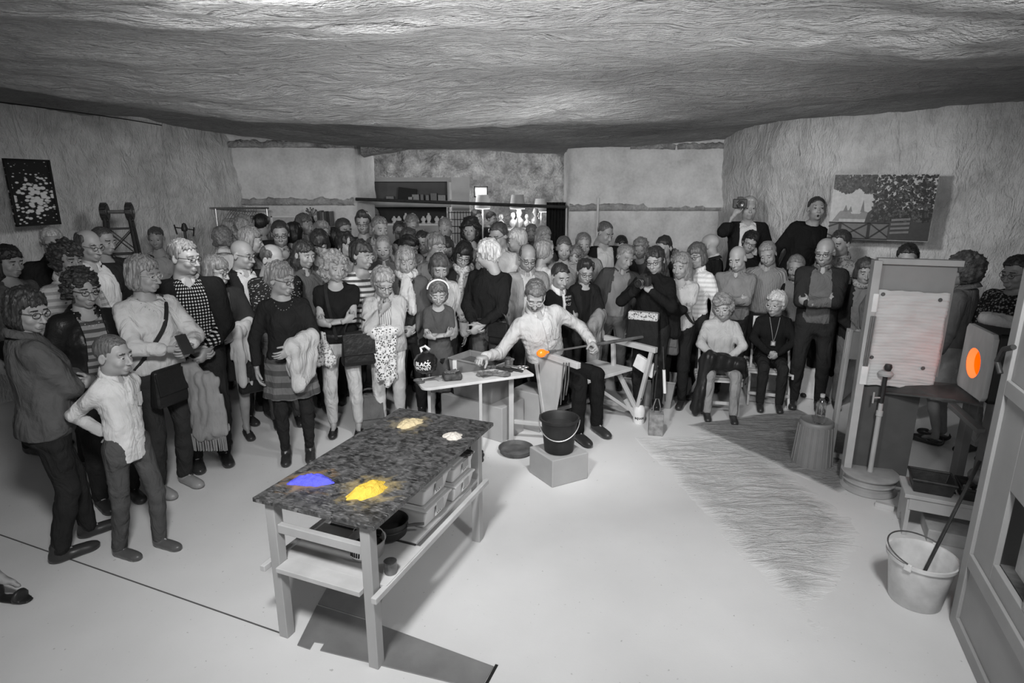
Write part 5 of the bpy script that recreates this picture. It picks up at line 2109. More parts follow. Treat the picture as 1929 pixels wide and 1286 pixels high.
# right hand frame
q = MB()
pT, pS = onp(1155, 640), onp(1156, 696)
q.bar(pT, pS, .035, .035)
BP(q, 'post', M_GREYP, bench, .003)
q = MB()
pV, pF = onp(1200, 772), onp(1205, 806)
q.bar(onp(1228, 662), pV, .035, .035)
BP(q, 'brace', M_GREYP, bench, .003)
q = MB()
q.bar(onp(1153, 690), onp(1166, 706), .035, .035)
q.bar(onp(1165, 702), pV, .035, .035)
BP(q, 'brace', M_GREYP, bench, .003)
q = MB()
q.bar(onp(1178, 752), Vector((pF.x, pF.y, .0)), .035, .035)
BP(q, 'leg', M_GREYP, bench, .003)
q = MB()
q.bar(D(1098, 712, 5.15), onp(1180, 768), .04, .03)
BP(q, 'brace', M_GREYP, bench, .003)
seatz = .50
SQ = [D(1080, 690, 5.28), D(1165, 694, 5.52), D(1160, 668, 5.75), D(1082, 668, 5.62)]
c0 = [Vector((.28, 5.22, 0)), Vector((.58, 4.96, 0)), Vector((1.13, 5.42, 0)), Vector((.83, 5.70, 0))]
q = MB()
q.prism([(p.x, p.y) for p in c0], seatz - .03, seatz)
BP(q, 'seat', M_WOODL, bench, .004)
for p in (Vector((.85, 5.66, 0)), Vector((.32, 5.24, 0))):
    q = MB()
    q.box((p.x, p.y, (seatz - .03) / 2), (.04, .04, seatz - .03))
    BP(q, 'leg', M_GREYP, bench, .003)
q = MB()
q.bar((.85, 5.62, .12), (pF.x, pF.y - .0, .12), .03, .04)
BP(q, 'stretcher', M_GREYP, bench, .003)
q = MB()
q.bar((.32, 5.24, .12), (.85, 5.66, .12), .03, .04)
BP(q, 'stretcher', M_GREYP, bench, .003)
q = MB()
q.bar(onp(1190, 676) + Vector((.05, .05, -.02)), onp(1226, 700) + Vector((.05, .05, -.02)), .04, .13)
BP(q, 'side_tray', M_WHITE, bench, .006)

# the blowpipe across both rails, with the hot gather on its end
pipe = empty('blowpipe', (0, 0, 0), 'long blowpipe resting across the bench rails with a glowing gather of glass', 'blowpipe')
pa, pb = D(1024, 661, 4.86), D(1268, 632, 5.56)
pa.z, pb.z = .800, .81
pm = pa.lerp(pb, .36)
q = MB()
q.tube([pa, pm], .0085, 10)
q.build('tube', M_STEEL, pipe)
q = MB()
q.tube([pm, pa.lerp(pb, .38), pb], [.010, .016, .015], 10)
q.build('grip', M_RUST, pipe)
m, n, L, b = _base('hot_glass', .2, .5)
lw = n.new('ShaderNodeLayerWeight')
lw.inputs[0].default_value = .35
r = n.new('ShaderNodeValToRGB')
r.color_ramp.elements[0].color = (1.0, .27, .02, 1)
r.color_ramp.elements[1].color = (1.0, .10, .0, 1)
L.new(lw.outputs['Facing'], r.inputs[0])
L.new(r.outputs[0], b.inputs['Emission Color'])
b.inputs['Base Color'].default_value = (.35, .08, .01, 1)
b.inputs['Emission Strength'].default_value = .78
dv = (pb - pa).normalized()
ax = dv.to_track_quat('Z', 'Y').to_matrix()
q = MB()
q.lathe([(0, -.062), (.018, -.058), (.032, -.04), (.036, -.022), (.032, .0), (.020, .016), (.011, .035), (.009, .05)], pa + dv * .0, 24, ax)
q.build('glass_gather', m, pipe)
q = MB()
q.tube([pa + dv * .05, pa + dv * .12], .0125, 10)
q.build('collar', M_RUST, pipe)

# tool board on the left, with what lies on it
ZB = .655
tb = empty('tool_board', (0, 0, 0), 'pale tool shelf with a rounded corner beside the bench', 'shelf')
FL, FR = G(808, 731, ZB), G(1006, 704, ZB)
bd = (FR - FL).normalized()
bn = Vector((-bd.y, bd.x, 0))
q = MB()
poly = []
BL_, BR_ = FL + bn * .27 - bd * .03, FR + bn * .27
for a in np.linspace(-math.pi / 2, -math.pi, 6):
    c = FL + bd * .03 + bn * .06
    p = c + bd * (.075 * math.cos(a)) + bn * (.06 * math.sin(a))
    poly.append((p.x, p.y))
poly += [(BL_.x, BL_.y), (BR_.x, BR_.y), (FR.x, FR.y)]
q.prism(poly, ZB - .022, ZB)
q.build('board', M_WOODL, tb, .004)
for (s, w, h) in ((.07, .22, .018), (.48, .02, .018), (.86, .18, .03)):
    q = MB()
    p = FL + bd * ((FR - FL).length * s) + bn * w
    q.box((p.x, p.y, (ZB - .022) / 2), (h * 1.4, h * 1.4, ZB - .022))
    q.build('leg', M_GREYP, tb, .003)
q = MB()
p = FL + bd * .8 + bn * .2
q.bar((p.x, p.y, .18), (p.x + .34, p.y - .04, .16), .03, .035)
q.build('stretcher', M_GREYP, tb, .003)


def on_board(px, py, dz=0.0):
    p = G(px, py, ZB)
    p.z += dz
    return p


M_BLKG = mat('glossy_black_glaze', .012, .08, .6, bump=0, var=.05)
bm_ = empty('money_ball', on_board(803, 702), 'glossy black round money box lettered in white on the tool shelf', 'money box')
MB().lathe([(0, 0), (.05, .002), (.085, .03), (.100, .075), (.096, .115), (.07, .155), (.035, .172), (.030, .180), (0, .182)], n=36).build('ball', M_BLKG, bm_)
q = MB()
q.lathe([(.0, 0), (.012, .0), (.03, -.03), (.028, -.036), (0, -.036)], (.118, -.01, .112), 20, Matrix.Rotation(RAD(-70), 3, 'Y'))
q.build('snout', M_BLKG, bm_)
q = MB()
q.tube([(-.03, .02, .165), (-.045, .04, .20), (-.01, .05, .215), (.03, .03, .19)], .012, 8)
q.build('ribbon', cloth('stripe', .6, .03), bm_)


def wrap_text(name, txt, size, zc, R, parent, m, bold=.0):
    o = text_mesh(name, txt, size, m, parent, Matrix.Identity(4), .0008, bold)
    for v in o.data.vertices:
        x, y, z = v.co
        zz = zc + y
        r_ = R(zz) + .0012 + z
        a = x / max(.02, R(zz))
        v.co = (r_ * math.sin(a), -r_ * math.cos(a), zz)
    o.rotation_euler = (0, 0, RAD(-8))
    return o


def ballR(z):
    return float(np.interp(z, [0, .03, .075, .115, .155], [.05, .0855, .1005, .0965, .071]))


wrap_text('lettering', 'BLACK', .043, .098, ballR, bm_, M_PAPER, .0012)
wrap_text('lettering', 'MONEY', .040, .062, ballR, bm_, M_PAPER, .0004)

sc1 = empty('scissors', on_board(803, 717), 'pair of steel scissors lying open on the left end of the tool shelf', 'scissors', None, .5)
q = MB()
q.bar((-.02, 0, .006), (.13, -.025, .006), .014, .006)
q.bar((-.02, 0, .011), (.12, .03, .011), .014, .006)
q.build('blades', M_RUST, sc1, .001)
q = MB()
for s in (-1, 1):
    q.tube([(-.06 + .032 * math.cos(a), s * .03 + .022 * math.sin(a), .008) for a in np.linspace(0, 6.28, 14)[:-1]], .006, 6, True)
q.build('handle', M_RUST, sc1)
wb = empty('mould_block', on_board(852, 714), 'charred wooden block tool on the tool shelf', 'block', None, .25)
q = MB()
q.box((0, 0, .028), (.15, .12, .056))
q.build('block', mat('charred_wood', .045, .8, var=.5, scale=30, bump=.8, bscale=40), wb, .02, 3)
q = MB()
for i in range(14):
    rr = random.Random(i)
    q.tube([(rr.uniform(-.05, .05), rr.uniform(-.04, .04), .06), (rr.uniform(-.06, .06), rr.uniform(-.05, .05), .068), (rr.uniform(-.06, .06), rr.uniform(-.05, .05), .06)], .006, 5)
q.build('wet_paper', mat('sodden_paper', .10, .6, var=.5, scale=40, bump=.5), wb)
tag(MB().box((0, 0, .05), (.034, .03, .10)).build('wood_peg', M_WOODL, None, .003, loc=on_board(857, 700)), 'upright wooden block handle behind the charred block', 'peg')
tag(MB().box((0, 0, .006), (.10, .07, .012), Matrix.Rotation(.7, 3, 'Z')).build('sponge_pad', mat('grey_pad', .22, .8), None, .003, loc=on_board(832, 714)), 'grey pad lying between the scissors and the charred block', 'pad')
np_ = MB()
for i in range(26):
    rr = random.Random(i + 40)
    a = rr.uniform(0, 6.28)
    np_.bar((0, 0, .006 + i * .0006), (.14 * math.cos(a), .075 * math.sin(a), .004 + rr.uniform(0, .018)), .035, .003)
o = np_.build('newspaper_pad', mat('wet_newspaper', .14, .8, var=.6, scale=40, bump=.6), None, loc=on_board(930, 707))
tag(o, 'crumpled wet newspaper pad in the middle of the tool shelf', 'pad')
for i, (px, py, ln, lab) in enumerate(((946, 697, .17, 'left of the dark files on the tool shelf'), (958, 696, .16, 'middle one of the dark files on the tool shelf'), (969, 698, .13, 'right of the dark files on the tool shelf'))):
    t = empty('file_tool', on_board(px, py), lab, 'file', 'dark files on the tool shelf', 2.5)
    MB().box((-.02, 0, .010), (ln, .024, .018)).build('blade', M_IRON, t, .003)
    MB().box((ln / 2, 0, .012), (.05, .03, .024)).build('handle', M_RUST, t, .004)
sc2 = empty('shears', on_board(975, 692), 'bright steel shears at the right end of the tool shelf', 'shears', None, 2.6)
q = MB()
q.bar((-.02, 0, .006), (.11, -.02, .006), .012, .005)
q.bar((-.02, 0, .011), (.10, .025, .011), .012, .005)
q.build('blades', M_STEEL, sc2, .001)
q = MB()
for s in (-1, 1):
    q.tube([(-.055 + .032 * math.cos(a), s * .028 + .02 * math.sin(a), .008) for a in np.linspace(0, 6.28, 14)[:-1]], .005, 6, True)
q.build('handle', M_STEEL, sc2)
jr = empty('small_jar', on_board(957, 686), 'small metal jar standing at the back of the tool shelf', 'jar')
MB().lathe([(0, 0), (.022, 0), (.024, .035), (.018, .045), (.026, .05), (.026, .062), (0, .062)], n=20).build('jar', M_RUST, jr)

# water trough and the painted blocks it stands on
M_BLOCK = mat('grey_painted_block', .34, .8, .2, var=.08, scale=4, bump=.2, bscale=70)


def block(label, pts, h, z0=0.0, name='plinth_block', m=None):
    c = sum((Vector((p.x, p.y, 0)) for p in pts), Vector()) / len(pts)
    q = MB()
    q.prism([(p.x - c.x, p.y - c.y) for p in pts], 0, h)
    o = q.build(name, m or M_BLOCK, None, .006, loc=(c.x, c.y, z0))
    return tag(o, label, 'block')


a, b2 = G(946, 834), G(832, 800)
e = (b2 - a).normalized()
f_ = Vector((-e.y, e.x, 0))
f_ = f_ if f_.y > 0 else -f_
block('long grey block under the water trough', [a, b2, b2 + f_ * .33, a + f_ * .33], .315)
a2 = a + f_ * .37 + e * .02
block('taller grey block right of the water trough', [a2 - e * .16, a2 + e * .14, a2 + e * .14 + f_ * .28, a2 - e * .16 + f_ * .28], .36)
tr = empty('water_trough', ((a + b2) / 2 + f_ * .16) + Vector((0, 0, .316)), 'grey plastic trough of water behind the tool shelf', 'trough', None, math.atan2(-e.y, -e.x))
q = MB()


def trough(q, w, d, h, t=.012, tp=.86):
    o_, i_ = [], []
    for z, s in ((0, tp), (h, 1)):
        for sx, sy in ((-1, -1), (1, -1), (1, 1), (-1, 1)):
            o_.append((sx * w / 2 * s, sy * d / 2 * s, z))
    for z, s in ((t, tp), (h, 1)):
        for sx, sy in ((-1, -1), (1, -1), (1, 1), (-1, 1)):
            i_.append((sx * (w / 2 * s - t), sy * (d / 2 * s - t), z))
    vs = o_ + i_
    fs = [(3, 2, 1, 0), (8, 9, 10, 11)]
    for k in range(4):
        l = (k + 1) % 4
        fs += [(k, l, 4 + l, 4 + k), (8 + l, 8 + k, 12 + k, 12 + l), (4 + k, 4 + l, 12 + l, 12 + k)]
    q._add(vs, fs)
    # rolled rim
    q.tube([(sx * w / 2, sy * d / 2, h) for sx, sy in ((-1, -1), (1, -1), (1, 1), (-1, 1))], .011, 6, True)


trough(q, .50, .30, .345)
q.build('trough_wall', mat('dull_plastic', .20, .6, var=.2, scale=6), tr, .003)
MB().box((0, 0, .30), (.46, .265, .004)).build('water', mat('murky_water', .10, .06, .5, bump=0), tr)

# bucket block, black bucket, round tray, small pots
B1, B2, B3 = G(1040, 919), G(997, 889), G(1107, 901)
block('grey cube block under the black bucket', [B1, B3, B3 + (B2 - B1), B2], .215)
bk = empty('black_bucket', Vector(((B3.x + B2.x) / 2, (B3.y + B2.y) / 2 - .01, .217)), 'black rubber bucket with a wire handle on the grey cube', 'bucket', None, -.15)


def bucket(r, rb, rt, h, m, mh, drop=True):
    MB().lathe([(0, .0), (rb, 0), (rb + .004, .004), (rt - .006, h - .03), (rt - .005, h - .022), (rt + .006, h - .02), (rt + .008, h), (rt - .002, h), (rt - .012, h - .02), (rb - .006, .012), (0, .010)], n=44).build('pail', m, r)
    q = MB()
    for s in (-1, 1):
        q.box((s * (rt + .004), 0, h - .012), (.014, .036, .04))
    q.build('lug', m, r, .004)
    q = MB()
    pts = []
    for a in np.linspace(0, math.pi, 22):
        x, dz = (rt + .012) * math.cos(a), -(rt * .95) * math.sin(a)
        if drop:
            pts.append((x, -(rt * .78 - .02 * 0) * math.sin(a) - .055 * math.sin(a), h - .015 + dz * .85))
        else:
            pts.append((x, rt * 1.02 * math.sin(a), h + .01 + .035 * math.sin(a)))
    q.tube(pts, .004, 6)
    q.build('handle', mh, r)


bucket(bk, .105, .140, .265, mat('black_rubber', .022, .55, .3, var=.3, scale=12, bump=.15), M_STEEL)
MB().lathe([(0, .20), (.125, .20), (.127, .197), (0, .196)], n=36).build('water', mat('dark_water', .03, .05, .5, bump=0), bk)
o = MB().lathe([(0, .006), (.125, .006), (.135, .014), (.142, .046), (.147, .047), (.146, .05), (.138, .05), (.128, .018), (0, .014)], n=48)
tag(o.build('round_tray', mat('worn_tin_tray', .11, .55, .4, .3, var=.5, scale=9), None, loc=G(972, 852)), 'shallow dark round tray on the floor left of the cube', 'tray')
for px, py, r_, lab in ((903, 868, .038, 'small ringed iron pot on the floor behind the table leg'), (895, 850, .034, 'second small iron pot just behind the ringed one')):
    t = empty('iron_pot', G(px, py), lab, 'pot')
    MB().lathe([(0, 0), (r_ * .9, 0), (r_, .01), (r_ * .85, .03), (r_ * 1.1, .05), (r_ * 1.1, .06), (r_ * .9, .065), (r_ * .9, .085), (r_ * .75, .085), (r_ * .72, .05), (0, .045)], n=24).build('pot', M_IRON, t)

# right of the bench: spray bottle, grey tub, weight block, hanging tongs
sp = empty('spray_bottle', G(1203, 795), 'white pump spray bottle with a black top under the bench', 'bottle')
MB().lathe([(0, 0), (.050, 0), (.054, .008), (.054, .12), (.046, .155), (.028, .175), (.025, .185), (0, .185)], n=28).build('bottle', M_WHITE, sp)
q = MB()
q.lathe([(0, .183), (.033, .183), (.035, .215), (.028, .24), (.012, .25), (.012, .285), (.020, .287), (.020, .30), (0, .30)], n=20)
q.tube([(0, -.01, .245), (0, -.05, .25)], .008, 8)
q.build('pump', M_IRON, sp)
wrap_text('lettering', 'aquot', .038, .06, lambda z: .0545, sp, M_INK, .0008)
gt = empty('grey_tub', (1.42, 5.86, 0), 'grey plastic storage tub on the floor behind the spray bottle', 'tub', None, -.35)
q = MB()
trough(q, .50, .34, .28, .01, .86)
q.build('tub_wall', mat('grey_tub_plastic', .25, .5, var=.08), gt, .003)
w0, w1, w2 = G(1214, 821), G(1242, 823), G(1254, 812)
wbk = empty('weight_block', ((w0 + w2) / 2), 'rough grey block with a steel bail standing at the bench foot', 'block', None, math.atan2(w1.y - w0.y, w1.x - w0.x))
MB().box((0, 0, .10), (.125, .11, .20)).build('block', mat('rough_cast_block', .22, .85, var=.4, scale=20, bump=.6), wbk, .004)
q = MB()
q.tube([(-.028, 0, .20), (-.03, 0, .26), (-.012, 0, .33), (.012, 0, .33), (.03, 0, .26), (.028, 0, .20)], .0045, 6)
q.build('bail', M_STEEL, wbk)
for i, (p0_, p1_, lab) in enumerate((((1224, 664), (1218, 748), 'dark iron tongs hanging at the right end of the bench rail'), ((1236, 650), (1240, 752), 'long thin iron rod with pale grip hanging at the bench end'))):
    tg = empty('hanging_tongs' if i == 0 else 'hanging_rod', (0, 0, 0), lab, 'tongs' if i == 0 else 'rod')
    a_, b3 = onp(*p0_) + Vector((.05, -.05, 0)), onp(*p1_) + Vector((.05, -.05, 0))
    q = MB()
    for s in (-1, 1) if i == 0 else (0,):
        q.tube([a_ + TV * (s * .004), a_.lerp(b3, .4) + TV * (s * .016), b3 + TV * (s * .010)], .006, 6)
    q.build('jaws' if i == 0 else 'shaft', M_IRON, tg)
    q = MB()
    if i == 0:
        q.tube([a_.lerp(b3, .02), a_.lerp(b3, .35)], .014, 8)
    else:
        q.tube([a_.lerp(b3, .42), a_.lerp(b3, .85)], .014, 8)
    q.build('grip', M_IRON if i == 0 else M_WHITE, tg)
tg = empty('hanging_irons', (0, 0, 0), 'bundle of thin iron tools hanging beside the glassblower leg', 'tool')
for s in range(3):
    q = MB()
    t0_, t1_ = D(1062 + s * 5, 683, 4.72), D(1056 + s * 5, 762 - s * 9, 4.74)
    q.tube([t0_, t0_.lerp(t1_, .5) + Vector((.004 * s, 0, 0)), t1_], .006, 6)
    q.build('shaft', M_RUST, tg)

# ================================================================ furnace corner on the right
rb = empty('upturned_bin', G(1528, 872), 'ribbed grey plastic bin turned upside down by the screen', 'bin')
q = MB()
RBH = .37
q.lathe([(.150, 0), (.150, .012), (.146, .014), (.124, RBH - .03), (.126, RBH - .02), (.122, RBH - .006), (.114, RBH), (.104, RBH - .006), (.095, RBH - .01), (0, RBH - .01)], n=48)
q.build('bin_wall', mat('grey_bin_plastic', .20, .45, .4, var=.06), rb)
for i in range(20):
    a = 2 * math.pi * i / 20
    q = MB()
    q.tube([(.147 * math.cos(a), .147 * math.sin(a), .02), (.1255 * math.cos(a), .1255 * math.sin(a), RBH - .035)], .0055, 6)
    q.build('rib', mat('grey_bin_plastic', .20), rb)
bt = empty('water_bottle', G(1543, 796, .362), 'clear plastic water bottle on the upturned bin', 'bottle')
MB().lathe([(0, 0), (.034, 0), (.037, .006), (.037, .06), (.035, .065), (.037, .07), (.037, .15), (.030, .18), (.014, .20), (.0135, .215), (0, .215)], n=28).build('bottle', glass('clear_plastic', .9, .08), bt)
MB().lathe([(0, .212), (.017, .212), (.017, .235), (.015, .237), (0, .237)], n=20).build('cap', mat('bottle_cap', .45, .4, bump=0), bt)

M_FRAME = mat('pale_grey_frame', .40, .5, .3, var=.10, scale=6, bump=.1)
scr = empty('furnace_screen', (0, 0, 0), 'tall grey heat screen with a white quilted insulating blanket', 'screen')
S0 = Vector((2.50, 4.14, 0))
S1 = Vector((2.98, 3.98, 0))
sd = (S1 - S0).normalized()
sn = Vector((sd.y, -sd.x, 0))
if sn.y > 0:
    sn = -sn
q = MB()
q.bar(S0 + Vector((0, 0, 0)), S0 + Vector((0, 0, 1.66)), .05, .10, sn)
q.build('post', M_FRAME, scr, .003)
q = MB()
q.bar(S0 + Vector((0, 0, 1.655)), S0 + sd * .50 + Vector((0, 0, 1.655)), .06, .04)
q.build('top_rail', M_FRAME, scr, .003)
q = MB()
q.bar(S0 - sn * .02 + sd * .03 + Vector((0, 0, 1.25)), S0 - sn * .02 + sd * .48 + Vector((0, 0, 1.25)), .012, .78)
q.build('panel', mat('grey_sheet', .27, .55, .3, var=.06), scr, .002)
q = MB()
q.bar(S0 - sn * .03 + sd * .03 + Vector((0, 0, .40)), S0 - sn * .03 + sd * .40 + Vector((0, 0, .40)), .02, .80)
q.build('panel', mat('dark_grey_sheet', .085, .55, .3, var=.1), scr, .002)
# blanket: a quilted sheet with waves and a ragged edge
W_, H_ = 26, 120
V, F = [], []
z_top, z_bot = 1.455, .775
for side in (0, 1):
    for i in range(W_ + 1):
        for k in range(H_ + 1):
            u, v = i / W_, k / H_
            rag = .008 * fbm((u * 3, v * 3, 1), 2.5, 3, 4.0)
            x = .025 + .43 * u + (rag if i in (0, W_) else 0)
            z = z_top + (z_bot - z_top) * v + rag * (1 if k in (0, H_) else 0)
            dy = .010 + .0014 * math.sin(v * 190 + 3 * math.sin(u * 3)) + .010 * fbm((u * 2, v * 4, 0), 2, 3, 2.0)
            p = S0 + sd * x + sn * ((dy + .012) if side == 0 else -.004) + Vector((0, 0, z))
            V.append(tuple(p))
k1 = H_ + 1
off2 = (W_ + 1) * k1
for i in range(W_):
    for k in range(H_):
        a_, b_, c_, d_ = i * k1 + k, (i + 1) * k1 + k, (i + 1) * k1 + k + 1, i * k1 + k + 1
        F += [(a_, d_, c_, b_), (off2 + a_, off2 + b_, off2 + c_, off2 + d_)]
for i in range(W_):
    F += [(i * k1, (i + 1) * k1, off2 + (i + 1) * k1, off2 + i * k1), (i * k1 + H_, off2 + i * k1 + H_, off2 + (i + 1) * k1 + H_, (i + 1) * k1 + H_)]
for k in range(H_):
    F += [(k, off2 + k, off2 + k + 1, k + 1), (W_ * k1 + k, W_ * k1 + k + 1, off2 + W_ * k1 + k + 1, off2 + W_ * k1 + k)]
npmesh('blanket', np.array(V), np.array(F, np.int32), mat('ceramic_fibre', .56, .9, .1, var=.08, scale=6, bump=.5, bscale=40, stretch=(1, 1, 5)), scr)
for u, z in ((.06, 1.43), (.40, 1.41), (.05, .98), (.37, .93)):
    q = MB()
    q.lathe([(0, .006), (.010, .005), (.013, 0), (0, -.002)], S0 + sd * u + sn * .03 + Vector((0, 0, z)), 12, sn.to_track_quat('Z', 'Y').to_matrix())
    q.build('stud', M_RUST, scr)
for z, hh, ww in ((1.37, .13, .035), (.86, .16, .045)):
    q = MB()
    q.box(S0 + sd * .015 + sn * .045 + Vector((0, 0, z)), (ww, .02, hh), Matrix.Rotation(math.atan2(sd.y, sd.x), 3, 'Z'))
    q.build('white_block', M_WHITE, scr, .006)
rods = MB()
for s in range(3):
    rods.tube([S0 + sd * (.005 + s * .012) + sn * .06 + Vector((0, 0, 1.28)), S0 + sd * (.0 + s * .012) + sn * .06 + Vector((0, 0, .92))], .006, 6)
rods.build('rail_rods', M_STEEL, scr)

# slotted rack leaning beside the screen
rk = empty('slotted_rack', (0, 0, 0), 'pale slotted frame standing left of the heat screen', 'rack')
k0, k1_ = Vector((2.60, 4.55, 0)), Vector((2.74, 4.50, 0))
for i, kk in enumerate((k0, k1_, k1_ + Vector((.05, -.13, 0)))):
    q = MB()
    q.bar(kk, kk + Vector((.02, .0, (1.08, 1.05, .98)[i])), .03, .05, (0, -1, 0))
    q.build('upright', M_FRAME, rk, .003)
q = MB()
q.bar(k0 + Vector((0, 0, .95)), k1_ + Vector((.02, 0, .95)), .02, .22)
q.build('plate', M_FRAME, rk, .003)
q = MB()
q.bar(k0 + Vector((0, 0, .03)), k1_ + Vector((0.05, -.1, .03)), .03, .04)
q.build('foot', M_FRAME, rk, .003)
for i in range(6):
    q = MB()
    q.bar(k1_ + Vector((0, -.03, .60 + i * .07)), k1_ + Vector((.06, -.13, .60 + i * .07)), .010, .02)
    q.build('rung', M_FRAME, rk, .002)

# support stand: wheel rim base, pole, fork head
st_ = empty('pole_stand', G(1634, 918), 'grey pole stand with a wheel rim for a base', 'stand')
MB().lathe([(0, .0), (.175, 0), (.185, .006), (.180, .016), (.160, .030), (.160, .060), (.172, .066), (.160, .075), (.162, .105), (.185, .118), (.188, .128), (.180, .134), (0, .128)], n=52).build('wheel_rim', mat('dusty_grey_paint', .33, .7, .3, var=.15, scale=8), st_)
MB().lathe([(.020, .13), (.017, .16), (.017, .56), (.022, .565), (.022, .60), (.015, .605), (.014, .80), (0, .80)], n=18).build('pole', M_FRAME, st_)
q = MB()
q.tube([(0, 0, .66), (0, 0, .86)], .0155, 10)
q.build('sleeve', M_IRON, st_)
q = MB()
q.tube([(-.06, 0, .70), (-.01, 0, .70)], .006, 6)
q.tube([(-.06, 0, .66), (-.06, 0, .74)], .006, 6)
q.build('tee_handle', M_FRAME, st_)
q = MB()
q.lathe([(0, .86), (.045, .865), (.05, .88), (.03, .90), (0, .89)], n=16)
q.build('head_plate', M_FRAME, st_)
q = MB()
q.lathe([(0, -.02), (.02, -.02), (.026, 0), (.02, .02), (0, .02)], (0.01, 0, .925), 14)
q.build('roller', M_IRON, st_)
tag(MB().bar((0, 0, .018), (.09, -.07, .018), .035, .035).build('wood_offcut', M_WOODL, None, .002, loc=G(1648, 952)), 'short hollow bar end lying in front of the wheel rim', 'offcut')

# furnace: dark casing, pale round-cornered mouth plate with the glowing port
FA, FB = Vector((3.03, 3.90, 0)), Vector((2.93, 3.54, 0))
fd = (FB - FA).normalized()
fn = Vector((fd.y, -fd.x, 0))
if fn.x > 0:
    fn = -fn
FZ0, FZ1 = .845, 1.275
fw = (FB - FA).length
fur = empty('furnace', (0, 0, 0), 'furnace with a pale front plate and a glowing orange round mouth', 'furnace')
q = MB()
cc = (FA + FB) / 2
HC = cc + fd * (-.01) + Vector((0, 0, 1.045))
RH = .098
Mz = Matrix((fd, Vector((0, 0, 1)), fn)).transposed()
# front plate with a round hole
N = 48
V, F = [], []
for layer, dd in ((0, .012), (1, -.02)):
    for ring in (0, 1):
        for k in range(N):
            a = 2 * math.pi * k / N
            ca, sa = math.cos(a), math.sin(a)
            if ring == 0:
                x, z = RH * ca, RH * sa
            else:
                s_ = 1 / max(abs(ca) / (fw / 2), abs(sa) / ((FZ1 - FZ0) / 2))
                x, z = s_ * ca + .01, s_ * sa + (FZ0 + FZ1) / 2 - 1.045
            V.append(tuple(HC + fd * x + Vector((0, 0, z)) + fn * dd))
for k in range(N):
    l = (k + 1) % N
    F += [(k, l, N + l, N + k), (2 * N + l, 2 * N + k, 3 * N + k, 3 * N + l), (N + k, N + l, 3 * N + l, 3 * N + k)]
q._add(V, F)
q.build('front_plate', mat('sooty_pale_refractory', .46, .8, .2, var=.45, scale=3.2, bump=.2, bscale=20, stretch=(1, 1, .35)), fur, .004)
m, n, L, b = _base('furnace_glow', .8, .1)
b.inputs['Base Color'].default_value = (.9, .25, .05, 1)
b.inputs['Emission Color'].default_value = (1.0, .16, .02, 1)
b.inputs['Emission Strength'].default_value = 1.15
q = MB()
q.lathe([(RH + .001, .010), (RH - .008, .004), (RH - .012, -.030)], HC, 48, Mz, 1.0, False)
q.build('mouth_lining', emis('lining_glow', (1.0, .20, .055), .80), fur)
q = MB()
q.lathe([(RH - .012, -.030), (RH + .004, -.036)], HC, 48, Mz, 1.0, False)
q.build('lining_edge', emis('edge_glow', (1.0, .38, .03), 1.0), fur)
q = MB()
q.lathe([(RH + .004, -.036), (RH + .01, -.15), (.05, -.24), (0, -.25)], HC, 40, Mz, 1.0, False)
q.build('glowing_chamber', emis('chamber_glow', (1.0, .115, .0), .68), fur)
q = MB()
e_ = -fn
zc_, zh_ = (FZ0 + FZ1) / 2, FZ1 - FZ0 + .01
L0, L1 = FA - fd * .002, FB + fd * .006
lm = (L0 + L1) / 2
lw_ = (L1 - L0).length
Rf = Matrix((fd, e_, Vector((0, 0, 1)))).transposed()
for (a_, d_, z_, sx, sy, sz_) in ((-lw_ / 2 + .012, .285, zc_, .024, .53, zh_), (lw_ / 2 - .012, .285, zc_, .024, .53, zh_), (0, .285, FZ1 - .007, lw_, .53, .024), (0, .285, FZ0 + .007, lw_, .53, .024), (0, .555, zc_, lw_, .02, zh_)):
    q.box(lm + fd * a_ + e_ * d_ + Vector((0, 0, z_)), (sx, sy, sz_), Rf)
q.build('casing', mat('black_casing', .02, .6), fur, .004)
for i, (t_, w_) in enumerate(((.1, .5), (.9, .5), (.1, .08), (.9, .08))):
    p = FA.lerp(FB, t_) + e_ * w_
    q = MB()
    q.box((p.x, p.y, FZ0 / 2), (.06, .06, FZ0))
    q.build('leg', mat('dark_grey_post', .12, .6), fur, .004)
q = MB()
q.bar(D(1792, 762, 3.75), D(1848, 812, 3.45), .05, .03)
q.build('bracket', mat('dark_grey_post', .12, .6), fur, .003)
q = MB()
pA, pB, pC, pD = S0 + sd * .10 + sn * .04, S0 + sd * .46 + sn * .02, FA - fd * .02, FB - fn * -.04
q._add([tuple(p) for p in (D(1662, 738, 4.08), D(1670, 712, 4.16), D(1803, 722, 3.92), D(1852, 764, 3.52), D(1800, 752, 3.72))] +
       [tuple(p - Vector((0, 0, .012))) for p in (D(1662, 738, 4.08), D(1670, 712, 4.16), D(1803, 722, 3.92), D(1852, 764, 3.52), D(1800, 752, 3.72))],
       [(4, 3, 2, 1, 0), (5, 6, 7, 8, 9)] + [(i, (i + 1) % 5, 5 + (i + 1) % 5, 5 + i) for i in range(5)])
q.build('heat_shelf', mat('scorched_sheet', .075, .5, .4, .2, var=.5, scale=6), fur, .002)
cap_ = blob('folded_cloth', [(D(1860, 600, 3.85), D(1905, 612, 3.75), .05, .06, 1.0)], cloth('plain', .55), .012, .006, .06, 5, 'pale crumpled cloth lying behind the top of the furnace', 'cloth')
cap_.location.z += 0

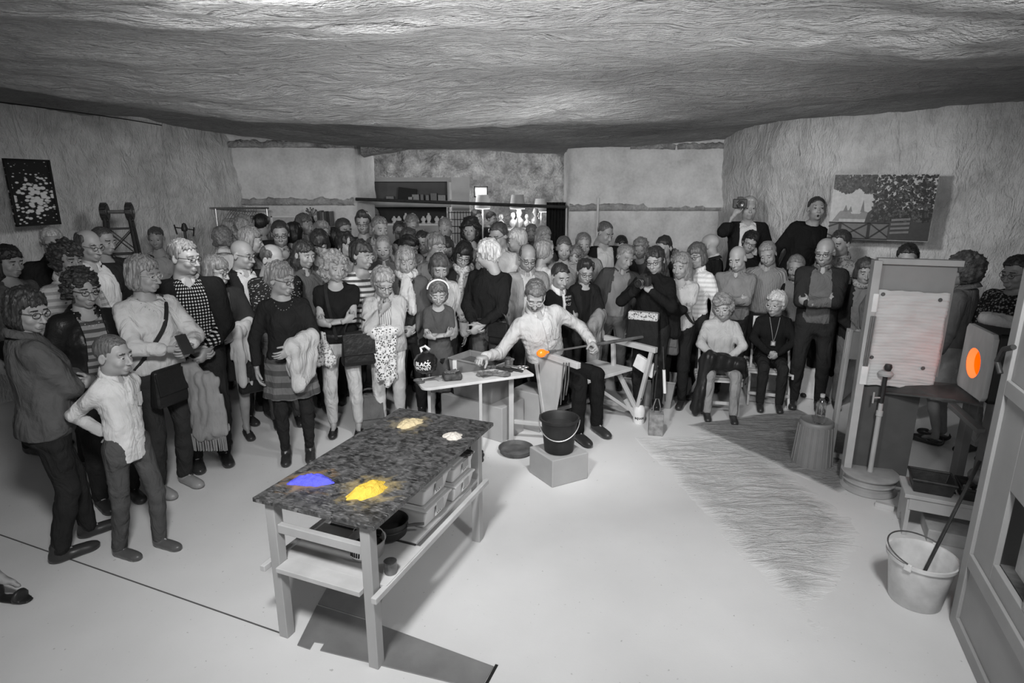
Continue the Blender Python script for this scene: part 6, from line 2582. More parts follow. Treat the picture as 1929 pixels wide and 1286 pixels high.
# tall cabinet door in the right foreground
CB0 = Vector((2.24, 2.64, 0))
G2 = G(1842, 1290)
cdv = (Vector((G2.x, G2.y, 0)) - CB0).normalized()
cn = Vector((cdv.y, -cdv.x, 0))
if cn.x > 0:
    cn = -cn
cab = empty('tall_cabinet', (CB0.x, CB0.y, 0), 'tall grey panelled cabinet cut off by the right edge', 'cabinet')
M_CAB = mat('grey_cabinet_paint', .33, .5, .35, var=.06, scale=5, bump=.12, bscale=40)


def CQ(u0, u1, z0, z1, d0, d1, name, m=None, bev=.003):
    q = MB()
    vs = []
    for d in (d0, d1):
        for u, z in ((u0, z0), (u1, z0), (u1, z1), (u0, z1)):
            p = cdv * u + cn * d + Vector((0, 0, z))
            vs.append(p)
    q._add(vs, [(0, 1, 2, 3), (7, 6, 5, 4)] + [(i, 4 + i, 4 + (i + 1) % 4, (i + 1) % 4) for i in range(4)])
    return q.build(name, m or M_CAB, cab, bev)


WU0, WU1, WZ0, WZ1 = .30, .62, .52, .88
CQ(0, .075, .0, 2.1, -.03, .0, 'stile')
CQ(0.075, 1.0, 1.24, 1.31, -.03, .0, 'rail')
CQ(0.075, 1.0, .36, .43, -.03, .0, 'rail')
CQ(0.075, 1.0, .0, .07, -.03, .0, 'rail')
CQ(0.075, 1.0, .07, .36, -.04, -.015, 'panel')
CQ(0.075, WU0, .43, 1.24, -.04, -.015, 'panel')
CQ(WU0, 1.0, WZ1, 1.24, -.04, -.015, 'panel')
CQ(WU0, 1.0, .43, WZ0, -.04, -.015, 'panel')
CQ(WU1, 1.0, WZ0, WZ1, -.04, -.015, 'panel')
CQ(0.075, 1.0, 1.31, 2.1, -.04, -.015, 'panel')
CQ(0, 1.0, 0, 2.1, -.40, -.37, 'back_board', M_CAB)
CQ(0, .03, 0, 2.1, -.37, -.04, 'side_board', M_CAB)
CQ(WU0 + .01, WU0 + .13, WZ0 - .02, WZ1 + .05, -.24, -.09, 'fire_brick', mat('pale_refractory_brick', .62, .9, .1, var=.3, scale=9, bump=.6))
CQ(WU0 - .02, WU1 + .02, WZ0 - .04, WZ0 - .002, -.36, -.045, 'sill', mat('charred_sill', .09, .9, .1, var=.6, scale=12, bump=.8))
q = MB()
q.tube([cdv * .05 + cn * .02 + Vector((0, 0, 1.33)), cdv * .02 + cn * .03 + Vector((0, 0, 1.38)), cdv * .08 + cn * .035 + Vector((0, 0, 1.45)), cdv * .16 + cn * .03 + Vector((0, 0, 1.48))], .012, 8)
q.build('latch', M_IRON, cab)

# white enamel bucket and the iron rod
eb = empty('enamel_bucket', G(1722, 1128), 'dented white enamel bucket on the floor before the cabinet', 'bucket', None, .6)
bucket(eb, .118, .158, .27, mat('chipped_white_enamel', .60, .5, .3, var=.18, scale=10, bump=.25, bscale=25), M_RUST, False)
MB().lathe([(0, .06), (.118, .06), (.122, .056), (0, .055)], n=32).build('water', mat('cloudy_water', .45, .15, .5, bump=0), eb)
ir = MB()
ba = Vector(eb.location)
ir.tube([ba + Vector((-.02, -.02, .07)), D(1846, 868, 2.98)], .009, 8)
tag(ir.build('iron_rod', M_IRON), 'long iron rod leaning from the enamel bucket against the cabinet', 'rod')

# low stool-bench with two black pans
ZL = .285
lbn = empty('low_bench', (0, 0, 0), 'low grey bench carrying two black pans by the furnace', 'bench')
a1, a2_, a3 = G(1712, 930, ZL), G(1835, 952, ZL), G(1690, 892, ZL)
ex = (a2_ - a1).normalized()
ey = (a3 - a1)
ey = (ey - ex * ey.dot(ex)).normalized()
LW, LD_ = .62, .27


def LB_(u0, u1, v0, v1, z0, z1, name):
    q = MB()
    q.prism([tuple((a1 + ex * u + ey * v)[:2]) for u, v in ((u0, v0), (u1, v0), (u1, v1), (u0, v1))], z0, z1)
    return q.build(name, M_FRAME, lbn, .003)


LB_(-.02, LW, -.01, LD_, ZL - .025, ZL, 'top')
LB_(.01, LW - .02, .0, .02, ZL - .105, ZL - .026, 'apron')
q = MB()
fr = lambda p: a1 * 0 + Vector((a1.x, a1.y, 0)) + ex * p.z + ey * p.x + Vector((0, 0, p.y))
q.prism([(0, 0), (.05, 0), (.07, .05), (.13, .10), (.19, .05), (.21, 0), (.26, 0), (.25, ZL - .026), (.01, ZL - .026)], .0, .024, fr)
q.build('leg', M_FRAME, lbn, .002)
q = MB()
q.prism([(0, 0), (.05, 0), (.07, .05), (.13, .10), (.19, .05), (.21, 0), (.26, 0), (.25, ZL - .026), (.01, ZL - .026)], LW - .06, LW - .036, fr)
q.build('leg', M_FRAME, lbn, .002)
LRZ = math.atan2(ex.y, ex.x)
p = a1 + ex * .13 + ey * .13
bp1 = empty('baking_pan', (p.x, p.y, ZL + .001), 'rectangular black iron pan at the left of the low bench', 'pan', None, LRZ)
q = MB()
trough(q, .23, .19, .085, .006, .86)
q.build('pan_wall', M_IRON, bp1, .006)
p = a1 + ex * .40 + ey * .13
bp2 = empty('baking_pan', (p.x, p.y, ZL + .001), 'second black iron pan holding rubble, right of the rectangular pan', 'pan', None, LRZ)
q = MB()
trough(q, .26, .19, .075, .006, .86)
q.build('pan_wall', M_IRON, bp2, .006)
q = MB()
for i in range(30):
    rr = random.Random(i)
    c = Vector((rr.uniform(-.10, .10), rr.uniform(-.065, .065), .04 + rr.uniform(0, .012)))
    q.box(c, (rr.uniform(.02, .04), rr.uniform(.02, .035), .02), Matrix.Rotation(rr.uniform(0, 3), 3, 'Z'))
o = q.build('rubble', mat('glass_cullet', .30, .3, .5, var=.5, scale=25), bp2)
o['kind'] = 'stuff'
dm = empty('domed_pot', (p.x - .02, p.y + .02, ZL + .066), 'grey domed iron pot sitting in the rubble pan', 'pot')
MB().lathe([(0, .03), (.05, .03), (.062, .05), (.066, .075), (.055, .100), (.03, .112), (.024, .115), (.02, .108), (0, .10)], n=28).build('dome', mat('grey_cast_pot', .13, .4, .5), dm)
q = MB()
q.box((.0, -.01, .025), (.17, .03, .02))
q.box((-.03, 0, .0), (.02, .02, .05))
q.box((.04, 0, .0), (.02, .02, .05))
q.build('stand', M_IRON, dm, .002)
cb0 = G(1745, 1020)
o = block('low white cast tray on the floor under the low bench', [cb0, cb0 + ex * .32, cb0 + ex * .32 + ey * .26, cb0 + ey * .26], .085, 0, 'cast_tray', mat('white_cast', .42, .8, .2, var=.2, scale=6, bump=.4))
o['category'] = 'tray'

# ================================================================ pictures and things along the walls
def frame_from(px4, Ys):
    """corner pixels TL TR BR BL and depths left, right -> origin (bottom left), x axis, up, width, height on a vertical plane"""
    tl, tr, br, bl = px4
    a, b = D(*tl, Ys[0]), D(*tr, Ys[1])
    c, d = D(*bl, Ys[0]), D(*br, Ys[1])
    x = Vector((b.x - a.x, b.y - a.y, 0))
    w = x.length
    x.normalize()
    z0 = (c.z + d.z) / 2
    z1 = (a.z + b.z) / 2
    return Vector((a.x, a.y, z0)), x, w, z1 - z0


def flat_obj(name, label, cat, px4, Ys):
    o, x, w, h = frame_from(px4, Ys)
    r = empty(name, o, label, cat, None, math.atan2(x.y, x.x))
    return r, w, h


lp, w, h = flat_obj('framed_picture', 'dark framed picture of scattered pale petals high on the left wall', 'picture', ((4, 297), (91, 302), (111, 423), (20, 426)), (5.75, 6.15))
m, n, L, b = _base('petal_print', .4, .4)
tc = n.new('ShaderNodeTexCoord')
mp = n.new('ShaderNodeMapping')
mp.inputs['Scale'].default_value = (22, 22, 38)
mp.inputs['Rotation'].default_value = (0, .5, 0)
L.new(tc.outputs['Object'], mp.inputs[0])
vo = n.new('ShaderNodeTexVoronoi')
vo.inputs['Scale'].default_value = 1
L.new(mp.outputs[0], vo.inputs['Vector'])
nz = n.new('ShaderNodeTexNoise')
nz.inputs['Scale'].default_value = 5
L.new(tc.outputs['Object'], nz.inputs['Vector'])
dist = n.new('ShaderNodeVectorMath')
dist.operation = 'DISTANCE'
dist.inputs[1].default_value = (w * .5, 0, h * .40)
L.new(tc.outputs['Object'], dist.inputs[0])
ad = n.new('ShaderNodeMath')
ad.operation = 'MULTIPLY_ADD'
ad.inputs[1].default_value = 1.6
L.new(dist.outputs['Value'], ad.inputs[0])
L.new(vo.outputs['Distance'], ad.inputs[2])
a2 = n.new('ShaderNodeMath')
a2.operation = 'ADD'
L.new(ad.outputs[0], a2.inputs[0])
L.new(nz.outputs['Fac'], a2.inputs[1])
r = n.new('ShaderNodeValToRGB')
r.color_ramp.elements[0].position = .56
r.color_ramp.elements[1].position = .64
r.color_ramp.elements[0].color = (.75, .75, .75, 1)
r.color_ramp.elements[1].color = (.015, .015, .015, 1)
hf = n.new('ShaderNodeMath')
hf.operation = 'MULTIPLY'
hf.inputs[1].default_value = .5
L.new(a2.outputs[0], hf.inputs[0])
L.new(hf.outputs[0], r.inputs[0])
L.new(r.outputs[0], b.inputs['Base Color'])
MB().box((w / 2, .0, h / 2), (w, .02, h)).build('print', m, lp)
q = MB()
for c_, d_ in (((w / 2, -.008, .01), (w, .03, .02)), ((w / 2, -.008, h - .01), (w, .03, .02)), ((.01, -.008, h / 2), (.02, .03, h)), ((w - .01, -.008, h / 2), (.02, .03, h))):
    q.box(c_, d_)
q.build('frame', M_INK, lp, .002)

rp, w, h = flat_obj('landscape_print', 'wide frameless photograph of a tree, fence and distant buildings on the right wall', 'picture', ((1573, 328), (1770, 328), (1753, 455), (1560, 450)), (6.42, 6.02))
GR = lambda g: mat('print_grey_%d' % round(g * 100), g, .5, .3, var=.12, scale=30, bump=0)
MB().box((w / 2, .012, h / 2), (w, .024, h)).build('canvas', GR(.42), rp, .002)


def flat(name, poly, g, lay, dense=None):
    q = MB()
    y = -.0012 * lay
    q._add([(p[0] * w, y, p[1] * h) for p in poly], [tuple(range(len(poly)))])
    return q.build(name, dense or GR(g), rp)


flat('field', [(0.005, .01), (.60, .01), (.60, .27), (.005, .27)], .13, 1)
flat('buildings', [(.03, .28), (.10, .44), (.20, .46), (.22, .40), (.30, .40), (.33, .45), (.40, .42), (.42, .28)], .20, 1)
for x_, y_, ww in ((.155, .54, .05), (.205, .52, .04), (.325, .62, .04)):
    flat('spire', [(x_ - ww / 2, .43), (x_, y_), (x_ + ww / 2, .43)], .15, 2)
flat('white_walls', [(.10, .27), (.10, .32), (.38, .32), (.38, .27)], .38, 2)
flat('dark_bushes', [(.36, .27), (.38, .42), (.44, .5), (.5, .46), (.6, .5), (.75, .45), (.995, .5), (.995, .01), (.60, .01), (.60, .27)], .045, 3)
fol = MB()
rr = random.Random(5)
for i in range(2200):
    x = rr.random()
    lim = .80 - .10 * math.sin(x * 7) if x < .12 else (.72 if x < .42 else .30)
    y = 1 - (1 - lim) * rr.random() ** .8
    if .10 < x < .40 and y < .74 + .06 * math.sin(x * 30):
        continue
    s = rr.uniform(.008, .022)
    a0 = rr.uniform(0, 6.28)
    pts = []
    for k in range(7):
        a = a0 + 6.28 * k / 7
        q_ = s * (1 if k % 2 else .62)
        px_, py_ = min(.995, max(.005, x + q_ * math.cos(a))), min(.995, max(.01, y + q_ * math.sin(a) * 1.5))
        pts.append((px_ * w, -.0048 - .000004 * i, py_ * h))
    fol.cur = rr.choice((0, 0, 0, 1, 2)) if x > .4 else rr.choice((0, 1, 1, 2))
    fol._add(pts, [tuple(range(7))])
o = fol.build('foliage', [GR(.02), GR(.05), GR(.09)], rp)
o['kind'] = 'stuff'
q = MB()
for a, b_ in (((0, .265), (.60, .265)), ((0, .02), (.60, .02)), ((.11, 0.02), (.11, .27)), ((.125, .02), (.125, .27)), ((.40, .02), (.40, .27)), ((.415, .02), (.415, .27)), ((.125, .26), (.40, .03)), ((.125, .03), (.40, .26)), ((.415, .26), (.60, .06)),
             ((.415, .03), (.60, .24)), ((0, .20), (.11, .26)), ((0, .08), (.11, .02))):
    q.bar((a[0] * w, -.016, a[1] * h), (b_[0] * w, -.016, b_[1] * h), .012, .002, (0, 1, 0))
q.build('printed_fence', GR(.02), rp)
q = MB()
for i in range(4):
    q.bar((.62 * w, -.017, (.12 + .065 * i) * h), (.80 * w, -.017, (.14 + .065 * i) * h), .022, .002, (0, 1, 0))
q.build('printed_rails', GR(.16), rp)

# black iron pylon model on the left
tw = empty('iron_tower', D(232, 470, 6.0).xy.to_3d(), 'black iron lattice tower with two toothed wheels on top, by the left wall', 'sculpture', None, .35)
TH = D(225, 395, 6.0).z
for sx in (-1, 1):
    for sy in (-1, 1):
        MB().bar((sx * .21, sy * .16, 0), (sx * .10, sy * .05, TH), .022, .022).build('leg', M_IRON, tw)


def tx(z):
    t = z / TH
    return .21 - .11 * t, .16 - .11 * t


zs_ = [.35, .7, 1.0, 1.25, 1.5, TH - .18]
for i, z in enumerate(zs_):
    x, y = tx(z)
    q = MB()
    for s in (-1, 1):
        q.bar((-x, s * y, z), (x, s * y, z), .014, .014)
        q.bar((s * x, -y, z), (s * x, y, z), .014, .014)
    q.build('ring_beam', M_IRON, tw)
    if i:
        x0, y0 = tx(zs_[i - 1])
        q = MB()
        for s in (-1, 1):
            q.bar((-x0, s * y0, zs_[i - 1]), (x, s * y, z), .010, .010)
            q.bar((x0, s * y0, zs_[i - 1]), (-x, s * y, z), .010, .010)
        q.build('cross_brace', M_IRON, tw)
for s in (-1, 1):
    q = MB()
    R_ = Matrix.Rotation(RAD(90), 3, 'Y')
    q.lathe([(0, -.03), (.07, -.03), (.075, 0), (.07, .03), (0, .03)], (s * .105, 0, TH - .02), 20, R_)
    for k in range(14):
        a = 2 * math.pi * k / 14
        q.box((s * .105, .078 * math.cos(a), TH - .02 + .078 * math.sin(a)), (.045, .022, .022), Matrix.Rotation(a, 3, 'X'))
    q.build('toothed_wheel', M_IRON, tw)
MB().tube([(-.14, 0, TH - .02), (.14, 0, TH - .02)], .018, 8).build('axle', M_STEEL, tw)
q = MB()
q.tube([(-.08, -.07, 1.44), (.26, -.09, 1.46)], .022, 8)
q.lathe([(0, -.05), (.03, -.04), (.035, 0), (.02, .03), (0, .04)], (.24, -.09, 1.46), 12, Matrix.Rotation(RAD(90), 3, 'Y'))
q.build('crank', M_IRON, tw)
ifr = empty('iron_figure', D(347, 440, 6.9).xy.to_3d(), 'small black iron bracket figure behind the tall checked-shirt man', 'sculpture')
fz = D(347, 428, 6.9).z
q = MB()
q.bar((-.10, 0, fz), (.12, 0, fz - .03), .012, .012)
q.bar((-.10, 0, fz + .03), (-.08, 0, fz - .08), .012, .012)
q.bar((.12, 0, fz + .0), (.10, 0, fz - .1), .012, .012)
q.build('arms', M_IRON, ifr)
MB().lathe([(0, -.04), (.03, -.03), (.035, 0), (.02, .05), (0, .06)], (.01, 0, fz - .01), 10).build('hub', M_IRON, ifr)
MB().tube([(0, 0, 0), (.01, 0, fz)], .014, 8).build('post', M_IRON, ifr)

# clothes rail with hangers
cr = empty('clothes_rail', D(460, 440, 8.1).xy.to_3d(), 'steel clothes rail with a row of empty wire hangers at the back left', 'rail')
rz_ = D(460, 392, 8.1).z
q = MB()
q.tube([(-.42, 0, rz_), (.36, 0, rz_)], .014, 8)
q.build('rail', M_STEEL, cr)
for s in (-.34, .33):
    MB().tube([(s, 0, 0), (s, 0, rz_)], .012, 8).build('upright', M_STEEL, cr)
    MB().bar((s, -.2, .02), (s, .2, .02), .03, .03).build('foot', M_STEEL, cr)
for i in range(11):
    x = -.16 + i * .035
    MB().tube([(x, 0, rz_ + .02), (x, .01, rz_ - .04), (x + .01, -.18, rz_ - .13), (x + .015, .18, rz_ - .13), (x, .01, rz_ - .04)], .004, 5).build('hanger', M_STEEL, cr)
# wall niche with books
nb = empty('notice_panel', D(556, 430, 8.45), 'white framed panel on the back wall beside the books', 'panel')
MB().box((0, .05, 0), (.62, .03, .34)).build('board', GR(.42), nb, .003)
q = MB()
for c_, d_ in (((0, .03, .16), (.66, .03, .03)), ((0, .03, -.16), (.66, .03, .03)), ((-.32, .03, 0), (.03, .03, .34)), ((.32, .03, 0), (.03, .03, .34))):
    q.box(c_, d_)
q.build('frame', M_WHITE, nb, .003)
bs = empty('wall_shelf', D(606, 426, 8.42), 'small shelf in front of the back wall niche', 'shelf')
MB().box((0, 0, -.012), (.42, .22, .024)).build('board', M_WHITE, bs, .002)
for s in (-.18, .18):
    MB().box((s, .10, -.07), (.02, .03, .12)).build('bracket', M_STEEL, bs)
for i in range(6):
    hgt = (.20, .21, .19, .20, .18, .2)[i]
    q = MB()
    q.box((0, 0, hgt / 2), (.030, .13, hgt))
    tag(q.build('book', GR((.05, .08, .16, .05, .03, .10)[i]), None, .003, loc=Vector(bs.location) + Vector((-.02 + i * .033, 0, .001))),
        ('black book at the left end of the wall shelf row', 'second dark grey book from the left on the wall shelf', 'pale grey book, third on the wall shelf', 'black book right of the pale one on the wall shelf', 'shortest black book on the wall shelf', 'grey book at the right end of the wall shelf row')[i], 'book', 'books on the wall shelf')
vz = empty('dark_vase', Vector(bs.location) + Vector((-.13, 0, .001)), 'dark vase with dried flowers left of the books', 'vase')
MB().lathe([(0, 0), (.03, 0), (.045, .05), (.025, .11), (.03, .13), (0, .13)], n=18).build('vase', M_IRON, vz)
q = MB()
for i in range(12):
    rr = random.Random(i)
    e_ = (rr.uniform(-.09, .09), rr.uniform(-.06, .06), rr.uniform(.18, .25))
    q.tube([(0, 0, .12), e_], .003, 4)
    q.lathe([(0, -.014), (.014, 0), (0, .014)], e_, 6)
q.build('dried_flowers', GR(.12), vz)
# white conduit on the right hand wall
p0_, p1_ = D(1127, 372, 8.50), D(1127, 480, 8.50)
cd = MB()
cd.tube([(p0_.x, p0_.y, p0_.z), (p0_.x, p0_.y, .0)], .016, 8)
tag(cd.build('conduit', M_WHITE), 'white vertical conduit on the plaster right of the opening', 'pipe')

# the doorway: rod, dark curtain panel
rodt = empty('curtain_rod', (0, 0, 0), 'long dark rod across the opening to the shop', 'rod')
r0_, r1_ = D(681, 375, 8.46), D(1066, 390, 8.46)
MB().tube([r0_ + Vector((-.08, 0, 0)), r1_], .022, 8).build('rod', M_IRON, rodt)
for p in (r0_ + Vector((-.04, 0, 0)), r1_ - Vector((-.02, 0, 0))):
    MB().bar(p, p + Vector((0, .20, 0)), .03, .03).build('bracket', M_IRON, rodt)
cu = MB()
ct_, cbm = D(1030, 381, 8.9), D(1066, 381, 8.9)
V, F = [], []
for i in range(25):
    x = ct_.x + (cbm.x - ct_.x) * i / 24
    for k, z in enumerate((0.05, ct_.z)):
        V += [(x, 8.9 + .018 * math.sin(i * 1.6), z), (x, 8.93 + .018 * math.sin(i * 1.6), z)]
for i in range(24):
    a = i * 4
    F += [(a, a + 4, a + 6, a + 2), (a + 5, a + 1, a + 3, a + 7), (a + 2, a + 6, a + 7, a + 3)]
tag(npmesh('door_curtain', np.array(V), np.array(F, np.int32), cloth('plain', .035)), 'dark folded curtain at the right of the opening', 'curtain')

# ================================================================ the shop behind
YS = 10.0
su = empty('shelving_unit', (0, 0, 0), 'grey built-in display shelving in the shop behind the crowd', 'shelving')
M_SHOP = mat('shop_grey_paint', .42, .6, .2, var=.05, bump=0)
M_SHOPD = mat('shop_dark_back', .14, .7, .2, var=.05, bump=0)


def SB(pa, pb, y0, y1, name, m):
    a, b_ = D(*pa, y0), D(*pb, y0)
    q = MB()
    q.box(((a.x + b_.x) / 2, (y0 + y1) / 2, (a.z + b_.z) / 2), (abs(b_.x - a.x), y1 - y0, abs(a.z - b_.z)))
    return q.build(name, m, su, .003)


SB((690, 334), (850, 342), YS, YS + .4, 'cornice', M_SHOP)
SB((690, 378), (850, 390), YS, YS + .4, 'shelf', M_SHOP)
SB((690, 342), (850, 378), YS + .36, YS + .4, 'back_panel', M_SHOPD)
SB((842, 334), (851, 560), YS - .01, YS + .4, 'side_panel', M_SHOP)
SB((850, 334), (888, 560), YS - .02, YS + .02, 'end_panel', mat('shop_pale_paint', .55, .6, .2, var=.04, bump=0))
SB((690, 390), (845, 560), YS + .36, YS + .4, 'back_panel', mat('shop_black_back', .03, .6, bump=0))
SB((690, 421), (845, 425), YS + .02, YS + .36, 'display_shelf', M_WHITE)
SB((690, 425), (845, 560), YS + .05, YS + .08, 'front_panel', M_SHOP)
sz = D(770, 378, YS + .15).z


def on_shelf(px, z=None):
    return Vector((D(px, 378, YS + .15).x, YS + .15, sz if z is None else z))


t = empty('television', on_shelf(768), 'black flat screen leaning on the upper shop shelf', 'screen')
MB().box((0, 0, .10), (.30, .03, .20), Matrix.Rotation(.12, 3, 'Y')).build('panel', M_INK, t, .003)
MB().box((0, 0, .012), (.14, .10, .02)).build('stand', M_INK, t, .003)
for i, (px, g, ww, hh, lab) in enumerate(((736, .22, .12, .07, 'low grey box left of the black screen on the shop shelf'), (775, .4, .08, .06, 'small white box before the black screen on the shop shelf'), (784, .3, .11, .10, 'grey carton right of the black screen on the shop shelf'),
                                         (796, .18, .05, .10, 'narrow dark packet, third from the right on the shop shelf'), (806, .22, .05, .09, 'narrow grey packet near the right of the shop shelf'), (818, .18, .10, .12, 'dark carton second from right on the shop shelf'), (833, .3, .12, .09, 'pale carton at the right end of the shop shelf'))):
    q = MB()
    q.box((0, 0, hh / 2), (ww, .12, hh))
    q.box((0, -.061, hh * .55), (ww * .6, .002, hh * .4))
    tag(q.build('carton', GR(g), None, .003, loc=on_shelf(px) + Vector((0, 0, .001))), lab, 'box', 'cartons on the upper shop shelf')
# white jewellery display hands and busts
dz = D(770, 421, YS + .15).z
LBL = ['leftmost white display bust on the shop shelf', 'second white display bust from the left', 'third white display bust, taller', 'white display hand in the middle of the shop shelf', 'white display bust right of the middle', 'white display hand near the right end of the shop shelf', 'second white bust from the right end', 'rightmost white display bust on the shop shelf']
for i, px in enumerate((743, 752, 765, 778, 798, 808, 823, 834)):
    o = Vector((D(px, 421, YS + .15).x, YS + .15, dz + .001))
    tall = .17 if i in (2, 3, 5) else .12
    q = MB()
    q.lathe([(0, 0), (.035, 0), (.04, .01), (.022, .03), (.045, tall * .5), (.040, tall * .7), (.018, tall * .85), (.016, tall), (0, tall)], (0, 0, 0), 14, None, .6)
    tag(q.build('display_bust', M_WHITE, None, loc=o), LBL[i], 'display', 'white jewellery displays in the shop')
q = MB()
gr = empty('wire_grid', D(868, 425, YS - .12).xy.to_3d(), 'dark wire display grid beside the shop shelving', 'grid')
for i in range(9):
    MB().tube([(-.19 + .047 * i, 0, 0), (-.19 + .047 * i, 0, D(868, 398, YS - .12).z)], .005, 5).build('wire', M_IRON, gr)
for i in range(4):
    z = D(868, 400 + i * 13, YS - .12).z
    MB().tube([(-.19, 0, z), (.19, 0, z)], .005, 5).build('cross_wire', M_IRON, gr)
# lamps
LG = emis('lit_lampshade', (1, 1, 1), 1.1)
for px, py, Y, lab in ((909, 390, 10.4, 'lit table lamp with a pale shade under the framed picture in the shop'), (975, 390, 10.2, 'lit floor lamp with a pale shade on a steel stem in the shop'), (1019, 396, 10.9, 'third lit lamp nearest the dark curtain in the shop')):
    p = D(px, py, Y)
    t = empty('shop_lamp', (p.x, p.y, 0), lab, 'lamp', 'lit lamps in the shop')
    MB().lathe([(0, 0), (.13, 0), (.13, .02), (.015, .03), (.013, p.z - .02), (0, p.z - .02)], n=16).build('stem', M_STEEL, t)
    MB().lathe([(.10, p.z + .20), (.135, p.z - .02), (.13, p.z - .02), (.096, p.z + .198)], n=24).build('shade', mat('lamp_shade', .5, .8, bump=0), t)
    MB().lathe([(0, p.z - .035), (.12, p.z - .030), (.125, p.z - .015), (0, p.z - .01)], n=20).build('diffuser', LG, t)
    d = bpy.data.lights.new('shop_bulb', 'POINT')
    d.energy = 4
    d.shadow_soft_size = .05
    lo = bpy.data.objects.new('shop_bulb', d)
    C.objects.link(lo)
    lo.location = (p.x, p.y - .02, p.z - .12)
fp = empty('shop_picture', D(906, 361, 11.6), 'small black framed picture on the rock wall above the shop lamps', 'picture')
MB().box((0, 0, 0), (.22, .02, .17)).build('print', GR(.6), fp)
q = MB()
for c_, d_ in (((0, -.01, .09), (.26, .03, .02)), ((0, -.01, -.09), (.26, .03, .02)), ((-.12, -.01, 0), (.02, .03, .2)), ((.12, -.01, 0), (.02, .03, .2))):
    q.box(c_, d_)
q.build('frame', M_INK, fp)
for i, (px, py, Y, lab) in enumerate(((906, 352, 11.75, 'glow of a spotlight over the framed shop picture'), (1062, 352, 11.75, 'second spotlight by the right of the shop'))):
    d = bpy.data.lights.new('shop_spot', 'POINT')
    d.energy = 5
    d.shadow_soft_size = .04
    lo = bpy.data.objects.new('shop_spot', d)
    C.objects.link(lo)
    p = D(px, py, 11.6)
    lo.location = (p.x, p.y - .15, p.z + .2)
# glass ornaments on a counter in the shop
ctr = empty('shop_counter', (D(985, 440, 10.3).x, 10.45, 0), 'dark counter carrying pale glass ornaments in the shop', 'counter')
cz = D(985, 432, 10.3).z
MB().box((0, 0, cz / 2 - .02), (1.1, .5, cz - .04)).build('base', M_SHOPD, ctr, .004)
MB().box((0, 0, cz - .02), (1.16, .56, .04)).build('top', M_SHOP, ctr, .004)
GL = mat('milky_glass', .5, .15, .5, bump=0)
for i, (px, s, lab) in enumerate(((944, .9, 'stacked white glass globes left on the shop counter'), (966, 1.0, 'round white glass ornament left of the middle on the shop counter'), (978, 1.2, 'tall white glass ornament in the middle of the shop counter'), (993, .9, 'small white glass ornament right of the tall one'), (1009, 1.25, 'tall white glass ornament at the right of the shop counter'))):
    o = Vector((D(px, 440, 10.3).x, 10.35, cz + .001))
    q = MB()
    q.lathe([(0, 0), (.05 * s, 0), (.02 * s, .03), (.06 * s, .09 * s), (.055 * s, .13 * s), (.02 * s, .17 * s), (.045 * s, .22 * s), (.03 * s, .27 * s), (0, .28 * s)], n=18)
    tag(q.build('glass_ornament', GL, None, loc=o), lab, 'ornament', 'pale glass ornaments on the shop counter')

# ================================================================ things people carry or sit on
def bag(label, pos, size, m, yaw, flap=True, handle=.0, cat='bag', name='handbag'):
    r = empty(name, pos, label, cat, None, yaw)
    w_, d_, h_ = size
    q = MB()
    vs = []
    for z, s in ((-h_ / 2, 1.0), (h_ / 2, .84)):
        for sx, sy in ((-1, -1), (1, -1), (1, 1), (-1, 1)):
            vs.append((sx * w_ / 2 * s, sy * d_ / 2 * (1 if z < 0 else .6), z))
    q._add(vs, [(3, 2, 1, 0), (4, 5, 6, 7)] + [(i, (i + 1) % 4, 4 + (i + 1) % 4, 4 + i) for i in range(4)])
    q.build('bag_body', m, r, min(.04, d_ * .4), 3)
    if flap:
        q = MB()
        q.box((0, -d_ * .43, h_ * .14), (w_ * .88, .012, h_ * .6), Matrix.Rotation(RAD(-7), 3, 'X'))
        q.build('flap', m, r, .005)
    if handle:
        q = MB()
        q.tube([(w_ * .36 * math.cos(a), 0, h_ * .45 + handle * math.sin(a)) for a in np.linspace(0, math.pi, 14)], .009, 6)
        q.build('handle', m, r)
    return r


def drape(label, p, arm, length, m, width=.14, cat='coat', name='coat', seed=3, r=.045, h=.013, dirx=0.0):
    A, E, W, _, _ = p.arm[arm]
    c = []
    ts = (.25, .55, .9)
    for i, t_ in enumerate(ts):
        top = p.loc((E + (W - E) * t_) * p.sc) + Vector((0, 0, .02))
        ln = length * (1, .86, .93)[(i + seed) % 3]
        bot = top + Vector((dirx * ln * .3 + (t_ - .5) * .05, -.015, -ln))
        c.append((top, top.lerp(bot, .5), r, r * 1.1, .75))
        c.append((top.lerp(bot, .5), bot, r * 1.1, r * 1.15, .6))
    e_, w_ = p.loc(E * p.sc), p.loc(W * p.sc)
    a0 = e_.lerp(w_, .15) + Vector((0, 0, .01))
    a1 = e_.lerp(w_, .92) + Vector((0, 0, .01))
    c.append((a0, a1, r * 1.35, r * 1.35, 1.0))
    return blob(name, c, m, h, .010, .085, seed, label, cat, None, None, .025)


LTH = cloth('leather', .022)
rot = lambda p: p.by
# phone
wph = pSweater.wrist(0)
fdir = Vector((math.sin(pSweater.by), -math.cos(pSweater.by), 0))
ph = MB()
ph.box((0, 0, 0), (.072, .009, .14), Matrix.Rotation(RAD(-35), 3, 'X'))
o = ph.build('phone', M_INK, None, .003, loc=wph + fdir * .11 + Vector((0, 0, .05)), rz=pSweater.by)
tag(o, 'black phone in the hands of the woman in white', 'phone')
bag('dark shoulder bag at the hip of the woman in white', pSweater.loc(np.array([-.03, -.21, .86]) * pSweater.sc), (.30, .10, .26), LTH, pSweater.by + .2)
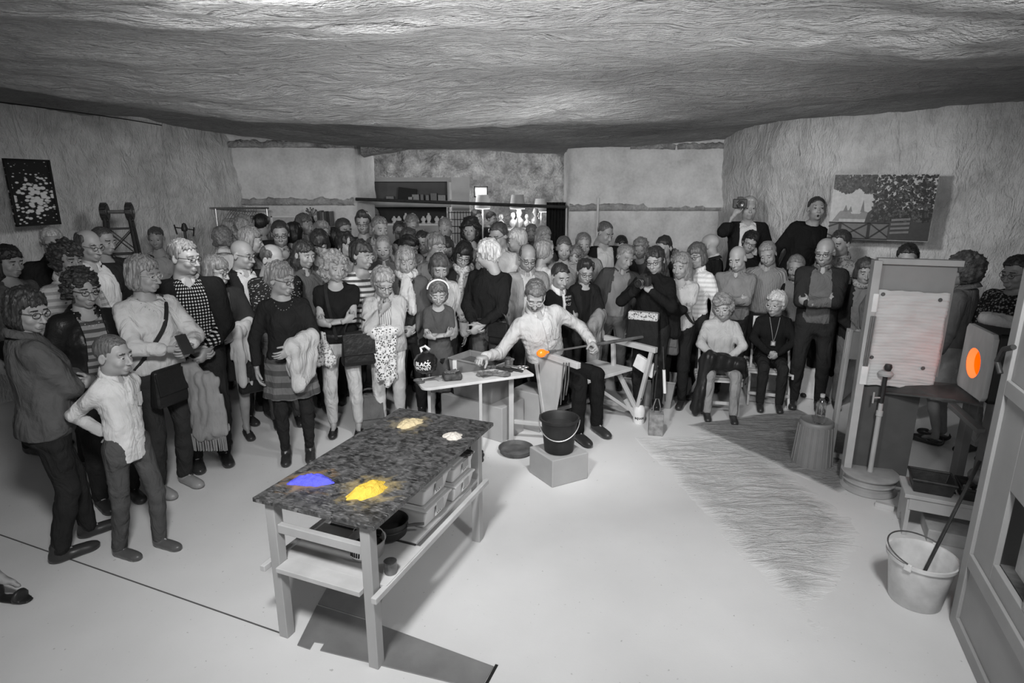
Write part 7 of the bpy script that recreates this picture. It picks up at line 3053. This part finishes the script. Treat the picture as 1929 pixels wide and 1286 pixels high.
# fringed shawl hanging from the same bag
s0 = pSweater.loc(np.array([.10, -.24, .95]) * pSweater.sc)
s1 = s0 + Vector((.13, -.02, -.10))
shl = blob('shawl', [(s0, s1, .05, .06, .7), (s1, s1 + Vector((.02, 0, -.34)), .065, .075, .6), (s0, s0 + Vector((.03, -.02, -.46)), .05, .07, .6), (s1 + Vector((-.06, 0, -.02)), s0 + Vector((.09, -.02, -.44)), .05, .07, .6)],
           cloth('knit', .20), .012, .010, .07, 4, 'long grey fringed shawl hanging beside the woman in white', 'shawl')
q = MB()
for i in range(26):
    t_ = i / 25
    p = (s0 + Vector((-.035, -.03, -.50))).lerp(s1 + Vector((.07, -.01, -.40)), t_)
    q.tube([p + Vector((0, 0, .03)), p + Vector((.006 * math.sin(i * 3), .006 * math.cos(i * 2), -.10))], .004, 4)
o = q.build('fringe', cloth('knit', .20), shl)
o.location = -Vector(shl.location)
drape('pale knitted cardigan over the arm of the long-haired woman', pLong, 1, .48, cloth('knit', .42), seed=5)
bag('dark shoulder bag below the pale knitted cardigan', pLong.loc(np.array([.16, -.20, .68]) * pLong.sc), (.24, .10, .34), LTH, pLong.by)
drape('pale coat folded over the arm of the woman in the striped dress', pBraid, 1, .30, cloth('plain', .46), seed=7, r=.055)
bag('large dark leather handbag hanging beside the curly blonde', pBlonde.loc(np.array([.17, -.17, .88]) * pBlonde.sc), (.30, .13, .30), LTH, pBlonde.by + .2, True, .12)
w_ = pBlonde.loc(np.array([-.14, -.20, 1.02]) * pBlonde.sc)
blob('patterned_scarf', [(w_, w_ + Vector((-.01, 0, -.12)), .035, .05, .8), (w_ + Vector((0, 0, -.10)), w_ + Vector((-.06, -.01, -.22)), .045, .06, .7), (w_ + Vector((0, 0, -.1)), w_ + Vector((.05, -.01, -.22)), .045, .06, .7)],
     cloth('print', .6, .15), .011, .008, .05, 9, 'pale patterned scarf knotted below the arms of the curly blonde', 'scarf')
drape('houndstooth scarf hanging from the arm of the older woman in light denim', pChin, 1, .46, cloth('print', .6, .03), seed=2, cat='scarf', name='checked_scarf', r=.04)
bag('black bag at the hip of the white-haired man', pWhite.loc(np.array([.20, -.14, .90]) * pWhite.sc), (.22, .10, .20), LTH, pWhite.by, True, .10)
drape('grey jacket held over the arms of the boy with glasses', pSpecs, 1, .42, cloth('plain', .24), seed=8, r=.055)
bag('dark bag with a floral top edge carried by the camera woman', pCam.loc(np.array([-.04, -.22, .92]) * pCam.sc), (.32, .10, .32), cloth('plain', .03), pCam.by, False)
q = MB()
q.box((0, 0, 0), (.272, .078, .075))
o = q.build('floral_band', cloth('print', .45, .06), bpy.data.objects['handbag.004'] if 'handbag.004' in bpy.data.objects else None, .01)
o.location = (0, 0, .145)
o.rotation_euler = (0, 0, 0)
bag('grey shoulder bag at the hip of the woman with crossed arms', pArms.loc(np.array([-.10, -.20, .80]) * pArms.sc), (.30, .10, .26), cloth('plain', .10), pArms.by, True)
w_ = pArms.loc(np.array([0, -.27, 1.14]) * pArms.sc)
blob('dark_scarf', [(w_ + Vector((-.07, 0, .02)), w_ + Vector((.08, 0, .02)), .05, .05, 1.0), (w_, w_ + Vector((.02, -.01, -.2)), .05, .06, .7)], cloth('plain', .02), .012, .006, .06, 4,
     'black scarf bundled in the crossed arms of the fair-haired woman', 'scarf')


def camera_thing(label, pos, yaw, tilt=0.0, s=1.0):
    r = empty('photo_camera', pos, label, 'camera', None, yaw)
    MB().box((0, 0, 0), (.125 * s, .055 * s, .085 * s)).build('camera_body', M_IRON, r, .008)
    MB().box((0, -.005 * s, .05 * s), (.05 * s, .045 * s, .025 * s)).build('viewfinder', M_IRON, r, .005)
    MB().lathe([(0, 0), (.034 * s, 0), (.036 * s, .03 * s), (.032 * s, .034 * s), (.034 * s, .075 * s), (.026 * s, .075 * s), (.024 * s, .06 * s), (0, .058 * s)], (0, -.026 * s, -.003), 22, Matrix.Rotation(RAD(90), 3, 'X')).build('lens', mat('black_lens', .02, .2, .5, bump=0), r)
    MB().lathe([(.0345 * s, .045 * s), (.037 * s, .05 * s), (.0345 * s, .055 * s)], (0, -.026 * s, -.003), 22, Matrix.Rotation(RAD(90), 3, 'X'), 1.0, False).build('lens_ring', M_STEEL, r)
    r.rotation_euler = (tilt, 0, yaw)
    return r


cpos = (pCam.wrist(0) + pCam.wrist(1)) / 2 + Vector((math.sin(pCam.by), -math.cos(pCam.by), 0)) * .05 + Vector((0, 0, .085))
camera_thing('black compact camera held by the woman in black', cpos, pCam.by - .4, .15)
camera_thing('black video camera raised by the white-haired man', pFilm.wrist(0) + Vector((.02, -.05, .10)), RAD(-12), 0, 1.15)
pw = pSeat2.loc(pSeat2.surf(0, 1.13, False, .03))
q = MB()
q.box((0, 0, 0), (.045, .008, .05))
o = q.build('pendant', GR(.16), pSeat2.root, .003)
o.location = Vector(pSeat2.surf(0, 1.13, False, .034))
q = MB()
q.box((0, -.005, 0), (.026, .003, .03))
o2 = q.build('pendant_inlay', GR(.45), o)
# dark coat over the lap of the first seated woman
l0 = pSeat1.loc(np.array([.0, -.30, .64]) * pSeat1.sc)
k1_ = pSeat1.loc(np.array([-.20, -.22, .66]) * pSeat1.sc)
blob('dark_coat', [(l0 + Vector((-.14, 0, .02)), l0 + Vector((.16, -.03, .0)), .085, .075, 1.0), (l0 + Vector((-.14, -.02, .02)), l0 + Vector((-.20, -.06, -.28)), .075, .06, 1.0), (l0 + Vector((-.20, -.06, -.26)), l0 + Vector((-.22, -.06, -.42)), .065, .075, .8),
                   (l0 + Vector((.0, -.03, .06)), l0 + Vector((-.13, -.04, .07)), .05, .07, 1.0), (l0 + Vector((.16, -.02, 0)), l0 + Vector((.20, -.04, -.10)), .06, .05, 1.0)], cloth('satin', .03), .013, .012, .09, 6,
     'shiny dark coat bunched on the lap of the seated woman in the roll-neck', 'coat')


def folding_chair(label, p):
    yaw = p.by
    r = empty('folding_chair', (p.root.location.x, p.root.location.y, 0), label, 'chair', 'wooden folding chairs', yaw)
    zt = .57 * p.sc - .115 * p.sc * (1 + .4 * p.fat)
    for i in range(6):
        MB().box((0, -.22 + i * .085, zt - .012), (.42, .065, .018)).build('seat_slat', M_WOODL, r, .003)
    for s in (-1, 1):
        MB().bar((s * .19, -.28, 0), (s * .17, .24, zt + .46), .022, .04, (0, 1, 0)).build('leg', M_WOODL, r, .003)
        MB().bar((s * .215, .32, 0), (s * .20, -.22, zt - .02), .022, .04, (0, 1, 0)).build('leg', M_WOODL, r, .003)
        MB().bar((s * .20, -.26, zt - .035), (s * .20, .26, zt - .035), .02, .035).build('seat_rail', M_WOODL, r, .003)
    for z in (.26, .35, .44):
        MB().bar((-.18, .245 + (z - .46) * .3, zt + z), (.18, .245 + (z - .46) * .3, zt + z), .016, .06).build('back_slat', M_WOODL, r, .003)
    MB().bar((-.19, -.24, .12), (.19, -.24, .12), .02, .03).build('stretcher', M_WOODL, r, .003)
    return r


folding_chair('pale wooden folding chair under the seated woman in the roll-neck', pSeat1)
folding_chair('pale wooden folding chair under the seated white-haired woman', pSeat2)
# low stone step along the right wall where two people stand
stp = MB()
stp.prism([(2.0, 6.85), (3.3, 5.75), (3.75, 6.25), (2.95, 8.4), (2.2, 8.4)], 0, .325)
o = stp.build('trim_9', M_PLASTER, None, .02)
o['kind'] = 'structure'
bag('brown rucksack on the floor behind the legs of the curly blonde', G(690, 785, .17) + Vector((0, .15, 0)), (.26, .16, .34), cloth('plain', .10), .3, True, .06, 'rucksack', 'rucksack')
# lettering and white button band on the boy's polo shirt
pPolo.placket(cloth('plain', .50), 1.22, 1.41, None, False, .024)
for i, (tx_, sz_, z_) in enumerate((('NEW JERSEY', .027, 1.375), ('EASTERN', .024, 1.343), ('R-CUP', .044, 1.292))):
    def pr(v, z0=z_, p=pPolo):
        return None
    o = text_mesh('lettering', tx_, sz_, M_PAPER, pPolo.root, Matrix.Identity(4), .0006, .0006)
    for v in o.data.vertices:
        x, y, z = v.co
        q_ = pPolo.surf(.062 + x * .8, z_ + y, False, .026)
        v.co = (q_[0], q_[1] - .002, q_[2])

# small things worn
q = MB()
for sg in (-1, 1):
    q.tube([pStripe.face_pt((sg * .083, .004 + .014 * math.cos(a), -.062 + .020 * math.sin(a))) for a in np.linspace(0, 6.28, 12)[:-1]], .0035, 6, True)
q.build('earrings', M_IRON, pStripe.root)
for pp in PEOPLE:
    if 'sunglasses on her head' in pp.root['label']:
        q = MB()
        for sg in (-1, 1):
            q.tube([pp.face_pt((sg * .034 + .026 * math.cos(a), -.062 - .01 * math.sin(a), .128 + .018 * math.sin(a))) for a in np.linspace(0, 6.28, 12)[:-1]], .004, 6, True)
            q.tube([pp.face_pt((sg * .060, -.060, .125)), pp.face_pt((sg * .092, .02, .06))], .004, 6)
        q.tube([pp.face_pt((-.01, -.066, .128)), pp.face_pt((.01, -.066, .128))], .004, 6)
        q.build('sunglasses', M_INK, pp.root)
